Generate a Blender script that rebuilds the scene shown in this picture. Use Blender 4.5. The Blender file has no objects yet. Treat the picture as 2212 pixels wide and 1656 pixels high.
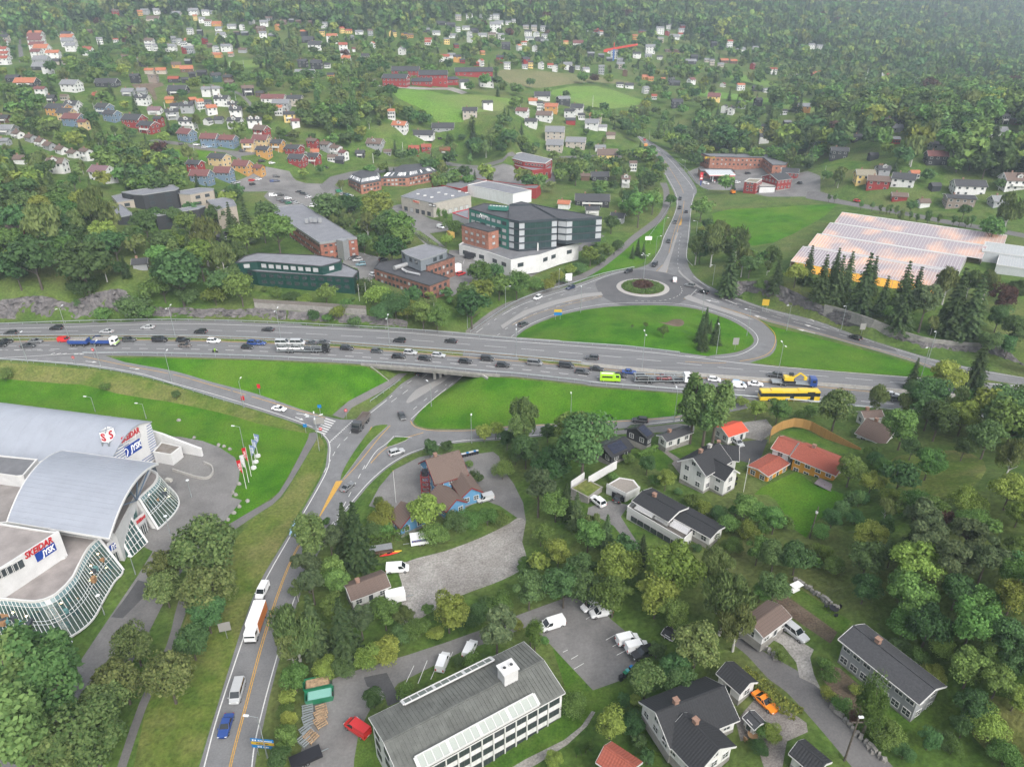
import bpy,math,random
import numpy as np
from mathutils import Vector,Matrix
from mathutils.geometry import delaunay_2d_cdt
random.seed(7);RNG=np.random.default_rng(7)
R=math.radians
SC=bpy.context.scene
COL=SC.collection
# camera, sky, sun, exposure
CAMH,PITCH,FPX,CU,CV=108.0,R(27.5),1533.0,1106.0,828.0
cam=bpy.data.cameras.new('camera');camo=bpy.data.objects.new('camera',cam);COL.objects.link(camo)
camo.location=(0,0,CAMH);camo.rotation_euler=(R(90)-PITCH,0,0)
cam.sensor_width=36;cam.lens=36*FPX/2212;cam.clip_start=1;cam.clip_end=12000
SC.camera=camo
world=bpy.data.worlds.new('World');SC.world=world;world.use_nodes=True
nt=world.node_tree;nt.nodes.clear()
sky=nt.nodes.new('ShaderNodeTexSky');sky.sky_type='NISHITA';sky.sun_disc=False
sky.sun_elevation=R(42);sky.sun_rotation=R(150);sky.dust_density=4;sky.air_density=1.0;sky.ozone_density=1
hs=nt.nodes.new('ShaderNodeHueSaturation');hs.inputs['Saturation'].default_value=.32
bg=nt.nodes.new('ShaderNodeBackground');bg.inputs['Strength'].default_value=.15
ow=nt.nodes.new('ShaderNodeOutputWorld')
nt.links.new(sky.outputs[0],hs.inputs['Color']);nt.links.new(hs.outputs[0],bg.inputs[0]);nt.links.new(bg.outputs[0],ow.inputs[0])
sl=bpy.data.lights.new('sun','SUN');sl.energy=1.4;sl.angle=R(40);sl.color=(1,.96,.9)
so=bpy.data.objects.new('sun',sl);COL.objects.link(so)
so.rotation_euler=(R(48),0,R(30))
SC.view_settings.view_transform='Standard';SC.view_settings.look='None'
SC.view_settings.exposure=0.85;SC.view_settings.gamma=1
SC.render.engine='CYCLES'
SC.cycles.max_bounces=5;SC.cycles.diffuse_bounces=2;SC.cycles.glossy_bounces=2;SC.cycles.transmission_bounces=3
SC.cycles.transparent_max_bounces=6;SC.cycles.volume_bounces=0
SC.cycles.use_adaptive_sampling=False
try:
 SC.cycles.use_denoising=True;SC.cycles.denoiser='OPENIMAGEDENOISE'
except Exception:pass
# photo pixel (2212 wide) <-> place
SP,CP=math.sin(PITCH),math.cos(PITCH)
def W(u,v,z=0.0):
 a,b=(u-CU)/FPX,(v-CV)/FPX
 dy,dz=CP-b*SP,-SP-b*CP
 t=(z-CAMH)/dz
 return Vector((a*t,dy*t,z))
def proj(p):
 x,y,z=p[0],p[1],p[2]-CAMH
 d=y*CP-z*SP
 return CU+FPX*x/d,CV-FPX*(y*SP+z*CP)/d,d
def q(c,r,x,y):return(553*c+x/4,414*r+y/4)
def qs(c,r,pts):return[q(c,r,*p[:2])+tuple(p[2:])for p in pts]
# materials
MATS={}
def mat(name,col,rough=.8,noise=0,scale=1,bump=0,metal=0,col2=None,spec=.3,detail=6,emis=0,obj=True,stretch=None,coat=0):
 if name in MATS:return MATS[name]
 m=bpy.data.materials.new(name);m.use_nodes=True
 n=m.node_tree.nodes;l=m.node_tree.links;b=n['Principled BSDF']
 b.inputs['Base Color'].default_value=(*col,1);b.inputs['Roughness'].default_value=rough
 b.inputs['Metallic'].default_value=metal;b.inputs['Specular IOR Level'].default_value=spec
 if coat:b.inputs['Coat Weight'].default_value=coat
 if emis:b.inputs['Emission Color'].default_value=(*col,1);b.inputs['Emission Strength'].default_value=emis
 if noise or bump or col2:
  if obj:
   tc=n.new('ShaderNodeTexCoord');vec=tc.outputs['Object']
  else:
   tc=n.new('ShaderNodeNewGeometry');vec=tc.outputs['Position']
  if stretch:
   mp=n.new('ShaderNodeMapping');mp.inputs['Scale'].default_value=stretch;l.new(vec,mp.inputs[0]);vec=mp.outputs[0]
  t=n.new('ShaderNodeTexNoise');t.inputs['Scale'].default_value=scale;t.inputs['Detail'].default_value=detail
  t.inputs['Roughness'].default_value=.65
  l.new(vec,t.inputs['Vector'])
  rp=n.new('ShaderNodeValToRGB')
  c2=col2 or tuple(max(0,c*(1-noise))for c in col)
  c1=col if col2 else tuple(min(1,c*(1+noise))for c in col)
  rp.color_ramp.elements[0].position=.34;rp.color_ramp.elements[1].position=.66
  rp.color_ramp.elements[0].color=(*c2,1);rp.color_ramp.elements[1].color=(*c1,1)
  l.new(t.outputs['Fac'],rp.inputs['Fac']);l.new(rp.outputs[0],b.inputs['Base Color'])
  if bump:
   bp=n.new('ShaderNodeBump');bp.inputs['Strength'].default_value=min(1,bump);bp.inputs['Distance'].default_value=.15
   l.new(t.outputs['Fac'],bp.inputs['Height']);l.new(bp.outputs[0],b.inputs['Normal'])
 MATS[name]=m
 return m
def ground_mat(name,cols,big=.02,mid=.15,fine=1.5,bump=.6,rough=.95,fc=(.62,1.3),st=None):
 """three colours mixed by two sizes of noise over world position, with fine grain"""
 if name in MATS:return MATS[name]
 m=bpy.data.materials.new(name);m.use_nodes=True
 n=m.node_tree.nodes;l=m.node_tree.links;b=n['Principled BSDF']
 b.inputs['Roughness'].default_value=rough;b.inputs['Specular IOR Level'].default_value=.15
 g=n.new('ShaderNodeNewGeometry')
 def noise(s,d=6):
  t=n.new('ShaderNodeTexNoise');t.inputs['Scale'].default_value=s;t.inputs['Detail'].default_value=d
  t.inputs['Roughness'].default_value=.6;
  if st and s==mid:mp=n.new('ShaderNodeMapping');mp.inputs['Scale'].default_value=st;mp.inputs['Rotation'].default_value=(0,0,.10);l.new(g.outputs['Position'],mp.inputs[0]);l.new(mp.outputs[0],t.inputs['Vector'])
  else:l.new(g.outputs['Position'],t.inputs['Vector'])
  return t.outputs['Fac']
 def ramp(f,a,c,p0,p1):
  r=n.new('ShaderNodeValToRGB');r.color_ramp.elements[0].position=p0;r.color_ramp.elements[1].position=p1
  r.color_ramp.elements[0].color=(*a,1);r.color_ramp.elements[1].color=(*c,1);l.new(f,r.inputs[0]);return r.outputs[0]
 a=ramp(noise(mid),cols[0],cols[1],.38,.62)
 mx=n.new('ShaderNodeMixRGB');l.new(a,mx.inputs[1]);mx.inputs[2].default_value=(*cols[2],1)
 l.new(ramp(noise(big),(0,0,0),(1,1,1),.45,.7),mx.inputs[0])
 ff=noise(fine,8)
 fr=ramp(ff,(fc[0],)*3,(fc[1],)*3,.3,.7)
 mu=n.new('ShaderNodeMixRGB');mu.blend_type='MULTIPLY';mu.inputs[0].default_value=1
 l.new(mx.outputs[0],mu.inputs[1]);l.new(fr,mu.inputs[2]);l.new(mu.outputs[0],b.inputs['Base Color'])
 bp=n.new('ShaderNodeBump');bp.inputs['Strength'].default_value=bump;bp.inputs['Distance'].default_value=.3
 l.new(ff,bp.inputs['Height']);l.new(bp.outputs[0],b.inputs['Normal'])
 MATS[name]=m
 return m
GM=dict(ground=ground_mat('wild_grass',[(.05,.10,.018),(.09,.15,.03),(.13,.145,.05)],.03,.2,1.2,1),verge=ground_mat('verge_grass',[(.075,.125,.02),(.13,.165,.035),(.19,.175,.07)],.05,.25,1.5,.9),lawn=ground_mat('lawn_grass',[(.034,.120,.004),(.062,.175,.007),(.10,.18,.018)],.035,.13,2.5,.7),garden=ground_mat('garden_grass',[(.05,.115,.014),(.085,.165,.02),(.12,.16,.04)],.05,.2,2.5,.6),field=ground_mat('field_grass',[(.095,.19,.03),(.125,.235,.04),(.16,.20,.06)],.008,.05,.8,.4),stubble=ground_mat('stubble',[(.15,.155,.07),(.18,.17,.085),(.12,.15,.05)],.01,.05,.8,.4),road=ground_mat('asphalt',[(.15,.152,.157),(.195,.197,.202),(.17,.17,.172)],.03,.25,3,.15,.85,fc=(.86,1.12)),motorway=ground_mat('asphalt_motorway',[(.145,.147,.152),(.195,.197,.202),(.17,.17,.172)],.03,.9,3,.15,.85,fc=(.88,1.1),st=(.03,1,1)),road_dark=ground_mat('asphalt_dark',[(.10,.10,.105),(.125,.125,.13),(.115,.113,.115)],.03,.2,3,.15,.85,fc=(.86,1.12)),lot=ground_mat('asphalt_lot',[(.14,.136,.135),(.20,.195,.192),(.23,.225,.215)],.04,.12,2,.3,.9,fc=(.86,1.12)),path=ground_mat('asphalt_path',[(.135,.13,.13),(.16,.155,.152),(.15,.147,.145)],.05,.3,3,.2,.9,fc=(.86,1.12)),gravel=ground_mat('gravel',[(.28,.265,.245),(.36,.345,.325),(.22,.205,.19)],.06,.3,2.5,.8,.95),paving=ground_mat('paving',[(.21,.19,.175),(.25,.23,.215),(.22,.2,.185)],.1,.5,4,.4),soil=ground_mat('soil',[(.14,.10,.075),(.19,.145,.11),(.11,.09,.06)],.1,.5,3,.8),patch=ground_mat('asphalt_patch',[(.075,.075,.078),(.095,.095,.098),(.085,.085,.088)],.1,.4,3,.2,.9,fc=(.86,1.12)),)
ROADWHITE=mat('road_marking_white',(.60,.60,.59),.6,.12,3,obj=False)
ROADYEL=mat('road_marking_yellow',(.50,.29,.06),.65,.2,3,obj=False)
# mesh helpers
class MB:
 def __init__(s):s.v=[];s.f=[];s.m=[]
 def poly(s,pts,mi=0):
  i=len(s.v);s.v+=[tuple(p)for p in pts];s.f.append(tuple(range(i,i+len(pts))));s.m.append(mi)
 def faces(s,pts,fs,mi=0):
  i=len(s.v);s.v+=[tuple(p)for p in pts]
  for f in fs:s.f.append(tuple(i+k for k in f));s.m.append(mi)
 def box(s,c,d,mi=0,rz=0,top=None):
  x,y,z=c;a,b,h=d[0]/2,d[1]/2,d[2]/2;cs,sn=math.cos(rz),math.sin(rz);P=[]
  for k in(-1,1):
   t=1 if(k<0 or top is None)else top
   for sx,sy in((-1,-1),(1,-1),(1,1),(-1,1)):
    P.append((x+(sx*a*cs-sy*b*sn)*t,y+(sx*a*sn+sy*b*cs)*t,z+k*h))
  s.faces(P,[(3,2,1,0),(4,5,6,7),(0,1,5,4),(1,2,6,5),(2,3,7,6),(3,0,4,7)],mi)
 def beam(s,p,r,w,h,mi=0):
  """a box section bar from p to r, w wide and h tall"""
  p,r=Vector(p),Vector(r);d=(r-p)
  if d.length<1e-6:return
  d.normalize();up=Vector((0,0,1))if abs(d.z)<.95 else Vector((0,1,0))
  x=d.cross(up).normalized()*w/2;y=x.cross(d).normalized()*h/2
  P=[p-x-y,p+x-y,p+x+y,p-x+y,r-x-y,r+x-y,r+x+y,r-x+y]
  s.faces(P,[(3,2,1,0),(4,5,6,7),(0,1,5,4),(1,2,6,5),(2,3,7,6),(3,0,4,7)],mi)
 def tube(s,p,r,r0,r1=None,n=6,mi=0,cap=True):
  p,r=Vector(p),Vector(r);r1=r0 if r1 is None else r1;d=(r-p).normalized()
  up=Vector((0,0,1))if abs(d.z)<.9 else Vector((1,0,0));x=d.cross(up).normalized();y=x.cross(d)
  P=[]
  for c,rr in((p,r0),(r,r1)):
   for k in range(n):
    a=2*math.pi*k/n;P.append(c+(x*math.cos(a)+y*math.sin(a))*rr)
  F=[(k,(k+1)%n,n+(k+1)%n,n+k)for k in range(n)]
  if cap:F+=[tuple(range(n-1,-1,-1)),tuple(range(n,2*n))]
  s.faces(P,F,mi)
 def prism(s,poly,z0,z1,mi=0,mtop=None,bottom=True):
  poly=[(p[0],p[1])for p in poly]
  if area2(poly)<0:poly=poly[::-1]
  n=len(poly);P=[(x,y,z0)for x,y in poly]+[(x,y,z1)for x,y in poly]
  s.faces(P,[(k,(k+1)%n,n+(k+1)%n,n+k)for k in range(n)]+([tuple(range(n-1,-1,-1))]if bottom else[]),mi)
  s.poly([(x,y,z1)for x,y in poly],mi if mtop is None else mtop)
 def build(s,name,mats,parent=None,off=(0,0,0),smooth=False):
  me=bpy.data.meshes.new(name)
  ox,oy,oz=off
  me.from_pydata([(x-ox,y-oy,z-oz)for x,y,z in s.v],[],s.f)
  mats=mats if isinstance(mats,(list,tuple))else[mats]
  for m in mats:me.materials.append(m)
  if len(mats)>1:me.polygons.foreach_set('material_index',s.m)
  if smooth:me.polygons.foreach_set('use_smooth',[True]*len(s.f))
  o=bpy.data.objects.new(name,me);COL.objects.link(o)
  if parent is not None:o.parent=parent
  elif off!=(0,0,0):o.location=off
  return o
def area2(p):return sum(p[i][0]*p[(i+1)%len(p)][1]-p[(i+1)%len(p)][0]*p[i][1]for i in range(len(p)))
def meshobj(name,me,parent=None,loc=None,rz=0,scale=None):
 o=bpy.data.objects.new(name,me);COL.objects.link(o)
 if parent is not None:o.parent=parent
 if loc is not None:o.location=loc
 if rz:o.rotation_euler.z=rz
 if scale is not None:o.scale=scale if not isinstance(scale,(int,float))else(scale,)*3
 return o
LABELS={}
def tag(o,label=None,cat=None,group=None,kind=None):
 if label:o['label']=label
 if cat:o['category']=cat
 if group:o['group']=group
 if kind:o['kind']=kind
 return o
def thing(name,label,cat,loc=(0,0,0),rz=0,group=None):
 o=bpy.data.objects.new(name,None);COL.objects.link(o);o.empty_display_size=.5
 o.location=loc;o.rotation_euler.z=rz
 return tag(o,label,cat,group)
def cr(pts,n=6,closed=False):
 """Catmull-Rom through points of any size"""
 P=[np.array(p,float)for p in pts];out=[]
 N=len(P);rng=range(N)if closed else range(N-1)
 for i in rng:
  p0=P[(i-1)%N]if closed or i>0 else 2*P[0]-P[1]
  p1,p2=P[i],P[(i+1)%N]
  p3=P[(i+2)%N]if closed or i+2<N else 2*P[-1]-P[-2]
  for k in range(n):
   t=k/n
   out.append(tuple(.5*(2*p1+(p2-p0)*t+(2*p0-5*p1+4*p2-p3)*t*t+(3*p1-p0-3*p2+p3)*t**3)))
 if not closed:out.append(tuple(P[-1]))
 return out
# terrain: breaklines (u, v, z) -> TIN -> raster
HZ=6.5
HWN=[(-260,706),(-100,701),(0,699),(180,693),(370,690),(553,694),(703,701),(853,709),(978,719),(1106,731),(1256,741),(1356,748),(1468,761),(1560,774),(1659,789),(1809,804),(1971,815),(2212,832),(2460,850)]
HWS=[(-260,790),(-100,781),(0,775),(180,768),(350,769),(553,775),(700,781),(798,787),(930,797),(1045,808),(1106,812),(1246,827),(1288,833),(1463,847),(1588,860),(1659,866),(1749,873),(1851,883),(1950,892),(2212,914),(2460,935)]
def depD(u,v):return PITCH+math.atan((v-CV)/FPX)
def far(u,v,d):
 a,b=(u-CU)/FPX,(v-CV)/FPX
 dy,dz=CP-b*SP,-SP-b*CP
 return W(u,v,CAMH+d/dy*dz)
TP,TE=[],[]
def brk(pts,z=None,chain=True):
 i0=len(TP)
 for p in pts:TP.append(W(p[0],p[1],p[2]if z is None else z))
 if chain:TE.extend((i0+k,i0+k+1)for k in range(len(pts)-1))
brk([p for p in HWN if p[0]<=978],HZ);brk([p for p in HWN if p[0]>=1106],HZ)
brk([p for p in HWS if p[0]<=798],HZ);brk([p for p in HWS if p[0]>=1045],HZ)
brk([(437,1656,-1),(475,1530,-.8),(553,1295,-.5),(628,1156,-.2),(701,1028,0),(710,975,0),(690,930,0)])
brk([(556,1640,-1),(592,1447,-.7),(660,1240,-.4),(725,1128,-.2),(803,1035,0),(908,970,0),(978,954,.2),(1033,949,.5),(1106,944,.9),(1301,926,2.2),(1463,910,3.5),(1560,890,5),(1640,872,6.3)])
brk([(760,920,0),(790,899,0),(840,858,0),(870,836,0),(905,812,.1),(960,770,.5),(1015,724,1),(1106,663,1.8),(1176,636,2.3),(1246,615,2.8),(1323,590,3),(1376,580,3),(1406,566,3.1),(1426,536,3.4),(1433,511,3.7),(1456,464,4.4),(1461,425,5.5),(1440,385,7.5),(1406,332,11),(1381,302,14),(1360,278,17)])
brk([(888,915,0),(893,899,0),(923,873,0),(978,834,0),(1000,815,.1),(1050,770,.5),(1106,731,1),(1148,703,1.5),(1216,677,2.2),(1306,661,2.8),(1406,657,3),(1481,662,3),(1543,677,3.2),(1593,697,3.6),(1626,722,4.2),(1630,742,4.9),(1600,761,5.7),(1548,767,6.3)])
brk([(1631,693,3.4),(1659,711,3.7),(1676,735,4.4),(1668,760,5.2),(1640,775,6),(1606,783,6.4)])
brk([(888,915,0),(903,926,0),(940,931,.1),(1033,928,.5),(1106,921,1),(1301,911,2.4),(1458,900,3.6),(1560,878,5.2),(1625,866,6.3)])
brk([(1476,430,5.4),(1503,408,6),(1476,370,8.2),(1438,330,11.2),(1391,300,14.4),(1363,276,17.4)])
brk([(1483,554,3.2),(1498,596,3),(1531,622,3),(1593,647,3),(1659,669,3.1),(1759,694,3.5),(1834,721,4.1),(1909,746,4.8),(2009,776,5.6),(2109,800,6.3),(2212,824,6.5)])
brk([(1560,670,3),(1659,694,3.1),(1809,733,4.1),(1959,776,5.4),(2021,797,6.1),(2060,812,6.4)])
brk([(180,770,6.4),(270,786,5.6),(375,806,4.2),(458,829,2.9),(553,855,1.5),(648,886,.4),(702,900,0)])
brk([(100,782,6.3),(200,792,5.8),(300,809,4.8),(385,832,3.6),(470,858,2.5),(553,882,1.3),(623,905,.4),(675,925,0)])
def above(px,foot,back):
 """points seen at px that stand `back` metres behind a foot line (world points)"""
 fx=[p.x for p in foot];fy=[p.y for p in foot];out=[]
 for u,v in px:
  a,b=(u-CU)/FPX,(v-CV)/FPX;dy,dz=CP-b*SP,-SP-b*CP;t=250.0
  for _ in range(8):t=(np.interp(a*t,fx,fy)+back)/dy
  out.append(Vector((a*t,dy*t,CAMH+dz*t)))
 return out
def brkw(pts):
 i0=len(TP);TP.extend(pts);TE.extend((i0+k,i0+k+1)for k in range(len(pts)-1))
ROCKL_FOOT=[W(*p,HZ)for p in[(-260,690),(0,690),(180,688),(370,684),(553,689),(703,697),(853,705),(960,716)]]
ROCKL_TOP=above([(-260,650),(0,646),(60,640),(100,637),(150,655),(205,632),(260,622),(300,650),(350,662),(450,666),(553,666),(788,680),(870,690),(945,708)],ROCKL_FOOT,3.2)
brkw(ROCKL_FOOT);brkw(ROCKL_TOP)
for p in[(-200,560,26),(0,560,24),(150,540,24),(300,560,22),(420,600,16),(500,630,12),(520,560,11),(640,640,11),(770,640,10.5),(860,655,9.5),(930,670,8),(985,690,6),(600,500,10),(780,570,9),(980,640,7.5),(900,480,9),(1000,560,8.5),(1080,600,5.5),(1150,600,4.5),(1000,500,9),(1150,540,7),(1300,500,7),(1340,530,4.5),(1250,585,4),(1380,480,5.5),(1415,440,6),(900,420,10),(1100,400,10),(1280,430,9),(700,430,11),(560,400,14),(400,470,20),(250,480,24),(100,470,28),(-150,470,32),(300,400,26),(100,390,34),(480,360,24),(-150,380,42),(1560,420,7.5),(1680,400,8.5),(1760,430,9.5),(1850,440,11),(2000,450,13),(2212,470,15),(2400,480,16),(1540,490,6),(1600,540,6),(1720,580,12),(1800,450,11),(1680,520,9),(1530,560,4),(1545,600,5),(2030,640,13),(2212,660,13),(1850,600,13),(1930,480,13),(1370,715,7),(1270,710,6),(1470,715,6.5),(1560,730,5.5),(1180,722,4.5),(1800,770,5.5),(1720,745,4.3),(1070,740,2),(1250,740,HZ)]:
 brk([p],chain=False)
ROCKR_FOOT=[W(*p)for p in[(1576,640,3.2),(1606,640,3.2),(1659,655,3.4),(1709,668,3.6),(1767,691,3.8),(1847,713,4.3),(1909,733,4.9),(1992,753,5.6),(2134,764,6.5),(2212,790,6.8)]]
ROCKR_TOP=above([(1572,606),(1600,606),(1659,606),(1709,625),(1767,656),(1782,661),(1872,687),(1947,717),(1997,732),(2084,741),(2174,746),(2300,765)],ROCKR_FOOT,2.5)
brkw(ROCKR_FOOT);brkw(ROCKR_TOP)
for p in[(100,850,.5),(0,830,1.5),(250,880,0),(430,900,0),(600,935,0),(0,900,0),(-250,830,2),(-250,1000,0),(0,1200,0),(0,1656,-1),(-300,1656,-1),(300,1400,-.5),(400,1000,0),(500,1100,0),(1106,1000,1.5),(1130,1100,2),(1120,1230,2),(870,1300,0),(960,1080,1),(1250,985,4),(1290,1080,8),(1400,1050,9),(1450,985,7.5),(1500,935,5.5),(1600,960,8),(1700,900,7.5),(1760,1000,11),(1800,1080,12),(1650,1150,11),(1550,1190,9),(1380,1190,8),(1330,1180,7.5),(1280,1270,5),(1400,1320,7),(1126,1330,3),(1280,1490,4),(1346,1467,5.5),(1000,1390,1.5),(760,1470,.5),(660,1640,0),(830,1720,.5),(1250,1700,4),(1476,1320,9),(1606,1392,11),(1767,1482,13),(1919,1656,13),(1700,1350,13),(1800,1350,15),(2000,1420,17),(2050,1570,15),(2212,1656,16),(2212,1300,26),(2000,1200,21),(1850,1200,15),(2212,1050,26),(2000,1000,17),(1950,930,11),(2212,940,13),(2450,1100,30),(2450,1500,28),(1800,900,8),(700,1850,-1),(1500,1850,8),(2100,1900,14),(100,1900,-1),(540,560,11)]:
 brk([p],chain=False)
for v,row in[(340,[(-200,430),(0,440),(300,455),(550,475),(800,515),(1000,545),(1150,570),(1280,575)]),(270,[(-200,500),(0,500),(300,520),(550,530),(850,540),(1106,560),(1300,620)]),(200,[(-300,570),(0,570),(300,590),(550,600),(850,610),(1106,680),(1400,790),(1650,800),(1900,800)]),(165,[(-300,650),(0,650),(300,660),(550,690),(850,700),(1106,770),(1400,880),(1650,900),(1900,950),(2212,1150)]),(130,[(-300,760),(0,760),(300,780),(550,800),(850,800),(1106,850),(1400,980),(1650,1020),(1900,1120),(2212,1350)]),(95,[(-300,870),(0,870),(300,880),(550,900),(850,900),(1106,960),(1400,1080),(1650,1160),(1900,1300),(2212,1550)]),(60,[(-300,990),(0,1000),(300,1000),(550,1010),(850,1020),(1106,1080),(1400,1200),(1650,1320),(1900,1500),(2212,1800)]),(25,[(-300,1120),(0,1130),(300,1130),(550,1140),(850,1140),(1106,1200),(1400,1340),(1650,1500),(1900,1720),(2212,2100)]),(-40,[(-300,1450),(0,1450),(300,1450),(550,1450),(850,1450),(1106,1480),(1400,1650),(1650,1850),(1900,2150)]),(300,[(1500,660),(1700,610),(1900,500),(2212,480),(2400,480)]),(350,[(1560,552),(1750,520),(1950,440),(2212,425),(2400,420)]),(250,[(1480,680),(1650,670),(1850,600),(2050,570),(2212,560),(2400,560)]),(232,[(1950,690),(2100,660),(2212,640),(2400,630)]),(205,[(2050,860),(2212,850),(2400,850)]),(8,[(2140,2350),(2260,2450),(2420,2600)])]:
 for u,d in row:TP.append(far(u,v,d))
for p in[(-2600,3300,180),(0,3300,240),(1300,3300,190),(2600,3300,60),(-2600,0,40),(-2600,1500,150),(2600,0,40),(2600,1500,60),(-600,0,5),(0,0,0),(600,0,20),(-500,250,10),(600,250,40),(700,500,55),(-500,2300,230),(400,2500,250),(1000,2500,215),(1500,2400,140),(2000,2700,100),(-1500,2000,220),(-1200,900,110),(-800,500,60)]:
 TP.append(Vector(p))
def tin(points,edges):
 v2=[Vector((p[0],p[1]))for p in points]
 vo,eo,fo,ov,oe,of=delaunay_2d_cdt(v2,edges,[],0,1e-3)
 zs=[]
 for i,p in enumerate(vo):
  if ov[i]:zs.append(points[ov[i][0]][2])
  else:
   j=min(range(len(points)),key=lambda k:(points[k][0]-p[0])**2+(points[k][1]-p[1])**2);zs.append(points[j][2])
 return[(vo[i][0],vo[i][1],zs[i])for i in range(len(vo))],fo
class Raster:
 def __init__(s,x0,y0,x1,y1,st):
  s.x0,s.y0,s.st=x0,y0,st;s.nx=int((x1-x0)/st)+1;s.ny=int((y1-y0)/st)+1
  s.z=np.zeros((s.ny,s.nx));s.x1,s.y1=x0+(s.nx-1)*st,y0+(s.ny-1)*st
 def fill(s,V,F):
  for f in F:
   a,b,c=(V[i]for i in f[:3])
   i0=max(0,int((min(a[0],b[0],c[0])-s.x0)/s.st));i1=min(s.nx-1,int((max(a[0],b[0],c[0])-s.x0)/s.st)+1)
   j0=max(0,int((min(a[1],b[1],c[1])-s.y0)/s.st));j1=min(s.ny-1,int((max(a[1],b[1],c[1])-s.y0)/s.st)+1)
   if i1<i0 or j1<j0:continue
   X,Y=np.meshgrid(s.x0+np.arange(i0,i1+1)*s.st,s.y0+np.arange(j0,j1+1)*s.st)
   d=(b[1]-c[1])*(a[0]-c[0])+(c[0]-b[0])*(a[1]-c[1])
   if abs(d)<1e-9:continue
   l1=((b[1]-c[1])*(X-c[0])+(c[0]-b[0])*(Y-c[1]))/d
   l2=((c[1]-a[1])*(X-c[0])+(a[0]-c[0])*(Y-c[1]))/d;l3=1-l1-l2
   k=(l1>=-1e-6)&(l2>=-1e-6)&(l3>=-1e-6)
   s.z[j0:j1+1,i0:i1+1][k]=(l1*a[2]+l2*b[2]+l3*c[2])[k]
 def blur(s,n):
  for _ in range(n):
   p=np.pad(s.z,1,mode='edge')
   s.z=(p[:-2,1:-1]+p[2:,1:-1]+p[1:-1,:-2]+p[1:-1,2:]+2*p[1:-1,1:-1])/6
 def at(s,x,y):
  fx=np.clip((np.asarray(x,float)-s.x0)/s.st,0,s.nx-1.001);fy=np.clip((np.asarray(y,float)-s.y0)/s.st,0,s.ny-1.001)
  i=fx.astype(int);j=fy.astype(int);a=fx-i;b=fy-j;z=s.z
  return(z[j,i]*(1-a)+z[j,i+1]*a)*(1-b)+(z[j+1,i]*(1-a)+z[j+1,i+1]*a)*b
TV,TF=tin(TP,TE)
NEAR=Raster(-420,20,420,620,1.5);NEAR.fill(TV,TF);NEAR.blur(2)
FAR=Raster(-2600,0,2600,3300,12);FAR.fill(TV,TF);FAR.blur(3)
def H(x,y):
 x=np.asarray(x,float);y=np.asarray(y,float)
 w=np.clip(np.minimum(np.minimum(x-NEAR.x0,NEAR.x1-x),np.minimum(y-NEAR.y0,NEAR.y1-y))/40,0,1)
 f=FAR.at(x,y)
 f=f+(np.sin(x*.021+np.cos(y*.017)*2)*np.cos(y*.024))*3.5*np.clip((y-900)/500,0,1)
 return NEAR.at(x,y)*w+f*(1-w)
_T=50*1.006**np.arange(760)
def G(u,v):
 """where the ray through a photo pixel first meets the ground"""
 a,b=(u-CU)/FPX,(v-CV)/FPX
 d=np.array((a,CP-b*SP,-SP-b*CP))
 z=CAMH+_T*d[2];k=np.nonzero(z<H(_T*d[0],_T*d[1]))[0]
 if len(k)==0:t=_T[-1]
 else:
  lo,hi=_T[max(0,k[0]-1)],_T[k[0]]
  for _ in range(14):
   t=(lo+hi)/2
   if CAMH+t*d[2]<H(t*d[0],t*d[1]):hi=t
   else:lo=t
 x,y=t*d[0],t*d[1]
 return Vector((x,y,float(H(x,y))))
def GA(u,v,h):
 """the ground point above which, h up, the ray through a pixel passes"""
 z=float(G(u,v).z)
 for _ in range(6):
  p=W(u,v,z+h);z=.5*z+.5*float(H(p.x,p.y))
 p=W(u,v,z+h);return Vector((p.x,p.y,float(H(p.x,p.y))))
# ground: one conforming triangulation split into regions
REG=[]
def reg(name,m,pts,smooth=0):
 REG.append((name,GM[m],cr(pts,smooth,True)if smooth else pts))
reg('meadow','verge',[(-100,785),(0,782),(200,798),(300,816),(385,838),(470,865),(553,888),(623,910),(660,928),(666,936),(553,914),(475,891),(363,867),(250,849),(175,830),(0,817),(-100,812)])
reg('verge','verge',[(690,940),(702,960),(702,985),(690,1030),(620,1150),(545,1285),(465,1530),(425,1656),(400,1740),(270,1740),(315,1530),(375,1400),(440,1240),(553,1115),(610,1075),(670,975)])
reg('lawn','lawn',[(180,772),(350,773),(553,779),(700,786),(790,792),(815,806),(838,822),(803,840),(753,866),(718,896),(648,885),(553,854),(458,828),(375,804),(270,784)])
reg('lawn','lawn',[(1045,813),(1106,817),(1246,832),(1288,838),(1463,852),(1540,862),(1540,878),(1456,899),(1301,909),(1106,919),(1028,925),(928,924),(903,919),(895,910),(898,900),(928,868),(978,832),(1010,812)])
reg('lawn','lawn',[(1112,730),(1148,705),(1216,679),(1306,664),(1406,660),(1481,664),(1543,679),(1593,700),(1623,724),(1625,742),(1593,759),(1531,768),(1468,763),(1356,751),(1246,743),(1131,734)],3)
reg('lawn','lawn',[(1636,694),(1659,702),(1809,741),(1959,782),(2030,803),(2050,810),(1971,812),(1809,801),(1740,794),(1659,786),(1608,782),(1643,771),(1672,755),(1680,735),(1665,712)])
reg('lawn','lawn',[(-250,812),(0,817),(175,830),(250,849),(363,867),(475,891),(553,914),(666,936),(660,958),(603,1062),(553,1097),(468,1152),(500,1073),(518,1015),(508,990),(475,968),(438,953),(390,945),(320,930),(0,900),(-250,870)])
reg('lawn','lawn',[(1538,461),(1581,451),(1659,449),(1809,441),(1779,469),(1716,504),(1671,524),(1626,531),(1581,524),(1546,496)])
reg('lawn','lawn',[(1444,461),(1430,505),(1418,544),(1396,564),(1371,577),(1318,586),(1246,610),(1190,628),(1226,616),(1286,589),(1343,546),(1378,514),(1428,479)])
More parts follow.
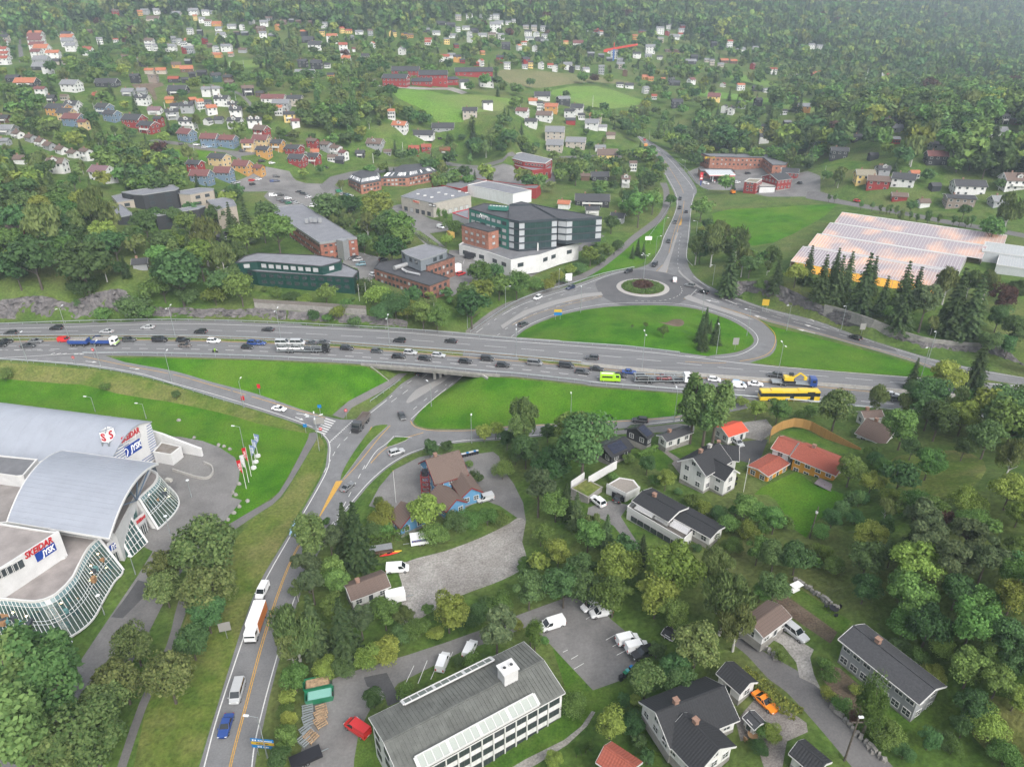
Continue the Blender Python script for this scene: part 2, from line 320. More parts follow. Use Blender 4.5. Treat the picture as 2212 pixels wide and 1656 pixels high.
reg('lawn','garden',[(1396,978),(1420,968),(1458,993),(1441,1003),(1445,1018),(1420,1016)])
reg('lawn','garden',[(1438,974),(1503,953),(1496,975),(1466,988)])
reg('lawn','lawn',qs(3,2,[(0,870),(250,760),(400,870),(640,950),(700,960),(500,1130),(400,1200),(330,1330),(200,1240),(130,1100),(60,1000),(0,960),(-120,960),(-60,900)]))
reg('lawn','garden',qs(3,2,[(90,430),(180,380),(300,385),(700,590),(620,610),(280,480)]))
reg('lawn','garden',qs(3,3,[(160,160),(270,110),(720,400),(650,490),(600,490)]))
reg('flower_bed','soil',qs(3,3,[(50,200),(150,170),(600,490),(540,590),(200,360)]))
reg('flower_bed','soil',qs(3,3,[(450,760),(620,800),(850,1000),(840,1300),(700,1200),(560,1000),(470,900)]))
reg('lawn','garden',qs(3,3,[(980,1130),(1280,1260),(1480,1080),(1650,1180),(1400,1330),(1290,1540),(1100,1380)]))
reg('lawn','garden',qs(2,3,[(330,560),(700,990),(1000,930),(980,1010),(700,1200),(400,1480),(0,1700),(-500,1700),(-200,1500),(280,1280),(440,1180),(470,1000)]))
reg('dirt_path','gravel',qs(2,3,[(0,1656),(110,1590),(450,1420),(600,1300),(690,1170),(720,1180),(650,1300),(480,1460),(200,1640),(60,1700)]))
reg('lawn','garden',qs(2,3,[(1150,1350),(1300,1330),(1300,1656),(1200,1640),(1180,1500)]))
reg('lawn','garden',qs(1,3,[(860,1440),(980,1400),(1060,1600),(1100,1700),(820,1700)]))
reg('lawn','lawn',qs(0,2,[(1380,900),(1470,895),(1600,930),(1680,1000),(1660,1080),(1470,1310),(1370,1290),(1300,1200)]))
reg('field','field',[(840,197),(900,190),(960,205),(1030,205),(1110,215),(1080,240),(1000,264),(945,264),(905,232),(860,212)])
reg('field','stubble',[(1080,152),(1130,150),(1281,165),(1381,180),(1369,185),(1281,177),(1201,186),(1156,190),(1110,185),(1070,165)])
reg('field','field',[(1168,197),(1231,187),(1286,186),(1331,197),(1386,215),(1381,227),(1331,234),(1288,235),(1241,220)])
reg('field','field',[(1453,200),(1531,195),(1659,212),(1680,222),(1659,227),(1580,215),(1500,207)])
reg('field','field',[(1568,165),(1606,162),(1659,175),(1690,186),(1659,190),(1610,176)])
reg('field','field',[(1689,217),(1734,217),(1819,240),(1809,250),(1740,243),(1680,232)])
reg('field','field',[(1766,157),(1814,160),(1800,166),(1770,162)]);reg('field','field',[(1954,177),(2044,180),(2009,192),(1960,186)])
reg('field','field',[(470,141),(500,132),(553,129),(590,140),(553,146),(475,148)])
reg('park_lawn','lawn',qs(0,0,[(1500,1290),(1850,1310),(1800,1390),(1640,1405),(1560,1380)]))
reg('lawn','garden',qs(3,0,[(480,1380),(700,1390),(900,1400),(880,1450),(640,1475),(480,1475)]))
reg('bare_patch','soil',qs(2,1,[(1262,1122),(1330,1130),(1390,1103),(1468,1105),(1488,1140),(1440,1165),(1340,1148)]),2)
reg('meadow','verge',[(1935,985),(2060,972),(2125,995),(2120,1035),(2050,1075),(1960,1060),(1905,1030)],2);reg('meadow','verge',[(2080,1540),(2140,1500),(2260,1540),(2260,1640),(2150,1640)],2)
EL=[(400,1760),(430,1656),(468,1530),(546,1290),(622,1156),(694,1030),(706,985),(707,958),(694,938),(675,926),(623,908),(553,885),(470,861),(385,834),(300,811),(200,793),(100,783),(0,777),(-160,778)]
EU=[(-160,760),(180,763),(270,782),(375,801),(458,825),(553,850),(648,883),(704,899),(742,906),(775,903),(790,893),(838,856),(868,828),(905,806),(960,766),(1013,722),(1106,661),(1176,634),(1246,613),(1323,587),(1376,579),(1406,566),(1426,536),(1433,511),(1456,464),(1460,429),(1440,385),(1406,332),(1381,300),(1363,275),(1350,255)]
ER=[(1350,254),(1361,272),(1393,298),(1440,328),(1478,368),(1505,408),(1498,429),(1492,464),(1491,500),(1484,554),(1496,590),(1531,617),(1593,643),(1659,666),(1759,691),(1834,718),(1909,743),(2009,773),(2109,796),(2300,832),(2300,842),(2212,832),(2089,813),(2021,799),(1959,777),(1809,734),(1659,695),(1638,688),(1660,708),(1678,735),(1670,762),(1643,776),(1600,786),(1545,776)]
EI=[(1531,768),(1593,760),(1626,743),(1624,724),(1593,699),(1543,678),(1481,663),(1406,659),(1306,663),(1216,679),(1148,704),(1110,730),(1050,770),(1000,812),(978,832),(925,870),(897,902),(893,914),(905,922),(940,928),(1033,926),(1106,919),(1301,909),(1458,898),(1560,876),(1640,864)]
EB=[(1650,874),(1560,893),(1463,912),(1301,929),(1106,948),(1033,953),(978,958),(908,973),(855,998),(806,1038),(770,1080),(728,1131),(664,1242),(597,1447),(563,1592),(550,1656),(535,1760)]
reg('road','road',cr(EL,3)+cr(EU,3)+cr(ER,3)+cr(EI,3)+cr(EB,3))
reg('roundabout_asphalt','road_dark',qs(2,1,[(725,780),(840,730),(1080,674),(1250,690),(1340,705),(1440,735),(1570,770),(1650,800),(1680,840),(1560,900),(1420,972),(1300,972),(1000,980),(900,965),(780,905),(740,850)]),3)
reg('road_surface','road_dark',qs(2,1,[(1590,850),(1700,850),(2000,960),(2211,1030),(2650,1160),(3000,1260),(3300,1350),(3330,1385),(3000,1320),(2600,1195),(2211,1090),(1900,985),(1700,905)]))
reg('footpath','path',[(718,896),(753,866),(803,840),(838,822),(862,806),(880,806),(855,828),(820,848),(760,880),(742,904)])
reg('footpath','path',cr([(668,935),(660,958),(603,1062),(553,1097),(468,1152),(420,1230),(385,1300),(360,1392),(300,1520),(245,1680)],3)+cr([(265,1680),(315,1530),(375,1392),(400,1327),(430,1240),(488,1160),(553,1112),(607,1072),(668,975),(685,945),(681,933)],3))
reg('footpath','path',cr([(1206,610),(1276,582),(1326,546),(1362,512),(1412,474),(1430,450),(1433,414),(1425,395)],3)+cr([(1440,395),(1446,414),(1445,450),(1426,480),(1378,515),(1341,548),(1286,589),(1226,617),(1106,660),(1020,718),(1005,715)],3)+[(1090,655)])
reg('parking_lot','lot',[(372,942),(390,943),(438,952),(475,966),(508,988),(518,1015),(515,1040),(500,1073),(523,1080),(465,1148),(475,1162),(420,1200),(380,1250),(348,1312),(323,1362),(280,1440),(200,1530),(120,1656),(0,1740),(-80,1640),(80,1540),(160,1447),(298,1242),(330,1190),(250,1150),(300,1000)])
reg('asphalt_patch','patch',qs(0,3,[(1190,40),(1270,60),(1260,170),(1060,370),(960,360),(1080,200)]))
reg('parking_lot','lot',[(570,425),(588,405),(640,395),(720,398),(735,408),(700,440),(600,450)])
reg('parking_lot','lot',[(741,552),(773,544),(826,556),(853,569),(806,601),(788,622),(773,604),(773,580),(741,569)])
reg('parking_lot','lot',[(841,446),(866,441),(933,474),(978,486),(966,499),(928,504),(963,535),(916,526),(891,501),(873,471)])
reg('parking_lot','lot',[(970,540),(993,540),(1075,590),(1040,600),(1003,624),(976,640),(960,600)])
reg('yard','lot',[(953,366),(1000,360),(1106,358),(1200,372),(1200,395),(1106,402),(1000,390)])
reg('street','path',[(690,402),(713,382),(758,371),(860,360),(966,349),(1086,343),(1200,338),(1280,335),(1380,330),(1400,338),(1280,342),(1200,345),(1086,350),(966,357),(800,378),(730,392),(705,420)])
reg('driveway','path',[(1120,600),(1128,590),(1201,558),(1246,531),(1278,515),(1296,505),(1306,510),(1290,525),(1262,538),(1215,562),(1140,602)])
reg('fuel_station_lot','lot',[(1484,372),(1516,358),(1659,358),(1745,370),(1772,380),(1772,414),(1740,425),(1659,425),(1600,412),(1530,410),(1502,395)])
reg('street','path',[(1745,414),(1772,414),(1814,431),(1909,448),(2034,473),(2134,490),(2300,520),(2300,530),(2134,499),(2034,482),(1909,457),(1814,441),(1740,428)])
reg('yard','lot',[(797,1092),(820,1050),(850,1015),(905,987),(940,980),(985,985),(1030,980),(1065,975),(1078,985),(1085,1010),(1110,1045),(1130,1085),(1136,1125),(1118,1118),(1080,1092),(1040,1078),(1000,1100),(900,1112),(860,1102),(830,1102)])
reg('gravel_yard','gravel',[(860,1225),(900,1205),(960,1190),(1040,1160),(1100,1130),(1118,1118),(1136,1126),(1128,1170),(1140,1215),(1110,1240),(1060,1262),(980,1292),(900,1340),(870,1340),(868,1260)],2)
reg('parking_lot','lot',[(655,1600),(672,1520),(690,1480),(720,1465),(753,1452),(883,1413),(1038,1360),(1126,1325),(1278,1269),(1290,1290),(1318,1335),(1356,1367),(1376,1427),(1346,1467),(1281,1490),(1215,1420),(1173,1374),(1140,1352),(1060,1385),(1000,1405),(860,1475),(840,1500),(800,1530),(775,1580),(765,1640),(762,1720),(630,1720)])
reg('asphalt_patch','patch',qs(1,3,[(930,880),(1130,840),(1210,1000),(1260,1080),(1140,1130),(1100,1000),(960,960)]))
reg('driveway','lot',qs(2,2,[(660,1070),(850,1010),(1010,1050),(940,1150),(1100,1400),(1070,1440),(1000,1380),(880,1230),(780,1170),(650,1130)]))
reg('driveway','patch',[(1601,953),(1659,948),(1645,985),(1626,1002),(1590,992)]);reg('gravel_yard','gravel',[(1604,912),(1655,905),(1675,930),(1645,952),(1610,945)])
reg('driveway','lot',[(1321,931),(1466,914),(1500,920),(1500,930),(1401,934),(1331,938)])
reg('garden_path','paving',qs(2,2,[(1255,550),(1290,550),(1450,650),(1500,720),(1450,780),(1380,690),(1400,670)]))
reg('lane','path',cr([(1590,1366),(1606,1380),(1659,1412),(1767,1478),(1834,1565),(1925,1650),(1970,1720)],3)+cr([(1890,1720),(1844,1660),(1760,1560),(1700,1495),(1659,1464),(1615,1416),(1585,1392)],3))
reg('driveway','gravel',[(1632,1350),(1659,1345),(1730,1385),(1758,1402),(1750,1420),(1758,1455),(1775,1492),(1760,1478),(1727,1462),(1720,1430),(1690,1392),(1659,1375)])
reg('driveway','paving',[(1608,1535),(1640,1498),(1680,1520),(1720,1545),(1742,1560),(1745,1580),(1700,1600),(1690,1656),(1650,1656),(1630,1590),(1600,1600),(1590,1560)])
reg('street','path',qs(0,0,[(150,330),(178,330),(212,540),(165,540)]))
reg('street','path',qs(0,0,[(1800,735),(1960,780),(2080,830),(2150,900),(2170,985),(2192,980),(2175,890),(2100,815),(1970,765),(1815,728)]))
reg('street','path',qs(0,0,[(1270,1215),(1500,1250),(1750,1295),(1950,1320),(2040,1360),(2060,1410),(2095,1400),(2080,1350),(2211,1335),(2211,1318),(1950,1298),(1700,1258),(1500,1222),(1350,1205)]))
reg('parking_lot','lot',qs(0,0,[(2020,1570),(2211,1480),(2300,1440),(2500,1480),(2560,1560),(2700,1600),(2500,1640),(2211,1656),(1900,1656)]))
reg('building_plot','soil',qs(0,0,[(1130,730),(1400,715),(1420,740),(1330,765),(1360,860),(1335,872),(1290,795),(1180,775)]))
reg('farm_track','gravel',qs(1,0,[(980,700),(1040,680),(1010,720),(1100,745),(1500,760),(1700,755),(1830,800),(1780,815),(1650,775),(1400,775),(1060,752)]))
def inside(P,x,y):
 """which points lie in a polygon (even-odd)"""
 r=np.zeros(len(x),bool);k=np.nonzero((x>=P[:,0].min())&(x<=P[:,0].max())&(y>=P[:,1].min())&(y<=P[:,1].max()))[0]
 if len(k)==0:return r
 X,Y=x[k],y[k];c=np.zeros(len(k),bool)
 for i in range(len(P)):
  x0,y0=P[i];x1,y1=P[(i+1)%len(P)]
  if y0==y1:continue
  c^=((y0>Y)!=(y1>Y))&(X<(x1-x0)*(Y-y0)/(y1-y0)+x0)
 r[k]=c;return r
def build_ground():
 V,F,own=[],[],[]
 for k,(nm,m,pts)in enumerate(REG):
  g=[G(u,v)for u,v in pts];i0=len(V);idx=[]
  for j,p in enumerate(g):
   r=g[(j+1)%len(g)];n=max(1,min(12,int((r-p).length/6)))
   for t in range(n):V.append(Vector(((p.x+(r.x-p.x)*t/n),(p.y+(r.y-p.y)*t/n))))
  F.append(list(range(i0,len(V))))
 nb=len(V)
 def grid(x0,y0,x1,y1,st,skip=None):
  for y in np.arange(y0,y1,st):
   for x in np.arange(x0,x1,st):
    if skip and skip[0]<x<skip[2]and skip[1]<y<skip[3]:continue
    V.append(Vector((x+RNG.uniform(-.2,.2)*st,y+RNG.uniform(-.2,.2)*st)))
 n1=(-300,45,320,400);n2=(-420,20,420,620)
 grid(*n1,3);grid(*n2,7,n1);grid(-1400,20,1400,2200,24,n2);grid(-2600,20,2600,3300,90,(-1400,20,1400,2200))
 V+=[Vector(p)for p in((-2600,0),(2600,0),(2600,3300),(-2600,3300))]
 E2=[(f[i],f[(i+1)%len(f)])for f in F for i in range(len(f))]
 vo,eo,fo,ov,oe,of=delaunay_2d_cdt(V,E2,[],0,1e-3)
 xy=np.array([(p[0],p[1])for p in vo]);z=H(xy[:,0],xy[:,1])
 tri=np.array([f[:3]for f in fo]);cx,cy=xy[tri,0].mean(1),xy[tri,1].mean(1)
 own=np.full(len(tri),-1)
 for k in range(len(REG)):
  P=np.array([(V[i][0],V[i][1])for i in F[k]])
  own[inside(P,cx,cy)]=k
 groups={}
 for i,f in enumerate(fo):groups.setdefault(int(own[i]),[]).append(f)
 for k,fs in groups.items():
  nm,m=('ground',GM['ground'])if k<0 else REG[k][:2]
  idx={};vs=[];ff=[]
  for f in fs:
   t=[]
   for i in f:
    if i not in idx:idx[i]=len(vs);vs.append((xy[i,0],xy[i,1],z[i]))
    t.append(idx[i])
   ff.append(t)
  me=bpy.data.meshes.new(nm);me.from_pydata(vs,[],ff);me.materials.append(m)
  me.polygons.foreach_set('use_smooth',[True]*len(ff))
  o=bpy.data.objects.new(nm,me);COL.objects.link(o);o['kind']='structure'
  me.update()
  if len(me.polygons)and me.polygons[0].normal.z<0:me.flip_normals()
build_ground()
# the highway: a slab on its embankment and across the bridge
hn=[W(u,v,HZ)for u,v in cr(HWN,4)];hsx=[W(u,v,HZ)for u,v in cr(HWS,4)]
m=MB();m.prism([(p.x,p.y)for p in hn]+[(p.x,p.y)for p in hsx[::-1]],HZ-.55,HZ+.03);tag(m.build('highway',GM['motorway']),kind='structure')
HT=HZ+.03
def strip(mb,pts,w,mi=0,dz=.0):
 """a flat ribbon w wide along world points, its z as given"""
 n=len(pts);L=[];Rr=[]
 for i,p in enumerate(pts):
  d=(pts[min(n-1,i+1)]-pts[max(0,i-1)]);d.z=0
  if d.length<1e-6:d=Vector((1,0,0))
  d.normalize();s=Vector((-d.y,d.x,0))*w/2;L.append(p+s+Vector((0,0,dz)));Rr.append(p-s+Vector((0,0,dz)))
 for i in range(n-1):mb.poly([Rr[i],Rr[i+1],L[i+1],L[i]],mi)
def resample(pts,st):
 out=[pts[0]];acc=0
 for a,b in zip(pts,pts[1:]):
  L=(b-a).length;d=st-acc
  while d<=L:out.append(a.lerp(b,d/L));d+=st
  acc=L-(d-st)
 return out+[pts[-1]]
def track(px,z=None,n=4,st=2.0):
 px=cr([p[:2]for p in px],n)if len(px)>2 else px
 return resample([W(u,v,z)if z is not None else G(u,v)for u,v in px],st)
MW,MY=MB(),MB()
def mark(px,w=.18,z=None,dash=None,yellow=False):
 t=track(px,z,4,1.0 if dash else 2.0)
 if z is None:t=[Vector((p.x,p.y,float(H(p.x,p.y))+.05))for p in t]
 else:t=[Vector((p.x,p.y,z+.03))for p in t]
 mb=MY if yellow else MW
 if not dash:strip(mb,t,w)
 else:
  i=0
  while i<len(t)-1:strip(mb,t[i:i+dash[0]+1],w);i+=dash[0]+dash[1]
 return t
def shift(px,f,other):
 """a line a share f of the way from px to other (both sampled by photo column)"""
 xs=[p[0]for p in other];ys=[p[1]for p in other]
 return[(u,v+(float(np.interp(u,xs,ys))-v)*f)for u,v in px]
NW=[(-200,712),(0,710),(180,705),(370,699),(553,703),(703,709),(853,717),(978,727),(1106,737),(1256,748),(1356,756),(1468,768),(1606,785),(1740,797),(1850,806),(2060,822),(2250,838)]
mark(NW,.25,HT)
NS=[(-200,729),(0,726),(180,725),(250,725),(420,727),(553,731),(700,738),(848,748),(978,757),(1106,768),(1256,782),(1406,797),(1540,808),(1659,817),(1846,832),(2000,846),(2250,868)]
mark([p for p in NS],.2,HT,yellow=True)
SY=[(-200,741),(0,738),(180,735),(250,734),(420,736),(553,740),(718,749),(903,763),(1106,779),(1276,794),(1441,811),(1659,825),(1839,842),(1954,853),(2100,866),(2250,880)]
mark(SY,.25,HT,yellow=True)
mark([(0,773),(90,768),(180,763),(350,762),(553,768),(700,776),(853,784),(978,794),(1106,805),(1246,820),(1340,830),(1463,840),(1588,852),(1749,867),(1851,877),(2000,890),(2250,912)],.25,HT)
mark(shift(NW,.47,NS),.16,HT,(8,5))
SS=[(0,764),(180,760),(350,760),(553,766),(700,774),(853,782),(978,792),(1106,803),(1246,818),(1463,838),(1588,850),(1749,865),(1851,875),(2000,888),(2250,910)]
mark(shift(SY,.36,SS),.16,HT,(4,7));mark(shift(SY,.70,SS),.22,HT,(3,3))
mark([(-200,757),(0,756),(120,757)],.2,HT,(2,2))
mark([(180,770),(270,789),(375,809),(458,832),(553,859),(648,887),(702,902)],.2,None,yellow=True)
mark([(0,773),(100,780),(200,789),(300,806),(363,824),(460,851),(553,879),(623,902),(675,922)],.22)
mark([(698,938),(711,955),(712,985),(701,1028),(628,1156),(580,1240),(553,1300),(475,1530),(441,1656),(420,1740)],.22)
mark([(544,1656),(553,1592),(590,1447),(650,1255),(725,1128),(765,1078),(803,1035),(853,995),(908,970),(978,954),(1033,949),(1106,944),(1301,925),(1463,908),(1540,893)],.2)
mark([(484,1740),(495,1656),(530,1520),(570,1370),(625,1215),(684,1113)],.16,None,yellow=True);mark([(488,1740),(499,1656),(534,1520),(574,1370),(628,1215),(686,1115)],.16,None,yellow=True)
mark([(738,1033),(752,1010),(780,975),(801,924)][:3],.2,None,yellow=True)
mark([(742,1036),(775,1000),(815,950),(843,919)],.2,None,yellow=True)
mark([(738,1030),(765,985),(790,945),(803,922)],.2,None,yellow=True)
mark([(801,1000),(830,970),(870,948),(915,934)],.2,None,yellow=True)
mark([(788,1012),(812,975),(835,958),(851,942)],.18);mark([(853,942),(890,945)],.18)
mark([(887,909),(892,918),(903,924),(940,930),(1033,929),(1106,921),(1301,912),(1458,901),(1560,880)],.2,None,yellow=True)
mark([(700,1020),(730,965),(750,945),(762,925)],.16,None,(2,2));mark([(788,1005),(765,1050),(735,1105),(715,1135)],.16,None,(2,2))
mark([(790,900),(838,862),(868,836),(905,811),(960,771),(1016,727),(1106,668),(1176,641),(1246,620),(1323,592),(1366,583)],.2)
mark([(888,905),(923,873),(978,828),(1000,812),(1050,766),(1106,726),(1148,699),(1216,674),(1306,657),(1406,654),(1481,658),(1543,673),(1593,692),(1632,720),(1634,744),(1600,765),(1548,772),(1480,768)],.2)
mark([(845,868),(880,843),(896,828),(930,803)],.16,None,(3,3));mark([(893,884),(925,858),(965,830)],.16,None,(2,4))
mark([(1060,735),(1110,699),(1170,672),(1240,652),(1297,640)],.16,None,(2,4),yellow=False)
mark([(1106,695),(1150,673),(1206,656),(1301,638)],.16,None,yellow=True);mark([(1106,702),(1150,681),(1216,661),(1300,641)],.16,None,yellow=True)
mark([(1106,678),(1176,650),(1246,627),(1290,620)],.14,None,(2,5))
mark([(1479,644),(1543,660),(1628,686),(1672,718),(1670,752),(1640,772),(1560,784),(1480,781)],.2,None,yellow=True)
mark([(1476,645),(1659,692),(1809,731),(1959,774),(2021,795),(2089,811)],.2,None,yellow=True)
mark([(1498,597),(1531,621),(1593,646),(1659,669),(1759,694),(1834,721),(1909,746),(2009,776),(2109,799),(2212,816)],.2)
mark([(1500,632),(1560,653),(1659,680),(1740,702),(1834,728),(1909,748)],.15,None,(4,5));mark([(1560,646),(1659,674),(1740,696),(1820,717)],.15,None,(3,3));mark([(1880,748),(1960,771),(2060,798),(2140,815)],.15,None,(4,6))
mark([(1496,574),(1483,556),(1486,520),(1491,470),(1494,440),(1498,410),(1470,372),(1433,332),(1388,301),(1362,277)],.18)
mark([(1408,566),(1427,536),(1435,511),(1457,464),(1463,429),(1444,387),(1410,334),(1384,303),(1363,280)],.18)
mark([(1440,589),(1452,540),(1466,490),(1475,455),(1477,420),(1462,388),(1425,335),(1388,303)],.18,None,yellow=True)
mark([(1418,586),(1440,560),(1455,505),(1470,462)],.16,None,yellow=True)
mark([(1466,580),(1464,570),(1467,530),(1472,500)],.15,None,(2,4))
RBC=GA(1388.5,621,0)
rb=lambda r,a:Vector((RBC.x+r*math.cos(a),RBC.y+r*math.sin(a),0))
def lift(p,dz):return Vector((p.x,p.y,float(H(p.x,p.y))+dz))
for k in range(14):
 a0=R(250+k*8.5);strip(MW,[lift(rb(16.6,a0+R(t)),.05)for t in(0,2,4)],.2)
for k in range(7):
 a,b=q(1,2,600-k*14,302+k*18),q(1,2,685-k*14,330+k*18)
 strip(MW,[lift(G(*a),.06),lift(G(*b),.06)],.5)
for k in range(15):
 p=lift(G(*q(1,2,830-k*13.5,328+k*12.5)),.06);s=.35
 MW.poly([p+Vector((-s,-s*.8,0)),p+Vector((s,-s*.8,0)),p+Vector((0,s*.9,0))])
for k in range(12):
 p=lift(G(*q(2,1,1595-k*5,845+k*5)),.06);s=.4;MW.poly([p+Vector((-s,-s*.5,0)),p+Vector((s,-s*.5,0)),p+Vector((0,s*.5,0))])
def arrow(a,b,z=None,s=1.0):
 p,r=(lift(G(*a),.06),lift(G(*b),.06))if z is None else(W(*a,z+.04),W(*b,z+.04))
 d=(r-p);d.z=0;L=d.length;d.normalize();n=Vector((-d.y,d.x,0));e=p+d*L*.62;e.z=p.z+(r.z-p.z)*.62
 MW.poly([p-n*.12*s,e-n*.12*s,e+n*.12*s,p+n*.12*s]);MW.poly([e-n*.55*s,r,e+n*.55*s])
for a,b in(((740,1465),(840,1475)),((1120,1522),(1210,1535))):arrow(q(0,1,*a),q(0,1,*b))
for a,b in(((350,260),(465,275)),((340,290),(410,318))):arrow(q(1,2,*a),q(1,2,*b))
for a,b in(((1790,958),(1670,935)),((2200,1100),(2090,1068)),((1945,975),(1780,905)),((2700,1150),(2570,1100)),((2620,1225),(2460,1185)),((2660,1190),(2520,1145))):arrow(q(2,1,*a),q(2,1,*b),None,1.4)
for k in range(6):
 a,b=q(0,1,440+k*50,1402-k*0),q(0,1,470+k*50-14,1394);strip(MW,[W(*a,HT+.03),W(*(a[0]+9,a[1]-2.5+k*.5),HT+.03)],.4)
p=[lift(G(*x),.05)for x in(q(1,2,690,845),q(1,2,752,838),q(1,2,560,1140),q(1,2,525,1190))];MY.poly([p[0],p[3],p[2],p[1]])
p=[lift(G(*x),.05)for x in(q(2,1,1468,228),q(2,1,1472,240),q(2,1,1462,290),q(2,1,1438,290))];MY.poly(p)
for c,r,ls in((1,3,[((1365,780),(1290,940)),((1480,735),(1400,935)),((1570,760),(1510,900)),((1700,660),(1640,800)),((870,1220),(985,1330))]),(2,3,[((640,380),(700,340)),((810,560),(890,515)),((870,615),(940,580)),((905,690),(980,650)),((510,725),(570,690)),((535,810),(620,760)),((440,665),(480,645))]),(1,1,[((890,525),(990,560)),((950,545),(930,530)),((1000,560),(960,575)),((1050,575),(1010,555)),((760,640),(880,655)),((790,665),(900,640)),((1750,600),(1860,620)),((1800,590),(1790,625))])):
 for a,b in ls:strip(MW,[lift(G(*q(c,r,*a)),.05),lift(G(*q(c,r,*b)),.05)],.12)
for i in range(4):
 pass
tag(MW.build('road_marking',ROADWHITE),kind='structure');tag(MY.build('yellow_road_marking',ROADYEL),kind='structure')
CONC=mat('concrete',(.25,.24,.225),.9,.22,.6,.3,obj=False)
CONCL=mat('concrete_light',(.36,.35,.33),.9,.15,1.2,.2,obj=False)
PAVER=mat('paver_island',(.27,.265,.26),.9,.12,6,.3,obj=False)
def island(px,name='traffic_island',h=.14,m=PAVER,top=None):
 pts=[G(u,v)for u,v in px];mb=MB();n=len(pts)
 if area2(pts)<0:pts=pts[::-1]
 up=[p+Vector((0,0,h))for p in pts]
 for i in range(n):mb.poly([pts[i]-Vector((0,0,.3)),pts[(i+1)%n]-Vector((0,0,.3)),up[(i+1)%n],up[i]],0)
 mb.poly(up,1 if top else 0)
 return tag(mb.build(name,[m,top]if top else m),kind='structure')
island(cr(qs(1,2,[(735,815),(755,815),(960,540),(1110,395),(1135,360),(1050,365),(990,400),(850,590),(760,740)]),3,True),'traffic_island',.15,CONCL,GM['garden'])
island(cr(qs(1,2,[(1125,550),(1200,470),(1320,475),(1230,520)]),2,True),'traffic_island',.15,CONCL,GM['garden'])
island(cr(qs(1,2,[(1300,155),(1340,160),(1500,60),(1680,-60),(1660,-75),(1500,0),(1380,60)]),3,True))
island(qs(2,1,[(-100,1160),(100,1030),(350,945),(600,885),(770,868),(785,895),(640,910),(380,975),(150,1050),(0,1125),(-80,1185)]))
island(qs(2,1,[(1260,690),(1300,640),(1370,500),(1420,350),(1440,360),(1410,440),(1335,700)]))
island(qs(2,1,[(1485,915),(1530,892),(1600,925),(1800,1000),(2000,1065),(2085,1110),(1990,1095),(1700,1000),(1500,930)]))
island(cr(qs(2,1,[(1435,690),(1480,740),(1560,800),(1640,845),(1655,838),(1560,780),(1480,720),(1450,680)]),2,True))
mb=MB();n=48
def ring(r,dz):return[lift(rb(r,2*math.pi*k/n),dz)for k in range(n)]
r0,r1,r2=ring(11.4,-.1),ring(11.3,.14),ring(9.2,.2)
for k in range(n):mb.poly([r0[k],r0[(k+1)%n],r1[(k+1)%n],r1[k]]);mb.poly([r1[k],r1[(k+1)%n],r2[(k+1)%n],r2[k]])
tag(mb.build('roundabout_apron',mat('granite_setts',(.37,.35,.335),.9,.18,9,.4,obj=False)),kind='structure')
mb=MB();rr=[ring(9.2,.2),ring(6,.5),ring(3,.9),ring(.3,1.1)]
for a,b in zip(rr,rr[1:]):
 for k in range(n):mb.poly([a[k],a[(k+1)%n],b[(k+1)%n],b[k]])
tag(mb.build('roundabout_mound',GM['soil'],smooth=True),kind='structure')
mb=MB()
mN,mS=[p for p in NS if p[0]<=1350],[p for p in SY if p[0]<=1350]
for(a,b)in zip(range(-200,1280,40),range(-160,1320,40)):
 if 980<a<1090:continue
 f=lambda u,k:W(u,np.interp(u,[p[0]for p in NS],[p[1]for p in NS])*(1-k)+np.interp(u,[p[0]for p in SY],[p[1]for p in SY])*k,HT+.06+(.2 if .3<k<.7 else 0))
 P0=[f(a,.12),f(a,.4),f(a,.6),f(a,.8)];P1=[f(b,.12),f(b,.4),f(b,.6),f(b,.8)]
 for i in range(3):mb.poly([P0[i+1],P1[i+1],P1[i],P0[i]])
tag(mb.build('median_strip',GM['verge']),kind='structure')
# trees
def leaf_mat(name,a,b,hue=.04):
 if name in MATS:return MATS[name]
 m=bpy.data.materials.new(name);m.use_nodes=True;n=m.node_tree.nodes;l=m.node_tree.links;n.clear()
 o=n.new('ShaderNodeOutputMaterial');d=n.new('ShaderNodeBsdfDiffuse');t=n.new('ShaderNodeBsdfTranslucent');mx=n.new('ShaderNodeMixShader')
 g=n.new('ShaderNodeNewGeometry');oi=n.new('ShaderNodeObjectInfo');r=n.new('ShaderNodeValToRGB')
 r.color_ramp.elements[0].color=(*a,1);r.color_ramp.elements[1].color=(*b,1);l.new(g.outputs['Random Per Island'],r.inputs[0])
 h=n.new('ShaderNodeHueSaturation');h.inputs['Saturation'].default_value=.84
 mr=n.new('ShaderNodeMapRange');mr.inputs[3].default_value=.5-hue*.45;mr.inputs[4].default_value=.5+hue*.9;l.new(oi.outputs['Random'],mr.inputs[0]);l.new(mr.outputs[0],h.inputs['Hue'])
 m2=n.new('ShaderNodeMath');m2.operation='MULTIPLY';m2.inputs[1].default_value=7.31;l.new(oi.outputs['Random'],m2.inputs[0])
 m3=n.new('ShaderNodeMath');m3.operation='FRACT';l.new(m2.outputs[0],m3.inputs[0])
 mv=n.new('ShaderNodeMapRange');mv.inputs[3].default_value=.72;mv.inputs[4].default_value=1.3;l.new(m3.outputs[0],mv.inputs[0]);l.new(mv.outputs[0],h.inputs['Value'])
 l.new(r.outputs[0],h.inputs['Color']);l.new(h.outputs[0],d.inputs[0]);l.new(h.outputs[0],t.inputs[0])
 mx.inputs[0].default_value=.28;l.new(d.outputs[0],mx.inputs[1]);l.new(t.outputs[0],mx.inputs[2]);l.new(mx.outputs[0],o.inputs[0])
 MATS[name]=m;return m
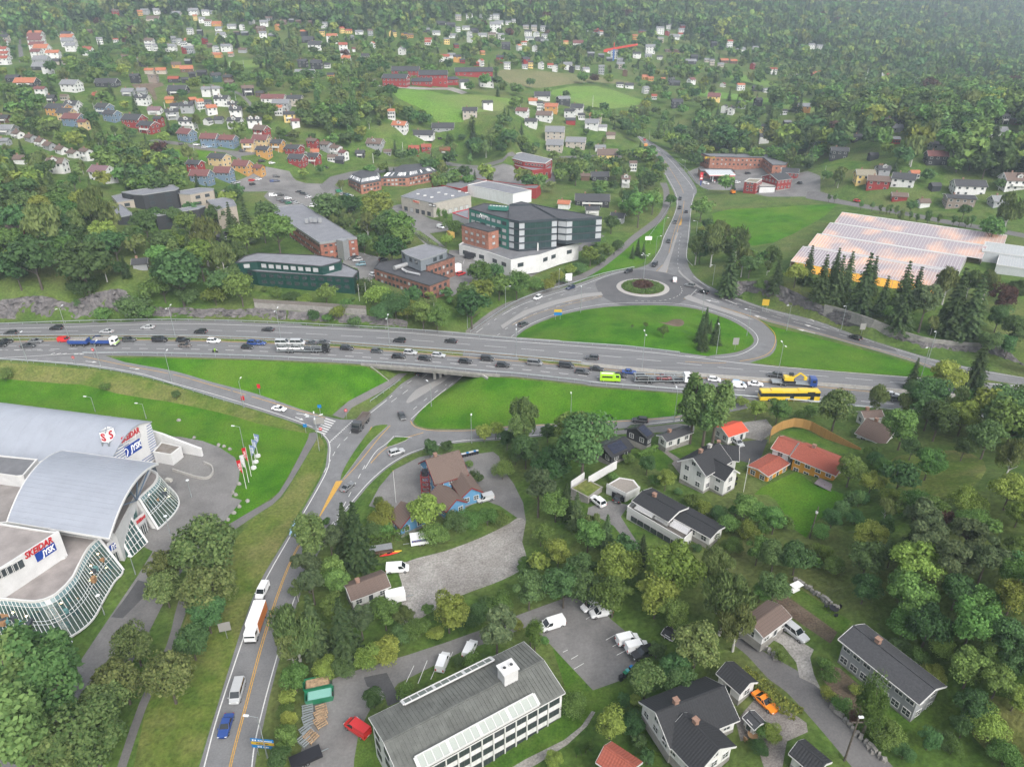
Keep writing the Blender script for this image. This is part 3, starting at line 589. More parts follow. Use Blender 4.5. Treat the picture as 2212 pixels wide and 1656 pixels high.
LEAF=dict(b=leaf_mat('leaf_mid_green',(.072,.140,.019),(.158,.269,.040)),d=leaf_mat('leaf_dark_green',(.051,.106,.028),(.102,.188,.047)),y=leaf_mat('leaf_yellow_green',(.134,.188,.015),(.276,.338,.032)),o=leaf_mat('leaf_linden',(.072,.119,.025),(.182,.231,.057)),s=leaf_mat('needle_spruce',(.038,.075,.025),(.088,.135,.040),.02),w=leaf_mat('leaf_birch',(.088,.135,.030),(.186,.235,.057)),p=leaf_mat('needle_pine',(.063,.103,.040),(.126,.169,.064),.02),c=leaf_mat('needle_thuja',(.063,.144,.014),(.134,.250,.026),.02),r=leaf_mat('leaf_copper',(.063,.033,.025),(.134,.063,.043),.02),k=leaf_mat('leaf_poplar',(.079,.153,.030),(.170,.265,.058)))
BARK=mat('bark',(.10,.085,.07),.95,.3,3,.5);BARKW=mat('bark_birch',(.42,.41,.39),.9,.4,2,.3)
def cards(C,N,S,asp=1.0,tilt=.5,rng=RNG,droop=0):
 """many small bent leaf clumps: centres C, facing N, sizes S"""
 n=len(C);N=N+rng.normal(0,tilt,(n,3));N/=np.linalg.norm(N,axis=1)[:,None]+1e-9
 A=np.cross(N,rng.normal(0,1,(n,3)));A/=np.linalg.norm(A,axis=1)[:,None]+1e-9
 if droop:A=A*(1-droop)+np.array((0,0,-1.0))*droop;A/=np.linalg.norm(A,axis=1)[:,None]
 B=np.cross(N,A);S=S[:,None]
 k=rng.uniform(.6,1.1,(n,4))
 P=np.stack([C+A*S*k[:,:1],C+B*S*asp*k[:,1:2]-N*S*.25,C-A*S*k[:,2:3],C-B*S*asp*k[:,3:4]-N*S*.25],1).reshape(-1,3)
 F=np.arange(4*n).reshape(n,4)
 return P,F
def mesh_np(name,P,F,m):
 me=bpy.data.meshes.new(name);me.vertices.add(len(P));me.vertices.foreach_set('co',P.astype(np.float32).ravel())
 me.loops.add(F.size);me.loops.foreach_set('vertex_index',F.astype(np.int32).ravel())
 me.polygons.add(len(F));me.polygons.foreach_set('loop_start',np.arange(0,F.size,F.shape[1],dtype=np.int32));me.update();me.validate()
 me.materials.append(m);return me
def blob_crown(rng,n,size,clumps=18,rz=.52,zc=.58,rxy=.5,blob=(.30,.44),flat=.0):
 """unit tree: height 1, crown diameter about 1*rxy*2; returns card centres/normals/sizes"""
 C,N=[],[]
 per=n//clumps
 for k in range(clumps):
  d=rng.normal(0,1,3);d/=np.linalg.norm(d);d[2]=d[2]*.9+.12
  rad=rng.uniform(.45,1.0)**.5 if k else 0
  c=np.array((d[0]*rxy*.66*rad,d[1]*rxy*.66*rad,zc+d[2]*rz*.62*rad));r=rng.uniform(*blob)*rxy*rng.choice((.62,.85,1,1.12))
  v=rng.normal(0,1,(per,3));v/=np.linalg.norm(v,axis=1)[:,None];v[:,2]=np.where(v[:,2]<-.35,-v[:,2]*.5,v[:,2])
  C.append(c+v*r*rng.uniform(.72,1.08,(per,1))*np.array((1,1,.85*rz/rxy if rz>rxy else .9)));N.append(v+np.array((0,0,.35)))
 C,N=np.vstack(C),np.vstack(N)
 return C,N,size*rng.uniform(.6,1.35,len(C))
def spruce_crown(rng,n,size,tiers=17,r0=.235):
 C,N,S=[],[],[]
 for t in range(tiers):
  f=t/(tiers-1);z=.10+.88*f;R_=r0*(1-f)**.85+.012;nb=int(5+9*(1-f));ph=rng.uniform(0,6.3)
  per=max(2,int(n/tiers/nb*(1.7-1.3*f)))
  for b in range(nb):
   a=ph+2*math.pi*b/nb+rng.normal(0,.15);L=R_*rng.uniform(.72,1.18)
   for k in range(per):
    s=(k+.6)/per;C.append((math.cos(a)*L*s+rng.normal(0,.008),math.sin(a)*L*s+rng.normal(0,.008),z+.02-.09*s*(1-f*.6)*(L/.2)+rng.normal(0,.006)))
    N.append((math.cos(a)*.5,math.sin(a)*.5,.9));S.append(size*(1.15-.5*s)*(1.1-.55*f))
 return np.array(C),np.array(N),np.array(S)
def make_crown(kind,seed,n,size):
 g=np.random.default_rng(seed)
 if kind=='s':C,N,S=spruce_crown(g,n,size*.95);P,F=cards(C,N,S,.62,.22,g)
 elif kind=='w':
  C,N,S=blob_crown(g,n,size,16,.46,.57,.33,(.30,.46));P,F=cards(C,N,S*1.25,.42,.4,g,.62)
 elif kind=='p':C,N,S=blob_crown(g,n,size,20,.36,.64,.33,(.22,.36));P,F=cards(C,N,S,.6,.5,g)
 elif kind=='c':C,N,S=blob_crown(g,n,size*.8,12,.5,.5,.17,(.5,.75));P,F=cards(C,N,S,.4,.3,g,.5)
 elif kind=='k':C,N,S=blob_crown(g,n,size*.9,16,.5,.54,.23,(.34,.5));P,F=cards(C,N,S,.7,.5,g)
 elif kind=='u':C,N,S=blob_crown(g,n,size*1.1,13,.42,.46,.60,(.36,.52));P,F=cards(C,N,S,.8,.55,g)
 else:C,N,S=blob_crown(g,n,size,22,.43,.58,.46,(.27,.42));P,F=cards(C,N,S,.85,.5,g)
 P[:,2]=np.maximum(P[:,2],.015)
 return P,F
SHAPE={'b':'b','d':'b','y':'b','o':'b','r':'b','s':'s','w':'w','p':'p','c':'c','k':'k','u':'u'}
WIDE={'b':.95,'s':.5,'w':.68,'p':.66,'c':.36,'k':.50,'u':1.22}
GEOM={}
def crown_mesh(shape,leaf,var,lod):
 key=(shape,leaf,var,lod)
 if key not in GEOM:
  n,sz={0:(6200,.024),1:(2200,.038),2:(380,.085),3:(110,.15)}[lod]
  if shape=='s':n,sz={0:(2600,.05),1:(1300,.062),2:(380,.10),3:(120,.15)}[lod]
  gk=(shape,var,lod)
  if gk not in GEOM:GEOM[gk]=make_crown(shape,100+var*7+ord(shape),n,sz)
  GEOM[key]=mesh_np('crown',*GEOM[gk],LEAF[leaf])
 return GEOM[key]
def trunk_mesh(shape,birch=False):
 key=('trunk',shape,birch)
 if key not in GEOM:
  mb=MB();g=random.Random(ord(shape));h={'s':.95,'u':.35,'c':.8,'k':.8}.get(shape,.62);r={'s':.014,'u':.02,'c':.02}.get(shape,.022)
  mb.tube((0,0,-.03),(0,0,.25*h),r*1.15,r*.9,7);mb.tube((0,0,.25*h),(0,0,h),r*.9,r*.25,7)
  if shape in 'bwpku':
   for k in range(7):
    a=k*2.4+g.uniform(-.3,.3);z=h*g.uniform(.4,.9);L=g.uniform(.18,.3)*WIDE[shape]
    mb.tube((0,0,z),(math.cos(a)*L,math.sin(a)*L,z+L*.8),r*.45,r*.12,5)
  key_o=mb.build('trunk',BARKW if birch else BARK);me=key_o.data;bpy.data.objects.remove(key_o);GEOM[key]=me
 return GEOM[key]
TREES=[]
TNAME={'s':('spruce_tree','spruce tree'),'w':('birch_tree','birch tree'),'p':('pine_tree','pine tree'),'c':('thuja_tree','thuja'),'k':('poplar_tree','poplar tree'),'u':('shrub','shrub'),'r':('copper_beech','copper tree')}
def plant(kind,leaf,p,h,w=None,lod=1,near=True):
 shape=SHAPE[kind]if kind!='u' else 'u'
 name,cat=TNAME.get(kind,('broadleaf_tree','tree'))
 root=thing(name,None,cat,p,random.uniform(0,6.28))
 w=w or h*WIDE[shape];s=w/WIDE[shape]
 var=random.randrange(6)
 meshobj('trunk',trunk_mesh(shape,kind=='w'),root,scale=(h*.9,h*.9,h))
 meshobj('crown',crown_mesh(shape,leaf,var,lod),root,scale=(s,s,h))
 u,v,d=proj((p[0],p[1],p[2]+h*.5));TREES.append([root,kind,leaf,u,v,h,d]);return root
# vehicles
def paint(name,c,rough=.32):return mat('paint_'+name,c,rough,spec=.5,coat=.5)
PAINT=dict(black=paint('black',(.018,.018,.02)),darkgrey=paint('dark_grey',(.055,.058,.062)),grey=paint('grey',(.17,.175,.18)),silver=paint('silver',(.42,.43,.44)),white=paint('white',(.74,.75,.76)),blue=paint('blue',(.02,.06,.24)),navy=paint('navy',(.015,.028,.08)),red=paint('red',(.55,.02,.02)),orange=paint('orange',(.75,.22,.01)),lime=paint('lime',(.35,.62,.02)),teal=paint('teal',(.12,.25,.30)),yellow=paint('yellow',(.72,.50,.03)),green=paint('green',(.02,.18,.09)),wine=paint('wine',(.16,.015,.02)),brown=paint('brown',(.13,.11,.10)),lightblue=paint('light_blue',(.25,.40,.55)))
GLASS=mat('car_glass',(.015,.02,.024),.08,spec=.8);TYRE=mat('tyre',(.018,.018,.018),.9);RIM=mat('wheel_rim',(.32,.32,.33),.35,metal=.7)
LAMP=mat('headlight',(.85,.87,.88),.15,spec=.8);TAIL=mat('taillight',(.42,.015,.01),.25,spec=.6);DARKP=mat('dark_plastic',(.03,.03,.032),.7);PLATE=mat('number_plate',(.7,.7,.7),.5)
CARS={}
CARDIM={'hatch':(4.1,1.78,1.50),'sedan':(4.7,1.84,1.45),'wagon':(4.75,1.84,1.50),'suv':(4.6,1.88,1.68),'caddy':(4.45,1.82,1.83),'van':(5.0,1.95,1.96),'sport':(4.5,1.92,1.27),'minivan':(5.0,1.95,1.95)}
def car_parts(t):
 if t in CARS:return CARS[t]
 L,w,h=CARDIM[t];a=L/2;hw=w/2;parts={}
 sh={'suv':.98,'caddy':1.05,'van':1.12,'minivan':1.12,'sport':.80}.get(t,.90)
 hood={'van':1.05,'minivan':1.05,'caddy':1.0,'suv':.95,'sport':.72}.get(t,.84)
 x1,x0={'hatch':(.98,-1.85),'sedan':(.95,-1.45),'wagon':(.95,-2.15),'suv':(.95,-2.1),'caddy':(1.3,-2.15),'van':(1.75,-2.45),'minivan':(1.75,-2.45),'sport':(.75,-1.5)}[t]
 t1,t0={'hatch':(.25,-1.45),'sedan':(.2,-.85),'wagon':(.2,-1.75),'suv':(.25,-1.75),'caddy':(.65,-2.05),'van':(.95,-2.35),'minivan':(.95,-2.35),'sport':(.0,-.7)}[t]
 st=[(-a,.45,sh*.80,hw*.80),(-a+.12,.28,sh*.97,hw*.93),(x0+.05,.22,sh,hw),(0,.22,sh,hw),(x1,.22,(sh+hood)/2+.03,hw),(a-.55,.22,hood*.97,hw*.97),(a-.12,.28,hood*.86,hw*.86),(a,.42,hood*.62,hw*.70)]
 b=MB();secs=[]
 for x,zb,zs,W_ in st:
  secs.append([(x,-W_*.9,zb),(x,-W_,zb+.18),(x,-W_,zs-.14),(x,-W_*.9,zs),(x,W_*.9,zs),(x,W_,zs-.14),(x,W_,zb+.18),(x,W_*.9,zb)])
 for s0,s1 in zip(secs,secs[1:]):
  for k in range(8):b.poly([s0[k],s0[(k+1)%8],s1[(k+1)%8],s1[k]])
 b.poly(secs[0][::-1]);b.poly(secs[-1])
 rz=h;rw=hw*(.74 if t not in('van','minivan','caddy')else .84);bw=hw*.90
 b.box(((t1+t0)/2,0,rz-.03),(t1-t0+.08,rw*2+.02,.06))
 for s in(-1,1):
  b.beam((x1,s*bw,sh),(t1,s*rw,rz-.04),.07,.07);b.beam((x0,s*bw,sh),(t0,s*rw,rz-.04),.10,.09);m_=(t1+t0)/2+.1
  b.beam((m_+.1,s*bw,sh),(m_,s*rw,rz-.04),.08,.05)
  b.box((x1-.12,s*(hw+.10),sh+.06),(.12,.2,.14))
 if t=='van' or t=='caddy':
  for s in(-1,1):
   b.poly([(x0,s*(bw+.01),sh),(.3,s*(bw+.01),sh),(.2,s*(rw+.01),rz-.03),(t0,s*(rw+.01),rz-.03)][::s])
  b.poly([(x0-.01,-bw,sh),(x0-.01,bw,sh),(t0-.01,rw,rz-.03),(t0-.01,-rw,rz-.03)])
 parts['body']=(b,None)
 g=MB();g.poly([(x1,-bw,sh-.02),(x1,bw,sh-.02),(t1,rw,rz-.05),(t1,-rw,rz-.05)]);parts['windscreen']=(g,GLASS)
 g=MB();g.poly([(x0,bw,sh-.02),(x0,-bw,sh-.02),(t0,-rw,rz-.05),(t0,rw,rz-.05)]);parts['rear_window']=(g,GLASS)
 for s in(-1,1):
  g=MB();g.poly([(x0,s*bw,sh-.02),(x1,s*bw,sh-.02),(t1,s*rw,rz-.05),(t0,s*rw,rz-.05)][::s]);parts['side_window'+'.'*(s>0)]=(g,GLASS)
  g=MB();g.box((a-.17,s*hw*.66,hood*.72),(.26,.34,.15));parts['headlight'+'.'*(s>0)]=(g,LAMP)
  g=MB();g.box((-a+.06,s*hw*.76,sh*.82),(.16,.24,.16 if t not in('van','minivan','caddy')else .4));parts['taillight'+'.'*(s>0)]=(g,TAIL)
 g=MB();g.box((-a-.01,0,.55),(.03,.5,.12));parts['number_plate']=(g,PLATE)
 for i,(x,s)in enumerate(((a-.88,1),(a-.88,-1),(-a+.85,1),(-a+.85,-1))):
  g=MB();g.tube((x,s*(hw-.2),.33),(x,s*(hw+.015),.33),.33,.33,14,0);g.tube((x,s*(hw+.012),.33),(x,s*(hw+.03),.33),.21,.2,10,1);parts['wheel'+'.'*i]=(g,[TYRE,RIM])
 out=[]
 for nm,(mb,m)in parts.items():
  o=mb.build(nm.rstrip('.'),m if m else PAINT['grey']);out.append((nm.rstrip('.'),o.data,m is None));bpy.data.objects.remove(o)
 CARS[t]=out;return out
def car(t,color,p,yaw,label=None,group=None,small=False,pitch=0,z=None):
 root=thing({'suv':'car','hatch':'car','sedan':'car','wagon':'car','sport':'sports_car','caddy':'van','van':'van','minivan':'minibus'}[t],label,'van' if t in('van','caddy','minivan')else 'car',(p[0],p[1],p[2]if z is None else z),yaw,group)
 for nm,me,painted in car_parts(t):
  if small and nm in('number_plate',):continue
  o=meshobj(nm,me,root)
  if painted:o.material_slots[0].link='OBJECT';o.material_slots[0].material=PAINT[color]
 return root
def heading(a,b):d=b-a;return math.atan2(d.y,d.x)
# street furniture
STEEL=mat('galvanised_steel',(.36,.39,.40),.45,.12,3,metal=.5);LHEAD=mat('lamp_head',(.66,.68,.70),.4);LENS=mat('lamp_lens',(.75,.77,.78),.25)
def lamp_post(px,h=10,arms=(0,),label='',z=None,globe=False,reach=1.4):
 p=G(*px)if z is None else W(*px,z)
 root=thing('street_lamp',label,'lamp post',p)
 mb=MB();mb.tube((0,0,-.2),(0,0,1.2),.13,.12,8);mb.tube((0,0,1.2),(0,0,h),.10,.065,8);mb.build('pole',STEEL,root)
 for a in arms:
  c,s=math.cos(a),math.sin(a)
  if globe:
   g=MB();n=12
   g.tube((0,0,h),(0,0,h+.25),.10,.12,8);g.tube((0,0,h+.25),(0,0,h+.35),.42,.36,14,0);g.build('lamp_head',LHEAD,root)
  else:
   g=MB();g.tube((0,0,h-.05),(c*reach,s*reach,h+.25),.045,.04,6);g.build('arm',STEEL,root)
   g=MB();g.beam((c*reach,s*reach,h+.27),(c*(reach+.85),s*(reach+.85),h+.33),.34,.16);g.build('lamp_head',LHEAD,root)
 return root
POSTME={}
def guardrail(pts,label,h=.75,gap=4.0,flip=1,posts=True,name='guardrail',rails=1):
 """steel W-rail on posts along world points"""
 pts=resample(pts,2.0)
 root=thing(name,label,'guardrail',pts[0]);o=pts[0];mb=MB()
 for rr in range(rails):
  zz=h-rr*.32
  for a,b in zip(pts,pts[1:]):
   d=(b-a);d.z=0
   if d.length<.01:continue
   d.normalize();n=Vector((-d.y,d.x,0));prof=[(.0,-.16),(.05,-.08),(0,0),(.05,.08),(0,.16)]
   A=[a-o+n*x*flip+Vector((0,0,zz+y))for x,y in prof];B=[b-o+n*x*flip+Vector((0,0,zz+y))for x,y in prof]
   for k in range(4):mb.poly([A[k],B[k],B[k+1],A[k+1]])
   mb.poly([a-o+Vector((0,0,zz+.16))-n*.08*flip,b-o+Vector((0,0,zz+.16))-n*.08*flip,B[4],A[4]])
 mb.build('rail',STEEL,root)
 if posts:
  if 'post' not in POSTME:
   g=MB();g.box((0,0,.3),(.10,.14,1.1));ob=g.build('post',STEEL);POSTME['post']=ob.data;bpy.data.objects.remove(ob)
  for p in resample(pts,gap)[:290]:meshobj('post',POSTME['post'],root,p-o)
 return root
FONT=None
def text_mesh(name,s,size,depth,m,parent,mtx,align='CENTER',stretch=1.0,bold=.0,shear=0):
 """real raised lettering: a font curve turned to a mesh"""
 cu=bpy.data.curves.new(name,'FONT');cu.body=s;cu.size=size;cu.extrude=depth;cu.align_x=align;cu.align_y='CENTER';cu.offset=bold;cu.shear=shear;cu.resolution_u=2
 ob=bpy.data.objects.new(name,cu);COL.objects.link(ob)
 me=ob.to_mesh().copy();ob.to_mesh_clear();bpy.data.objects.remove(ob)
 me.materials.clear();me.materials.append(m)
 o=meshobj(name,me,parent);o.matrix_local=mtx@Matrix.Diagonal((stretch,1,1,1));return o
def face_mtx(o,x,z):
 """matrix whose local x runs along x, local y along z (up), normal toward x cross z"""
 x=Vector(x).normalized();z=Vector(z).normalized();n=x.cross(z).normalized();z=n.cross(x)
 return Matrix(((x.x,z.x,n.x,o[0]),(x.y,z.y,n.y,o[1]),(x.z,z.z,n.z,o[2]),(0,0,0,1)))
# building helpers
def wallm(name,c,n=.08,sc=1.5,stretch=None):return mat('wall_'+name,c,.85,n,sc,.1,stretch=stretch)
def boardm(name,c):
 """vertical timber cladding: boards as fine relief"""
 k='boards_'+name
 if k in MATS:return MATS[k]
 m=mat(k,c,.8,.1,2.0,0,stretch=(1,1,.12));n=m.node_tree.nodes;l=m.node_tree.links;b=n['Principled BSDF']
 tc=n.new('ShaderNodeTexCoord');sx=n.new('ShaderNodeSeparateXYZ');l.new(tc.outputs['Object'],sx.inputs[0])
 ad=n.new('ShaderNodeMath');ad.operation='ADD';l.new(sx.outputs[0],ad.inputs[0]);l.new(sx.outputs[1],ad.inputs[1])
 mu=n.new('ShaderNodeMath');mu.operation='MULTIPLY';mu.inputs[1].default_value=40;l.new(ad.outputs[0],mu.inputs[0])
 si=n.new('ShaderNodeMath');si.operation='SINE';l.new(mu.outputs[0],si.inputs[0])
 bp=n.new('ShaderNodeBump');bp.inputs['Strength'].default_value=.35;bp.inputs['Distance'].default_value=.03;l.new(si.outputs[0],bp.inputs['Height']);l.new(bp.outputs[0],b.inputs['Normal'])
 return m
def brickm(name,c1,c2,mortar,scale=1.0,w=.5,h=.25):
 k='brick_'+name
 if k in MATS:return MATS[k]
 m=bpy.data.materials.new(k);m.use_nodes=True;n=m.node_tree.nodes;l=m.node_tree.links;b=n['Principled BSDF'];b.inputs['Roughness'].default_value=.9;b.inputs['Specular IOR Level'].default_value=.2
 tc=n.new('ShaderNodeTexCoord');sx=n.new('ShaderNodeSeparateXYZ');l.new(tc.outputs['Object'],sx.inputs[0])
 ad=n.new('ShaderNodeMath');ad.operation='ADD';l.new(sx.outputs[0],ad.inputs[0]);l.new(sx.outputs[1],ad.inputs[1])
 cx=n.new('ShaderNodeCombineXYZ');l.new(ad.outputs[0],cx.inputs[0]);l.new(sx.outputs[2],cx.inputs[1])
 t=n.new('ShaderNodeTexBrick');t.inputs['Scale'].default_value=scale;t.inputs['Brick Width'].default_value=w;t.inputs['Row Height'].default_value=h;t.inputs['Mortar Size'].default_value=.012
 t.inputs['Color1'].default_value=(*c1,1);t.inputs['Color2'].default_value=(*c2,1);t.inputs['Mortar'].default_value=(*mortar,1);l.new(cx.outputs[0],t.inputs['Vector'])
 ns=n.new('ShaderNodeTexNoise');ns.inputs['Scale'].default_value=.7;l.new(tc.outputs['Object'],ns.inputs['Vector'])
 hs_=n.new('ShaderNodeHueSaturation');mr=n.new('ShaderNodeMapRange');mr.inputs[1].default_value=.3;mr.inputs[2].default_value=.7;mr.inputs[3].default_value=.75;mr.inputs[4].default_value=1.25
 l.new(ns.outputs['Fac'],mr.inputs[0]);l.new(mr.outputs[0],hs_.inputs['Value']);l.new(t.outputs['Color'],hs_.inputs['Color']);l.new(hs_.outputs[0],b.inputs['Base Color'])
 MATS[k]=m;return m
WM=dict(w=boardm('white',(.60,.60,.59)),g=boardm('grey',(.29,.30,.31)),k=boardm('black',(.035,.036,.04)),r=boardm('red',(.24,.03,.028)),b=boardm('blue',(.13,.19,.26)),o=boardm('orange',(.46,.25,.075)),p=boardm('pale_yellow',(.52,.39,.21)),ye=boardm('yellow',(.70,.52,.20)),br=boardm('brown',(.12,.075,.05)),bg=boardm('beige',(.40,.36,.31)),dg=boardm('dark_green',(.03,.07,.06)),brn=boardm('taupe',(.22,.18,.155)),bb=boardm('bright_blue',(.10,.25,.42)),sky_=boardm('deep_orange',(.48,.23,.03)))
WN=dict(w='white',g='grey',k='black',r='red',b='blue',o='orange',p='pale yellow',ye='yellow',br='brown',bg='beige',dg='dark green',brn='taupe',bb='blue',sky_='orange')
def roofm(name,c,sc=3):return mat('roof_'+name,c,.75,.22,sc,.5,detail=8)
RM=dict(dk=roofm('dark_grey',(.055,.056,.061)),gr=roofm('grey',(.19,.195,.205)),br=roofm('brown',(.13,.095,.08)),rd=roofm('red',(.27,.075,.05)),dkr=roofm('dark_red',(.15,.065,.062)),orr=roofm('orange',(.36,.135,.075)),plum=roofm('plum',(.17,.105,.12)),olive=roofm('olive',(.22,.20,.15)),blk=roofm('black',(.028,.029,.032)))
RM['or']=RM['orr'];RN=dict(dk='dark grey',gr='grey',br='brown',rd='red',dkr='dark red',orr='orange',plum='plum',olive='olive',blk='black');RN['or']='orange'
WGLASS=mat('window_glass',(.045,.055,.062),.12,spec=.7);WGLASSL=mat('window_blind',(.40,.41,.42),.4);TRIMW=mat('white_trim',(.58,.58,.57),.6);TRIMD=mat('dark_trim',(.05,.052,.056),.6);METAL=mat('zinc',(.30,.31,.32),.5,.1,2,metal=.4)
WINC={}
def win_mesh(w,h,style='w',cols=1,rows=1):
 key=(round(w,2),round(h,2),style,cols,rows)
 if key not in WINC:
  mb=MB();t=.09 if style=='w' else .07
  mb.box((0,0,.02),(w-.02,h-.02,.04),1)
  for s in(-1,1):mb.box((s*(w/2),0,.05),(t,h+t,.10),0);mb.box((0,s*(h/2),.05),(w-t,t,.10),0)
  for k in range(1,cols):mb.box((-w/2+w*k/cols,0,.045),(.06,h-t,.05),0)
  for k in range(1,rows):mb.box((0,-h/2+h*k/rows,.042),(w-t,.05,.045),0)
  fr=TRIMW if style[0]=='w' else TRIMD if style[0]=='d' else METAL
  ob=mb.build('window',[fr,WGLASSL if style.endswith('b')else WGLASS]);WINC[key]=ob.data;bpy.data.objects.remove(ob)
 return WINC[key]
def put_window(root,o,x,z0,w,h,style='w',cols=1,rows=1,name='window'):
 """window centred at local point o on a wall whose horizontal direction is x (outward is x cross up)"""
 ob=meshobj(name,win_mesh(w,h,style,cols,rows),root);ob.matrix_local=face_mtx((o[0],o[1],z0),x,(0,0,1));return ob
def facing(p,n):
 """does a wall at world point p with outward n face the camera"""
 return(Vector((0,0,CAMH))-p).dot(n)>0
def wins(root,base,a,b,zs,n,w,h,style='w',m0=.8,m1=.8,cols=1,rows=1,skip=(),alt=None):
 """rows of windows on the wall from a to b (world xy, outward on the right of a->b); base is the thing's world position"""
 a,b=Vector((a[0],a[1],0)),Vector((b[0],b[1],0));d=b-a;L=d.length;d.normalize();nrm=d.cross(Vector((0,0,1)))
 for r,z in enumerate(zs):
  for k in range(n):
   if(r,k)in skip:continue
   s=m0+(L-m0-m1)*(k+.5)/n;p=a+d*s+nrm*.01-Vector((base[0],base[1],0))
   put_window(root,(p.x,p.y),d,z-base[2],w,h,(alt if alt and random.random()<.35 else style),cols,rows)
def ccw(poly):return poly if area2(poly)>0 else poly[::-1]
def flat_building(name,label,cat,px,zr,zb,wm,rm,parapet=.35,fascia=None,root=None,wname='wall',rname='roof'):
 """walls and flat roof from a roof outline seen in the photo at height zr"""
 poly=ccw([W(u,v,zr)for u,v in px]);c=sum(poly,Vector())/len(poly);base=Vector((c.x,c.y,zb))if root is None else root.location
 if root is None:root=thing(name,label,cat,base)
 P=[(p.x-base.x,p.y-base.y)for p in poly];z0,z1=zb-base.z-1.5,zr-base.z
 mb=MB();n=len(P)
 for i in range(n):a,b=P[i],P[(i+1)%n];mb.poly([(*a,z0),(*b,z0),(*b,z1),(*a,z1)])
 mb.build(wname,wm,root)
 mb=MB();cx,cy=sum(p[0]for p in P)/n,sum(p[1]for p in P)/n
 I=[]
 for p in P:
  d=Vector((cx-p[0],cy-p[1],0));d.normalize();I.append((p[0]+d.x*.35,p[1]+d.y*.35))
 O=[(p[0]-(I[i][0]-p[0])*.3,p[1]-(I[i][1]-p[1])*.3)for i,p in enumerate(P)]
 for i in range(n):
  j=(i+1)%n
  mb.poly([(*O[i],z1-.3),(*O[j],z1-.3),(*O[j],z1+.1),(*O[i],z1+.1)],1);mb.poly([(*O[i],z1+.1),(*O[j],z1+.1),(*I[j],z1+.1),(*I[i],z1+.1)],1)
  mb.poly([(*I[j],z1-parapet),(*I[i],z1-parapet),(*I[i],z1+.1),(*I[j],z1+.1)],1)
 mb.poly([(*p,z1-parapet+.1)for p in I],0);mb.build(rname,[rm,fascia or METAL],root)
 return root,poly,zr
def edges_facing(poly):
 out=[]
 for i in range(len(poly)):
  a,b=poly[i],poly[(i+1)%len(poly)];d=(b-a);d.z=0
  if d.length<.5:continue
  n=d.normalized().cross(Vector((0,0,1)))
  if facing((a+b)/2,n):out.append((a,b,d.length))
 return out
FELT=mat('roof_felt',(.155,.158,.168),.8,.16,.35,.3,obj=False,detail=9);FELTD=mat('roof_felt_dark',(.07,.072,.08),.8,.18,.4,.3,obj=False,detail=9);FELTG=mat('roof_membrane_grey',(.20,.205,.225),.7,.12,.3,.2,obj=False,detail=9)
BRICK=brickm('red',(.30,.115,.075),(.24,.085,.06),(.24,.18,.15));BRICKD=brickm('brown',(.25,.12,.085),(.20,.085,.062),(.20,.16,.14));BRICKO=brickm('orange',(.34,.15,.10),(.28,.12,.08),(.26,.2,.17))
WHITEP=mat('white_render',(.56,.56,.56),.8,.07,.5,.1,obj=False);GREENP=mat('green_panels',(.018,.085,.075),.5,.12,.8,.1);GREEND=mat('green_tiles',(.008,.045,.036),.35,.15,1.2,.1,spec=.5)
TILEME={}
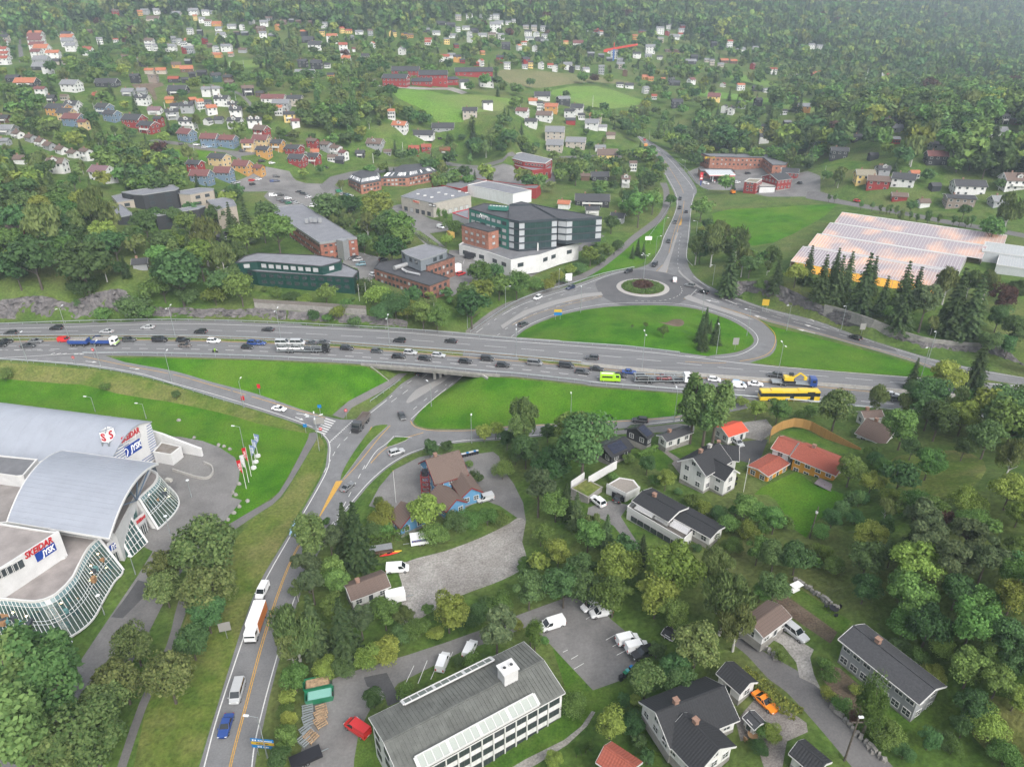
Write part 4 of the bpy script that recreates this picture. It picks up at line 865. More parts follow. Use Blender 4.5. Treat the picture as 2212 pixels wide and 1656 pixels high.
def house(name,label,cat,p,yaw,L,D,hw,wm,rm,pitch=32,over=.45,near=0,floors=1,chimney=1,style='w',group=None,barge=TRIMW,tiles=None,base_h=.5,dormer=0,gable_win=True,nwin=None,zextra=0,balcony=False,door=True,found=True,solar=()):
 root=thing(name,label,cat,p,yaw,group);th=math.tan(R(pitch));rz=hw+D/2*th;a,b=L/2,D/2
 mb=MB()
 mb.poly([(-a,-b,-1.2),(a,-b,-1.2),(a,-b,hw),(-a,-b,hw)]);mb.poly([(a,b,-1.2),(-a,b,-1.2),(-a,b,hw),(a,b,hw)])
 mb.poly([(a,-b,-1.2),(a,b,-1.2),(a,b,hw),(a,0,rz),(a,-b,hw)]);mb.poly([(-a,b,-1.2),(-a,-b,-1.2),(-a,-b,hw),(-a,0,rz),(-a,b,hw)])
 mb.build('wall',wm,root)
 if found and near:
  mb=MB();mb.box((0,0,base_h/2-.6),(L+.06,D+.06,base_h+1.2));mb.build('foundation',CONC,root)
 rt,ov=.22,over;mb=MB();e=b+ov;ze=hw-ov*th;ea=a+ov
 for s in(-1,1):
  P=[(-ea,s*e,ze),(ea,s*e,ze),(ea,0,rz),(-ea,0,rz)];T=[(x,y,z+rt)for x,y,z in P]
  if s>0:P,T=P[::-1],T[::-1];P=[P[1],P[0],P[3],P[2]];T=[T[1],T[0],T[3],T[2]]
  mb.faces(P+T,[(4,5,6,7),(3,2,1,0),(0,1,5,4)]if s<0 else[(7,6,5,4),(0,1,2,3),(4,5,1,0)],0)
 rf=mb.build('roof',rm,root)
 if near or L*1533/max(60,(Vector(p)-camo.location).length)>22:
  for sx in(-1,1):
   mb=MB()
   for s in(-1,1):mb.beam((sx*(ea+.03),s*e,ze+.08),(sx*(ea+.03),0,rz+.08),.07,.30)
   mb.build('bargeboard',barge,rf)
 if near:
  for s in(-1,1):
   mb=MB();mb.beam((-ea,s*(e+.05),ze+.06),(ea,s*(e+.05),ze+.06),.12,.14);mb.build('gutter',barge,rf)
  mb=MB();mb.beam((-ea,0,rz+rt+.02),(ea,0,rz+rt+.02),.3,.12);mb.build('ridge_cap',rm,rf)
 for k in range(chimney):
  x=(-.22+.4*k)*L;mb=MB();mb.box((x,.25,rz+.25),(.75,.75,1.6));mb.box((x,.25,rz+1.07),(.9,.9,.14));mb.build('chimney',mat('chimney_brick',(.26,.16,.12),.9,.2,3)if k%2==0 else CONCL,rf)
 M=root.matrix_basis if False else Matrix.Translation(Vector(p))@Matrix.Rotation(yaw,4,'Z')
 fh=hw/floors;ww=1.25 if near else 1.35;wh=min(1.25,fh*.52)
 sides=[((-a,-b),(a,-b),L),((a,-b),(a,b),D),((a,b),(-a,b),L),((-a,b),(-a,-b),D)]
 for i,(s0,s1,ln)in enumerate(sides):
  d=Vector((s1[0]-s0[0],s1[1]-s0[1],0)).normalized();nr=d.cross(Vector((0,0,1)))
  mid=M@Vector(((s0[0]+s1[0])/2,(s0[1]+s1[1])/2,hw/2));nw_=(M.to_3x3()@nr)
  if not facing(mid,nw_):continue
  n=nwin if(nwin and i%2==0)else max(1,int(ln/(2.4 if near else 3.0)))
  for f in range(floors):
   for k in range(n):
    s=ln*(k+.5)/n;z=fh*f+fh*.58
    if door and f==0 and i==0 and k==n//2:
     if near:
      ob=meshobj('door',win_mesh(1.0,2.0,'w',1,1),root);ob.matrix_local=face_mtx((s0[0]+d.x*s+nr.x*.01,s0[1]+d.y*s+nr.y*.01,1.05+base_h*.4),d,(0,0,1))
     continue
    put_window(root,(s0[0]+d.x*s+nr.x*.01,s0[1]+d.y*s+nr.y*.01),d,z,ww,wh,style,2 if near else 1,2 if near else 1)
  if i%2 and gable_win and rz-hw>2.0:
   put_window(root,((s0[0]+s1[0])/2+nr.x*.01,(s0[1]+s1[1])/2+nr.y*.01),d,hw+(rz-hw)*.33,1.1,1.0,style,2 if near else 1,1)
 if dormer:
  s=-1 if facing(M@Vector((0,-b,hw)),M.to_3x3()@Vector((0,-1,0)))else 1
  for k in range(dormer):
   x=0 if dormer==1 else(-.25+.5*k)*L;dw,y0=2.6,s*b*.72;zb_=hw+(b-abs(y0))*th;mb=MB()
   pk=zb_+2.3;yb=s*max(0,b-(pk-hw)/th);ev=zb_+1.35;ye=s*max(0,b-(ev-hw)/th)
   mb.poly([(x-dw/2,y0,zb_),(x+dw/2,y0,zb_),(x+dw/2,y0,ev),(x,y0,pk),(x-dw/2,y0,ev)][::(1 if s<0 else-1)],0)
   for t in(-1,1):
    mb.poly([(x+t*dw/2,y0,zb_),(x+t*dw/2,y0,ev),(x+t*dw/2,ye,ev)],0)
    mb.poly([(x+t*(dw/2+.25),y0+s*.3,ev-.12),(x,y0+s*.3,pk+.12),(x,yb,pk+.12),(x+t*(dw/2+.25),ye,ev-.12)],1)
    mb.beam((x+t*(dw/2+.25),y0+s*.32,ev-.1),(x,y0+s*.32,pk+.1),.06,.22,2)
   mb.build('dormer',[wm,rm,barge],root)
   d=Vector((1,0,0))if s<0 else Vector((-1,0,0));put_window(root,(x,y0+s*.02),d,zb_+.85,1.1,.9,style,2,1)
 if balcony:
  s=-1 if facing(M@Vector((0,-b,hw)),M.to_3x3()@Vector((0,-1,0)))else 1
  mb=MB();y0=s*(b+.75);zf=hw*.5;mb.box((0,y0,zf),(L*.6,1.5,.16));mb.box((0,s*(b+1.47),zf+.5),(L*.6,.06,.85))
  for t in(-1,1):mb.box((t*L*.3,y0,zf+.5),(.06,1.5,.85));mb.box((t*L*.29,s*(b+1.4),zf/2-.3),(.14,.14,zf+.6))
  mb.build('balcony',TRIMW,root)
 for s,x0,x1,nx_,ny_ in solar or():
  for i in range(nx_):
   for j in range(ny_):
    P=[(x,s*e*(1-t),ze+rt+.12+t*(rz-ze))for x,t in(((x0+(x1-x0)*(i+g)/nx_)*ea,.12+.8*(j+h)/ny_)for g,h in((.03,.04),(.97,.04),(.97,.96),(.03,.96)))]
    mb=MB();mb.poly(P if s<0 else P[::-1]);mb.poly([(x,y,z-.05)for x,y,z in(P[::-1]if s<0 else P)]);mb.build('solar_panel',mat('solar_panel',(.012,.016,.035),.15,.1,3,spec=.8),rf)
 if tiles:
  for s in(-1,1):
   if not facing(M@Vector((0,s*b/2,(hw+rz)/2)),M.to_3x3()@Vector((0,s*math.sin(R(pitch)),math.cos(R(pitch))))):continue
   tile_slope(root,M,(-ea,s*e,ze+rt),(1,0,0),(0,-s*math.cos(R(pitch)),math.sin(R(pitch))),2*ea,e/math.cos(R(pitch)),tiles,rm,rf)
 return root
def tile_slope(root,M,o,ax,ay,w,l,size,m,rf,quota=150):
 """lap roof tiles over a slope: the nearest are parts of their own, the rest one part"""
 ax,ay=Vector(ax),Vector(ay);nz=ax.cross(ay)
 if nz.z<0:nz=-nz
 tw,tl=size;nx,ny=max(1,int(w/tw)),max(1,int(l/tl));tw,tl=w/nx,l/ny;key=(round(tw,2),round(tl,2),m.name)
 def shape(mb,c):
  k=4;pts0,pts1=[],[]
  for i in range(k+1):
   x=-tw/2+tw*i/k;h=.035+.04*math.sin(math.pi*i/k);pts0.append(c+ax*x+nz*(h+.035));pts1.append(c+ax*x+ay*(tl+.02)+nz*(h-.01))
  for i in range(k):mb.poly([pts0[i],pts0[i+1],pts1[i+1],pts1[i]])
  for i in range(k):mb.poly([pts0[i]-nz*.06,pts0[i+1]-nz*.06,pts0[i+1],pts0[i]])
 if key not in TILEME:
  mb=MB();sv=(ax,ay,nz);ax,ay,nz=Vector((1,0,0)),Vector((0,1,0)),Vector((0,0,1));shape(mb,Vector());ax,ay,nz=sv
  ob=mb.build('roof_tile',m);TILEME[key]=ob.data;bpy.data.objects.remove(ob)
 C=[(Vector(o)+ax*tw*(i+.5)+ay*tl*j)for j in range(ny)for i in range(nx)]
 C.sort(key=lambda c:(M@c-camo.location).length)
 rot=Matrix(((ax.x,ay.x,nz.x,0),(ax.y,ay.y,nz.y,0),(ax.z,ay.z,nz.z,0),(0,0,0,1)));done=root.get('n_tiles',0);q_=max(0,min(quota,290-done))
 for c in C[:q_]:
  ob=meshobj('roof_tile',TILEME[key],rf);ob.matrix_local=Matrix.Translation(c+nz*random.uniform(0,.012))@rot
 root['n_tiles']=done+min(q_,len(C))
 if C[q_:]:
  mb=MB()
  for c in C[q_:]:shape(mb,c)
  tag(mb.build('roof_tiling',m,rf),kind='stuff')
def fromAB(A,B,zg,hw,D):
 """footprint from the two ends of a near eave seen in the photo: centre, yaw, length (ridge parallel to the eave)"""
 a,b=W(*A,zg+hw),W(*B,zg+hw);d=b-a;L=d.length;d.normalize();n=Vector((-d.y,d.x,0))
 c=(a+b)/2+n*D/2;return Vector((c.x,c.y,zg)),math.atan2(d.y,d.x),L
def cquad(mb,a,b,c,d,mi=0):mb.poly([a,b,c,d],mi)
# buildings that the photo shows in detail
def rq(o,k,pts):return[((o[0]+k*x)/1.8517,(o[1]+k*y)/1.8517)for x,y in pts]
def zfor(x,y,v):
 b=(v-CV)/FPX;return CAMH+(-y*SP-b*y*CP)/(CP-b*SP)
SIGNRED=mat('sign_red',(.46,.012,.02),.45);SIGNBLUE=mat('sign_blue',(.01,.045,.26),.4);SIGNWHITE=mat('sign_white',(.8,.8,.8),.4);SIGNGREY=mat('sign_grey',(.5,.5,.51),.5);SIGNBLACK=mat('sign_black',(.02,.02,.025),.5);SIGNYEL=mat('sign_yellow',(.50,.33,.03),.5);SIGNGRN=mat('sign_green',(.02,.22,.10),.5)
VAULT=mat('vault_metal',(.33,.355,.405),.45,.05,.25,.0,metal=.15,obj=False)
PANE=bpy.data.materials.new('shop_glass');PANE.use_nodes=True;_n=PANE.node_tree.nodes;_l=PANE.node_tree.links;_n.clear()
_o=_n.new('ShaderNodeOutputMaterial');_t=_n.new('ShaderNodeBsdfTransparent');_g=_n.new('ShaderNodeBsdfPrincipled');_m=_n.new('ShaderNodeMixShader')
_t.inputs[0].default_value=(.50,.68,.64,1);_g.inputs['Base Color'].default_value=(.06,.12,.12,1);_g.inputs['Roughness'].default_value=.07;_m.inputs[0].default_value=.42
_l.new(_t.outputs[0],_m.inputs[1]);_l.new(_g.outputs[0],_m.inputs[2]);_l.new(_m.outputs[0],_o.inputs[0])
SPAN=mat('spandrel_glass',(.12,.19,.20),.15,.12,.6,spec=.6);WOODF=mat('wood_floor',(.36,.22,.11),.6,.1,2);LIT=mat('lit_lamp',(1,.72,.42),.5,emis=5)
def Z(p,z):return W(p[0],p[1],z)
store=thing('furniture_store','furniture store with vaulted metal roofs, curved glass fronts and red and blue signs','store',Z((200,1100),0));SB=store.location
class SM(MB):
 """mesh in world coordinates that becomes a part of a thing standing at base"""
 def part(s,name,mats,root,smooth=False):return s.build(name,mats,root,tuple(root.location),smooth)
Q2=lambda x,y:q(0,2,x,y)
b0=Z(Q2(1325,640),0);z1=zfor(b0.x,b0.y,Q2(1275,335)[1]);t1=Z(Q2(1310,320),z1+.3)
ax_=(Z(Q2(0,155),z1)-Z(Q2(1310,320),z1));ax_.z=0;ax_.normalize()
fr=Z(Q2(325,660),6.5);pr=Vector((-ax_.y,ax_.x,0));pr=pr if pr.dot(fr-t1)>0 else-pr;DW=(fr-t1).dot(pr)
sk=(Z(Q2(860,960),0)-b0);sk.z=0;sk.normalize();ks=1/max(.2,sk.dot(pr))
mb=SM();ns,prof=14,[]
for k in range(ns+1):
 t=k/ns;e=t1+sk*(t*DW*ks);e.z=z1*(1-t)+6.0*t+4.2*4*t*(1-t)*(1-.35*t);prof.append(e)
far_=[e+ax_*(110-0)for e in prof]
for k in range(ns):
 a,b,c,d=prof[k],prof[k+1],far_[k+1],far_[k];mb.poly([a,b,c,d])
 up=Vector((0,0,.35));mb.poly([a-up,b-up,b,a])
mb.part('vault_roof',VAULT,store,True)
for j in range(1,26):
 seam=SM()
 for k in range(ns):seam.beam(prof[k]+ax_*(j*4.2)+Vector((0,0,.02)),prof[k+1]+ax_*(j*4.2)+Vector((0,0,.02)),.08,.06)
 seam.part('roof_seam',VAULT,store)
mb=SM();inn=ax_*.5
wl=[Vector((e.x,e.y,0))+inn for e in prof];wt=[e+inn for e in prof]
for k in range(ns):mb.poly([wl[k+1],wl[k],wt[k],wt[k+1]])
bk=[wl[0],wl[0]+ax_*109];mb.poly([bk[1],bk[0],bk[0]+Vector((0,0,z1)),bk[1]+Vector((0,0,z1))]);mb.part('gable_wall',WHITEP,store)
wn=(wl[0]-wl[-1]);wn.z=0;wd=wn.normalized();wo=wd.cross(Vector((0,0,1)))
if wo.dot(camo.location-b0)<0:wo=-wo
strp=SM()
for j in range(1,15):
 z=.75*j;
 xs=[s for s in np.linspace(0,1,60)if np.interp(s,np.linspace(0,1,ns+1),[p.z for p in prof])>z+.25]
 if not xs:continue
 a,b=wl[0].lerp(wl[-1],min(xs)+.005),wl[0].lerp(wl[-1],max(xs))
 L=(b-a).length
 segs=[(0,1)]if z<2.6 or L<6 else[(0,.14),(.62,1)]
 for s0,s1 in segs:
  p,r=a.lerp(b,s0)+wo*.05,a.lerp(b,s1)+wo*.05;p.z=r.z=z;strp.beam(p,r,.08,.16)
strp.part('blue_stripe',mat('stripe_blue',(.05,.10,.26),.6),store)
def wall_sign(txt,c,w,h,m,mb_=None,back=None,stretch=None,x=wd,root=store,shear=.2,bold=.02,size=None,out=wo,up=Vector((0,0,1))):
 """board (optional) with raised letters; c is the centre in the world"""
 c=c-root.location
 if back:
  b=MB();hx=x.normalized()*w/2;hz_=up.normalized()*h/2;n=out*.1
  P=[c-hx-hz_,c+hx-hz_,c+hx+hz_,c-hx+hz_];b.poly([p+n for p in P])
  for i in range(4):b.poly([P[i],P[(i+1)%4],P[(i+1)%4]+n,P[i]+n])
  b.build('sign_board',back,root)
 if txt:
  s=size or h*1.0;o=text_mesh('sign_lettering',txt,s,.05,m,root,face_mtx(c+out*.16,x,up),'CENTER',1,bold,shear)
  bw=o.data.vertices and(max(v.co.x for v in o.data.vertices)-min(v.co.x for v in o.data.vertices))or 1
  k=w*(.92 if back else 1)/bw;o.matrix_local=face_mtx(c+out*.16,x,up)@Matrix.Diagonal((k,1,1,1));return o
def on_wall(px,o=wl[0],d=wd,n=wo):
 """where a pixel's ray meets a vertical plane through o with horizontal direction d"""
 a,b=(px[0]-CU)/FPX,(px[1]-CV)/FPX;r=Vector((a,CP-b*SP,-SP-b*CP));e=camo.location;t=(o-e).dot(n)/r.dot(n);return e+r*t
pA=on_wall(Q2(1120,448));wall_sign('SKEIDAR',pA,(on_wall(Q2(1200,400))-on_wall(Q2(1042,500))).length,1.7,SIGNRED,size=2.2,bold=.05)
pB=on_wall(Q2(1135,485));wall_sign('YO:2:N (as)',pB,6.0,1.2,SIGNGREY,size=1.3)
pC=on_wall(Q2(1150,555));wall_sign('JYSK',pC+wd*.8,(on_wall(Q2(1212,515))-on_wall(Q2(1100,590))).length*.86,2.0,SIGNWHITE,size=2.4,bold=.06)
wj=(on_wall(Q2(1215,500))-on_wall(Q2(1088,600))).length;wall_sign('',pC,wj,3.0,None,back=SIGNBLUE)
g=MB();cc=pC-SB-wd*wj*.41+wo*.16
for k in range(9):
 a0,a1=k/9,(k+1)/9;f=lambda t:cc+wd*(.35*math.sin(t*4.2)-.1)+Vector((0,0,1.1-2.3*t))
 g.beam(f(a0),f(a1),.28,.12)
g.beam(cc+Vector((0,0,1.1))-wd*.1,cc+Vector((0,0,.95))-wd*.7,.3,.12);g.build('goose_emblem',SIGNWHITE,store)
V=[Z(Q2(540,578),11),Z(Q2(1365,690),11),Z(Q2(945,1335),11),Z(Q2(60,1190),11)]
mb=SM();nn=16;L_,R_=[],[]
for k in range(nn+1):
 t=k/nn;h=4*t*(1-t)*3.4;L_.append(V[0].lerp(V[3],t)+Vector((0,0,h)));R_.append(V[1].lerp(V[2],t)+Vector((0,0,h)))
for k in range(nn):mb.poly([L_[k],L_[k+1],R_[k+1],R_[k]]);mb.poly([L_[k+1]-Vector((0,0,.4)),L_[k]-Vector((0,0,.4)),R_[k]-Vector((0,0,.4)),R_[k+1]-Vector((0,0,.4))])
mb.part('canopy_roof',VAULT,store,True)
mb=SM()
for S in(L_,R_):
 for k in range(nn):mb.beam(S[k]-Vector((0,0,.18)),S[k+1]-Vector((0,0,.18)),.25,.45)
mb.beam(L_[0]-Vector((0,0,.2)),R_[0]-Vector((0,0,.2)),.25,.45);mb.beam(L_[-1]-Vector((0,0,.2)),R_[-1]-Vector((0,0,.2)),.25,.45);mb.part('roof_edge',TRIMW,store)
for j in range(1,22):
 seam=SM();t=j/22
 p=[V[0].lerp(V[3],t)+Vector((0,0,13.6*t*(1-t)+.02)),V[1].lerp(V[2],t)+Vector((0,0,13.6*t*(1-t)+.02))];seam.beam(p[0],p[1],.05,.04);seam.part('roof_seam',VAULT,store)
def sflat(px,z,rm=FELT,fascia=TRIMW,zb=0,wm=WHITEP):return flat_building('furniture_store','','store',px,z,zb,wm,rm,.3,fascia,store)
sflat([Q2(*p)for p in[(-300,1230),(0,1210),(508,1291),(-120,1690),(-500,1900)]],12.7,mat('roof_gravel',(.27,.245,.235),.9,.2,.25,.3,obj=False,detail=10))
sflat([Q2(*p)for p in[(-300,600),(0,622),(322,655),(200,795),(150,800),(-300,740)]],10.5,FELT)
sflat([Q2(*p)for p in[(-300,880),(80,850),(260,700),(420,650),(600,620),(1300,720),(1000,1300),(60,1200),(-300,1230)]],7.5,mat('roof_gravel2',(.25,.23,.22),.9,.2,.25,.3,obj=False,detail=10))
ROOFPX=[q(0,2,850,1338),q(0,2,760,1425),q(0,2,685,1560),q(0,2,640,1656),q(0,3,575,80),q(0,3,480,165),q(0,3,390,208),q(0,3,300,226),q(0,3,200,222),q(0,3,100,211),q(0,3,0,204),q(0,3,-150,190)]
BASEPX=[q(0,2,1062,1612),q(0,2,1050,1650),q(0,3,1000,40),q(0,3,950,120),q(0,3,890,225),q(0,3,830,340),q(0,3,770,415),q(0,3,690,480),q(0,3,600,535),q(0,3,490,580),q(0,3,260,590),q(0,3,0,570)]
sflat(ROOFPX+[q(0,2,-300,1900),q(0,2,0,1640),q(0,2,200,1650),q(0,2,575,1495),q(0,2,520,1290)],6.9,MATS['roof_gravel'],TRIMW,6.0)
def glazed(top,bot,zt,zb,cols,rows=(0,.16,.5,1),skew=0):
 T=resample([Z(p,zt)for p in cr(top,8)],50);T=[Z(p,zt)for p in cr(top,8)];B=[Z(p,zb)for p in cr(bot,8)]
 def div(P):
  s=[0]
  for a,b in zip(P,P[1:]):s.append(s[-1]+(b-a).length)
  return[Vector([float(np.interp(s[-1]*k/cols,s,[p[i]for p in P]))for i in range(3)])for k in range(cols+1)]
 T,B=div(T),div(B);fb=SM()
 for k in range(cols):
  for r in range(len(rows)-1):
   P=[B[k].lerp(T[k],1-rows[r+1]),B[k+1].lerp(T[k+1],1-rows[r+1]),B[k+1].lerp(T[k+1],1-rows[r]),B[k].lerp(T[k],1-rows[r])]
   mb=SM();mb.poly(P);mb.part('spandrel_panel' if r==0 else 'glass_pane',SPAN if r==0 else PANE,store)
 for k in range(cols+1):mb=SM();mb.beam(B[k],T[k],.09,.12);mb.part('mullion',TRIMW,store)
 for f in rows:
  mb=SM();w=.34 if f in(0,1)else .08
  for k in range(cols):mb.beam(B[k].lerp(T[k],1-f),B[k+1].lerp(T[k+1],1-f),w,w if f else .5)
  mb.part('transom',TRIMW,store)
 return T,B
GT,GB=glazed(ROOFPX,BASEPX,7.0,.25,38,(0,.14,.48,.56,1))
CT,CB=glazed([Q2(*p)for p in[(1198,990),(1270,925),(1335,865),(1362,810),(1355,775),(1300,748)]],[Q2(*p)for p in[(1368,1255),(1440,1190),(1510,1115),(1547,1040),(1530,970),(1462,890)]],6.6,.25,17,(0,.14,.5,.56,1))
sflat([Q2(*p)for p in[(1198,990),(1270,925),(1335,865),(1362,810),(1355,775),(1300,748),(1150,760),(1100,900),(1150,990)]],6.5,MATS['roof_gravel'],TRIMW,5.6)
mb=SM()
for px in([(1198,990,6.9),(1368,1260,.1)],[(850,1335,7.1),(1065,1612,.1)]):
 a,b=[Z(Q2(*p[:2]),p[2])for p in px];a2=Vector((a.x,a.y,0));d=ax_*1.6
 mb.poly([a,b,b+d,a+d]);mb.poly([a+d,b+d,a2+d]);mb.poly([b,a,a2]);mb.beam(a,b,.5,.5)
mb.part('fin_wall',WHITEP,store)
mb=SM()
for T,B in((GT,GB),(CT,CB)):
 for z,f in((.12,0),(3.5,.5)):
  E=[B[k].lerp(T[k],f)-(B[k].lerp(T[k],f)-B[k])*.0 for k in range(0,len(B),3)];E=[Vector((p.x,p.y,z))for p in E]
  I=[p+(Vector((T[0].x,T[0].y,z))-p)*0+ax_*10+Vector((0,3,0))for p in E]
  for a,b,c,d in zip(E,E[1:],I[1:],I):mb.poly([a+ax_*(.6+1.5*f),b+ax_*(.6+1.5*f),c,d])
mb.part('shop_floor',WOODF,store)
mb=SM()
for T,B in((GT,GB),(CT,CB)):
 E=B[::3];I=[p+ax_*9+Vector((0,3,0))for p in E]
 for a,b in zip(I,I[1:]):mb.poly([Vector((a.x,a.y,0)),Vector((b.x,b.y,0)),Vector((b.x,b.y,6)),Vector((a.x,a.y,6))])
mb.part('inner_wall',mat('inner_wall',(.20,.22,.20),.8),store)
mb=SM();lm=SM()
for k in range(90):
 T,B=random.choice(((GT,GB),(GT,GB),(CT,CB)));j=random.randrange(2,len(B)-1);up=random.random()<.45;p=B[j]+ax_*random.uniform(2.0,7)+Vector((0,random.uniform(0,2.5),0));z=3.55 if up else .15
 mb.box((p.x,p.y,z+.45),(random.uniform(.6,2.2),random.uniform(.6,1.2),random.uniform(.5,1.4)),random.randrange(4),random.random()*3)
 if k<26:lm.box((p.x,p.y,z+2.3),(.3,.3,.12))
tag(mb.part('shop_display',[mat('display_dark',(.05,.06,.07)),mat('display_wood',(.28,.16,.08)),mat('display_teal',(.10,.22,.22)),mat('display_grey',(.40,.39,.36))],store),kind='stuff');tag(lm.part('ceiling_lamp',LIT,store),kind='stuff')
PT=[Z(Q2(985,1245),6.4),Z(Q2(1090,1100),6.4)];PB_=[Z(Q2(1135,1500),.15),Z(Q2(1275,1372),.15)]
for i in range(5):
 for j in range(5):
  f=lambda s,t:PB_[0].lerp(PB_[1],s).lerp(PT[0].lerp(PT[1],s),t)
  mb=SM();mb.poly([f(i/5,j/5),f((i+1)/5,j/5),f((i+1)/5,(j+1)/5),f(i/5,(j+1)/5)]);mb.part('glass_pane',PANE,store)
mb=SM()
for i in range(6):
 mb.beam(f(i/5,0),f(i/5,1),.14 if 0<i<5 else .45,.16);mb.beam(f(0,i/5),f(1,i/5),.12,.12)
mb.part('glazing_frame',TRIMW,store)
mb=SM();mb.poly([Z(Q2(950,1290),5.4),Z(Q2(985,1250),6.2),PB_[0],Z(Q2(1050,1495),.1)]);mb.poly([PT[1],Z(Q2(1130,1010),6.4),Z(Q2(1190,1150),3.8),Z(Q2(1160,1200),3.3)]);mb.poly([Z(Q2(1120,920),8),Z(Q2(1160,1000),6.6),Z(Q2(1190,1150),3.8),Z(Q2(1010,1100),7)]);mb.part('side_glazing',PANE,store)
mb=SM();e0,e1=Z(Q2(1180,1260),.1),Z(Q2(1285,1180),.1);mb.poly([e0+ax_,e1+ax_,e1+ax_+Vector((0,0,5)),e0+ax_+Vector((0,0,5))]);mb.poly([PB_[1]+ax_*3,e1+ax_*1.2,e1+ax_*1.2+Vector((0,0,3.2)),PB_[1]+ax_*3+Vector((0,0,3.2))]);mb.part('entrance_wall',WHITEP,store)
for txt,t2,p0,p1,zs,mm,bk_ in(('SKEIDAR','INNGANG',(1175,1232),(1262,1160),3.6,SIGNRED,None),('JYSK',None,(945,1440),(1045,1360),4.2,SIGNWHITE,SIGNBLUE)):
 a,b=Z(Q2(*p0),zs),Z(Q2(*p1),zs);d=(b-a);d.z=0;L=d.length;d.normalize();n=d.cross(Vector((0,0,1)))
 mb=SM();o=n*-.3
 mb.poly([Vector((a.x,a.y,0))+o,Vector((b.x,b.y,0))+o,b+o+Vector((0,0,1.6)),a+o+Vector((0,0,1.6))]);mb.part('entrance_wall',WHITEP,store)
 c=(a+b)/2;wall_sign(txt,c+Vector((0,0,.75 if t2 else .2)),L*.9,1.2 if t2 else 1.5,mm,back=bk_,x=d,out=n,size=1.1 if t2 else 1.6,bold=.03)
 if t2:wall_sign(t2,c+Vector((0,0,-.35)),L*.8,.9,SIGNWHITE if False else SIGNGREY,x=d,out=n,size=.9)
 mb=SM();q0=Vector((a.x,a.y,0))+d*L*.12-o*.2;mb.poly([q0,q0+d*L*.7,q0+d*L*.7+Vector((0,0,2.7)),q0+Vector((0,0,2.7))]);mb.part('entrance_door',WGLASS,store)
 mb=SM()
 for k in range(5):mb.beam(q0+d*L*.7*k/4+n*.03,q0+d*L*.7*k/4+n*.03+Vector((0,0,2.7)),.08,.08)
 mb.part('door_frame',TRIMW,store)
mb=SM();j0=Z(Q2(1180,1010),6.8)
for p in((1285,745,12),(1185,850,13.5),(1120,920,13.8),(1040,1055,13.4)):mb.beam(j0,Z(Q2(*p[:2]),p[2]),.25,.25)
mb.part('roof_strut',mat('strut_blue',(.13,.18,.25),.5),store)
a,b=Z(Q2(-120,1690),12.7),Z(Q2(508,1290),12.7);d=(b-a);d.z=0;L=d.length;d.normalize();n=d.cross(Vector((0,0,1)))
zlow=zfor(b.x,b.y,Q2(575,1495)[1])
mb=SM();c0=Vector((0,0,.5));n1=n*.25;mb.poly([Vector((a.x,a.y,6.5))+n1,Vector((b.x,b.y,6.5))+n1,b+n1+c0,a+n1+c0]);mb.poly([Vector((b.x,b.y,3))+n1,Vector((b.x,b.y,3))-n*3,b-n*3+c0,b+n1+c0]);mb.poly([a+n1+c0,b+n1+c0,b-n*.2+c0,a-n*.2+c0]);mb.part('sign_wall',WHITEP,store)
pw=lambda px:on_wall(px,b+n*.26,d,n)
s0,s1=pw(Q2(203,1475)),pw(Q2(452,1365));wall_sign('SKEIDAR',(s0+s1)/2,(s1-s0).length,1.5,SIGNRED,x=d,out=n,size=2.0,bold=.05)
s0,s1=pw(Q2(305,1490)),pw(Q2(480,1420));wall_sign('',(s0+s1)/2,(s1-s0).length,2.0,None,back=SIGNBLUE,x=d,out=n);wall_sign('JYSK',(s0+s1)/2+d*.5,(s1-s0).length*.66,1.6,SIGNWHITE,x=d,out=n,size=1.8,bold=.05)
for k in range(6):
 p=pw(Q2(-110+52*k,1665-25*k));put_window(store,p-SB,d,p.z-.9,2.0,2.0,'w',1,1)
tw=thing('sign_tower','square white sign box with red letters on three grey posts by store roof','sign',Z(Q2(1040,640),0)+ax_*1);TB=tw.location;bp=[(930,628,5.2),(985,636,5.2),(1043,642,5.2)]
tz=11.2;P4=[Z(Q2(880,505),tz),Z(Q2(937,512),tz),Z(Q2(1003,460),tz)];P4.append(P4[0]+P4[2]-P4[1]);hgt=3.0
mb=SM();up=Vector((0,0,hgt*.95))
for i in range(4):a,b=P4[i],P4[(i+1)%4];mb.poly([a,b,b+up,a+up])
mb.part('sign_box',SIGNWHITE,tw)
mb=SM();mb.poly([p+Vector((0,0,.6))for p in P4]);
for i in range(2):mb.beam(P4[i]+up,P4[i+2]+up,.1,.1)
mb.part('box_frame',mat('strut_blue',(.13,.18,.25)),tw)
mb=SM()
for p in P4[:3]:mb.beam(Vector((p.x,p.y,0)),p,.3,.3)
mb.part('post',STEEL,tw)
for i in range(2):
 a,b=P4[i],P4[i+1];d2=(b-a).normalized();n2=d2.cross(Vector((0,0,1)));n2=n2 if n2.dot(camo.location-a)>0 else-n2
 text_mesh('letter_s','S',3.0,.05,SIGNRED,tw,face_mtx((a+b)/2+up*.5+n2*.08-TB,d2,(0,0,1)),'CENTER',1.0,.08)
rw=thing('ramp_wall','white concrete ramp wall curving beside the store gable','wall',Z(Q2(1600,560),0));mb=SM()
pts=[(1290,400,6.2),(1400,432,5.2),(1540,488,4),(1640,525,3.2),(1735,560,2.6)]
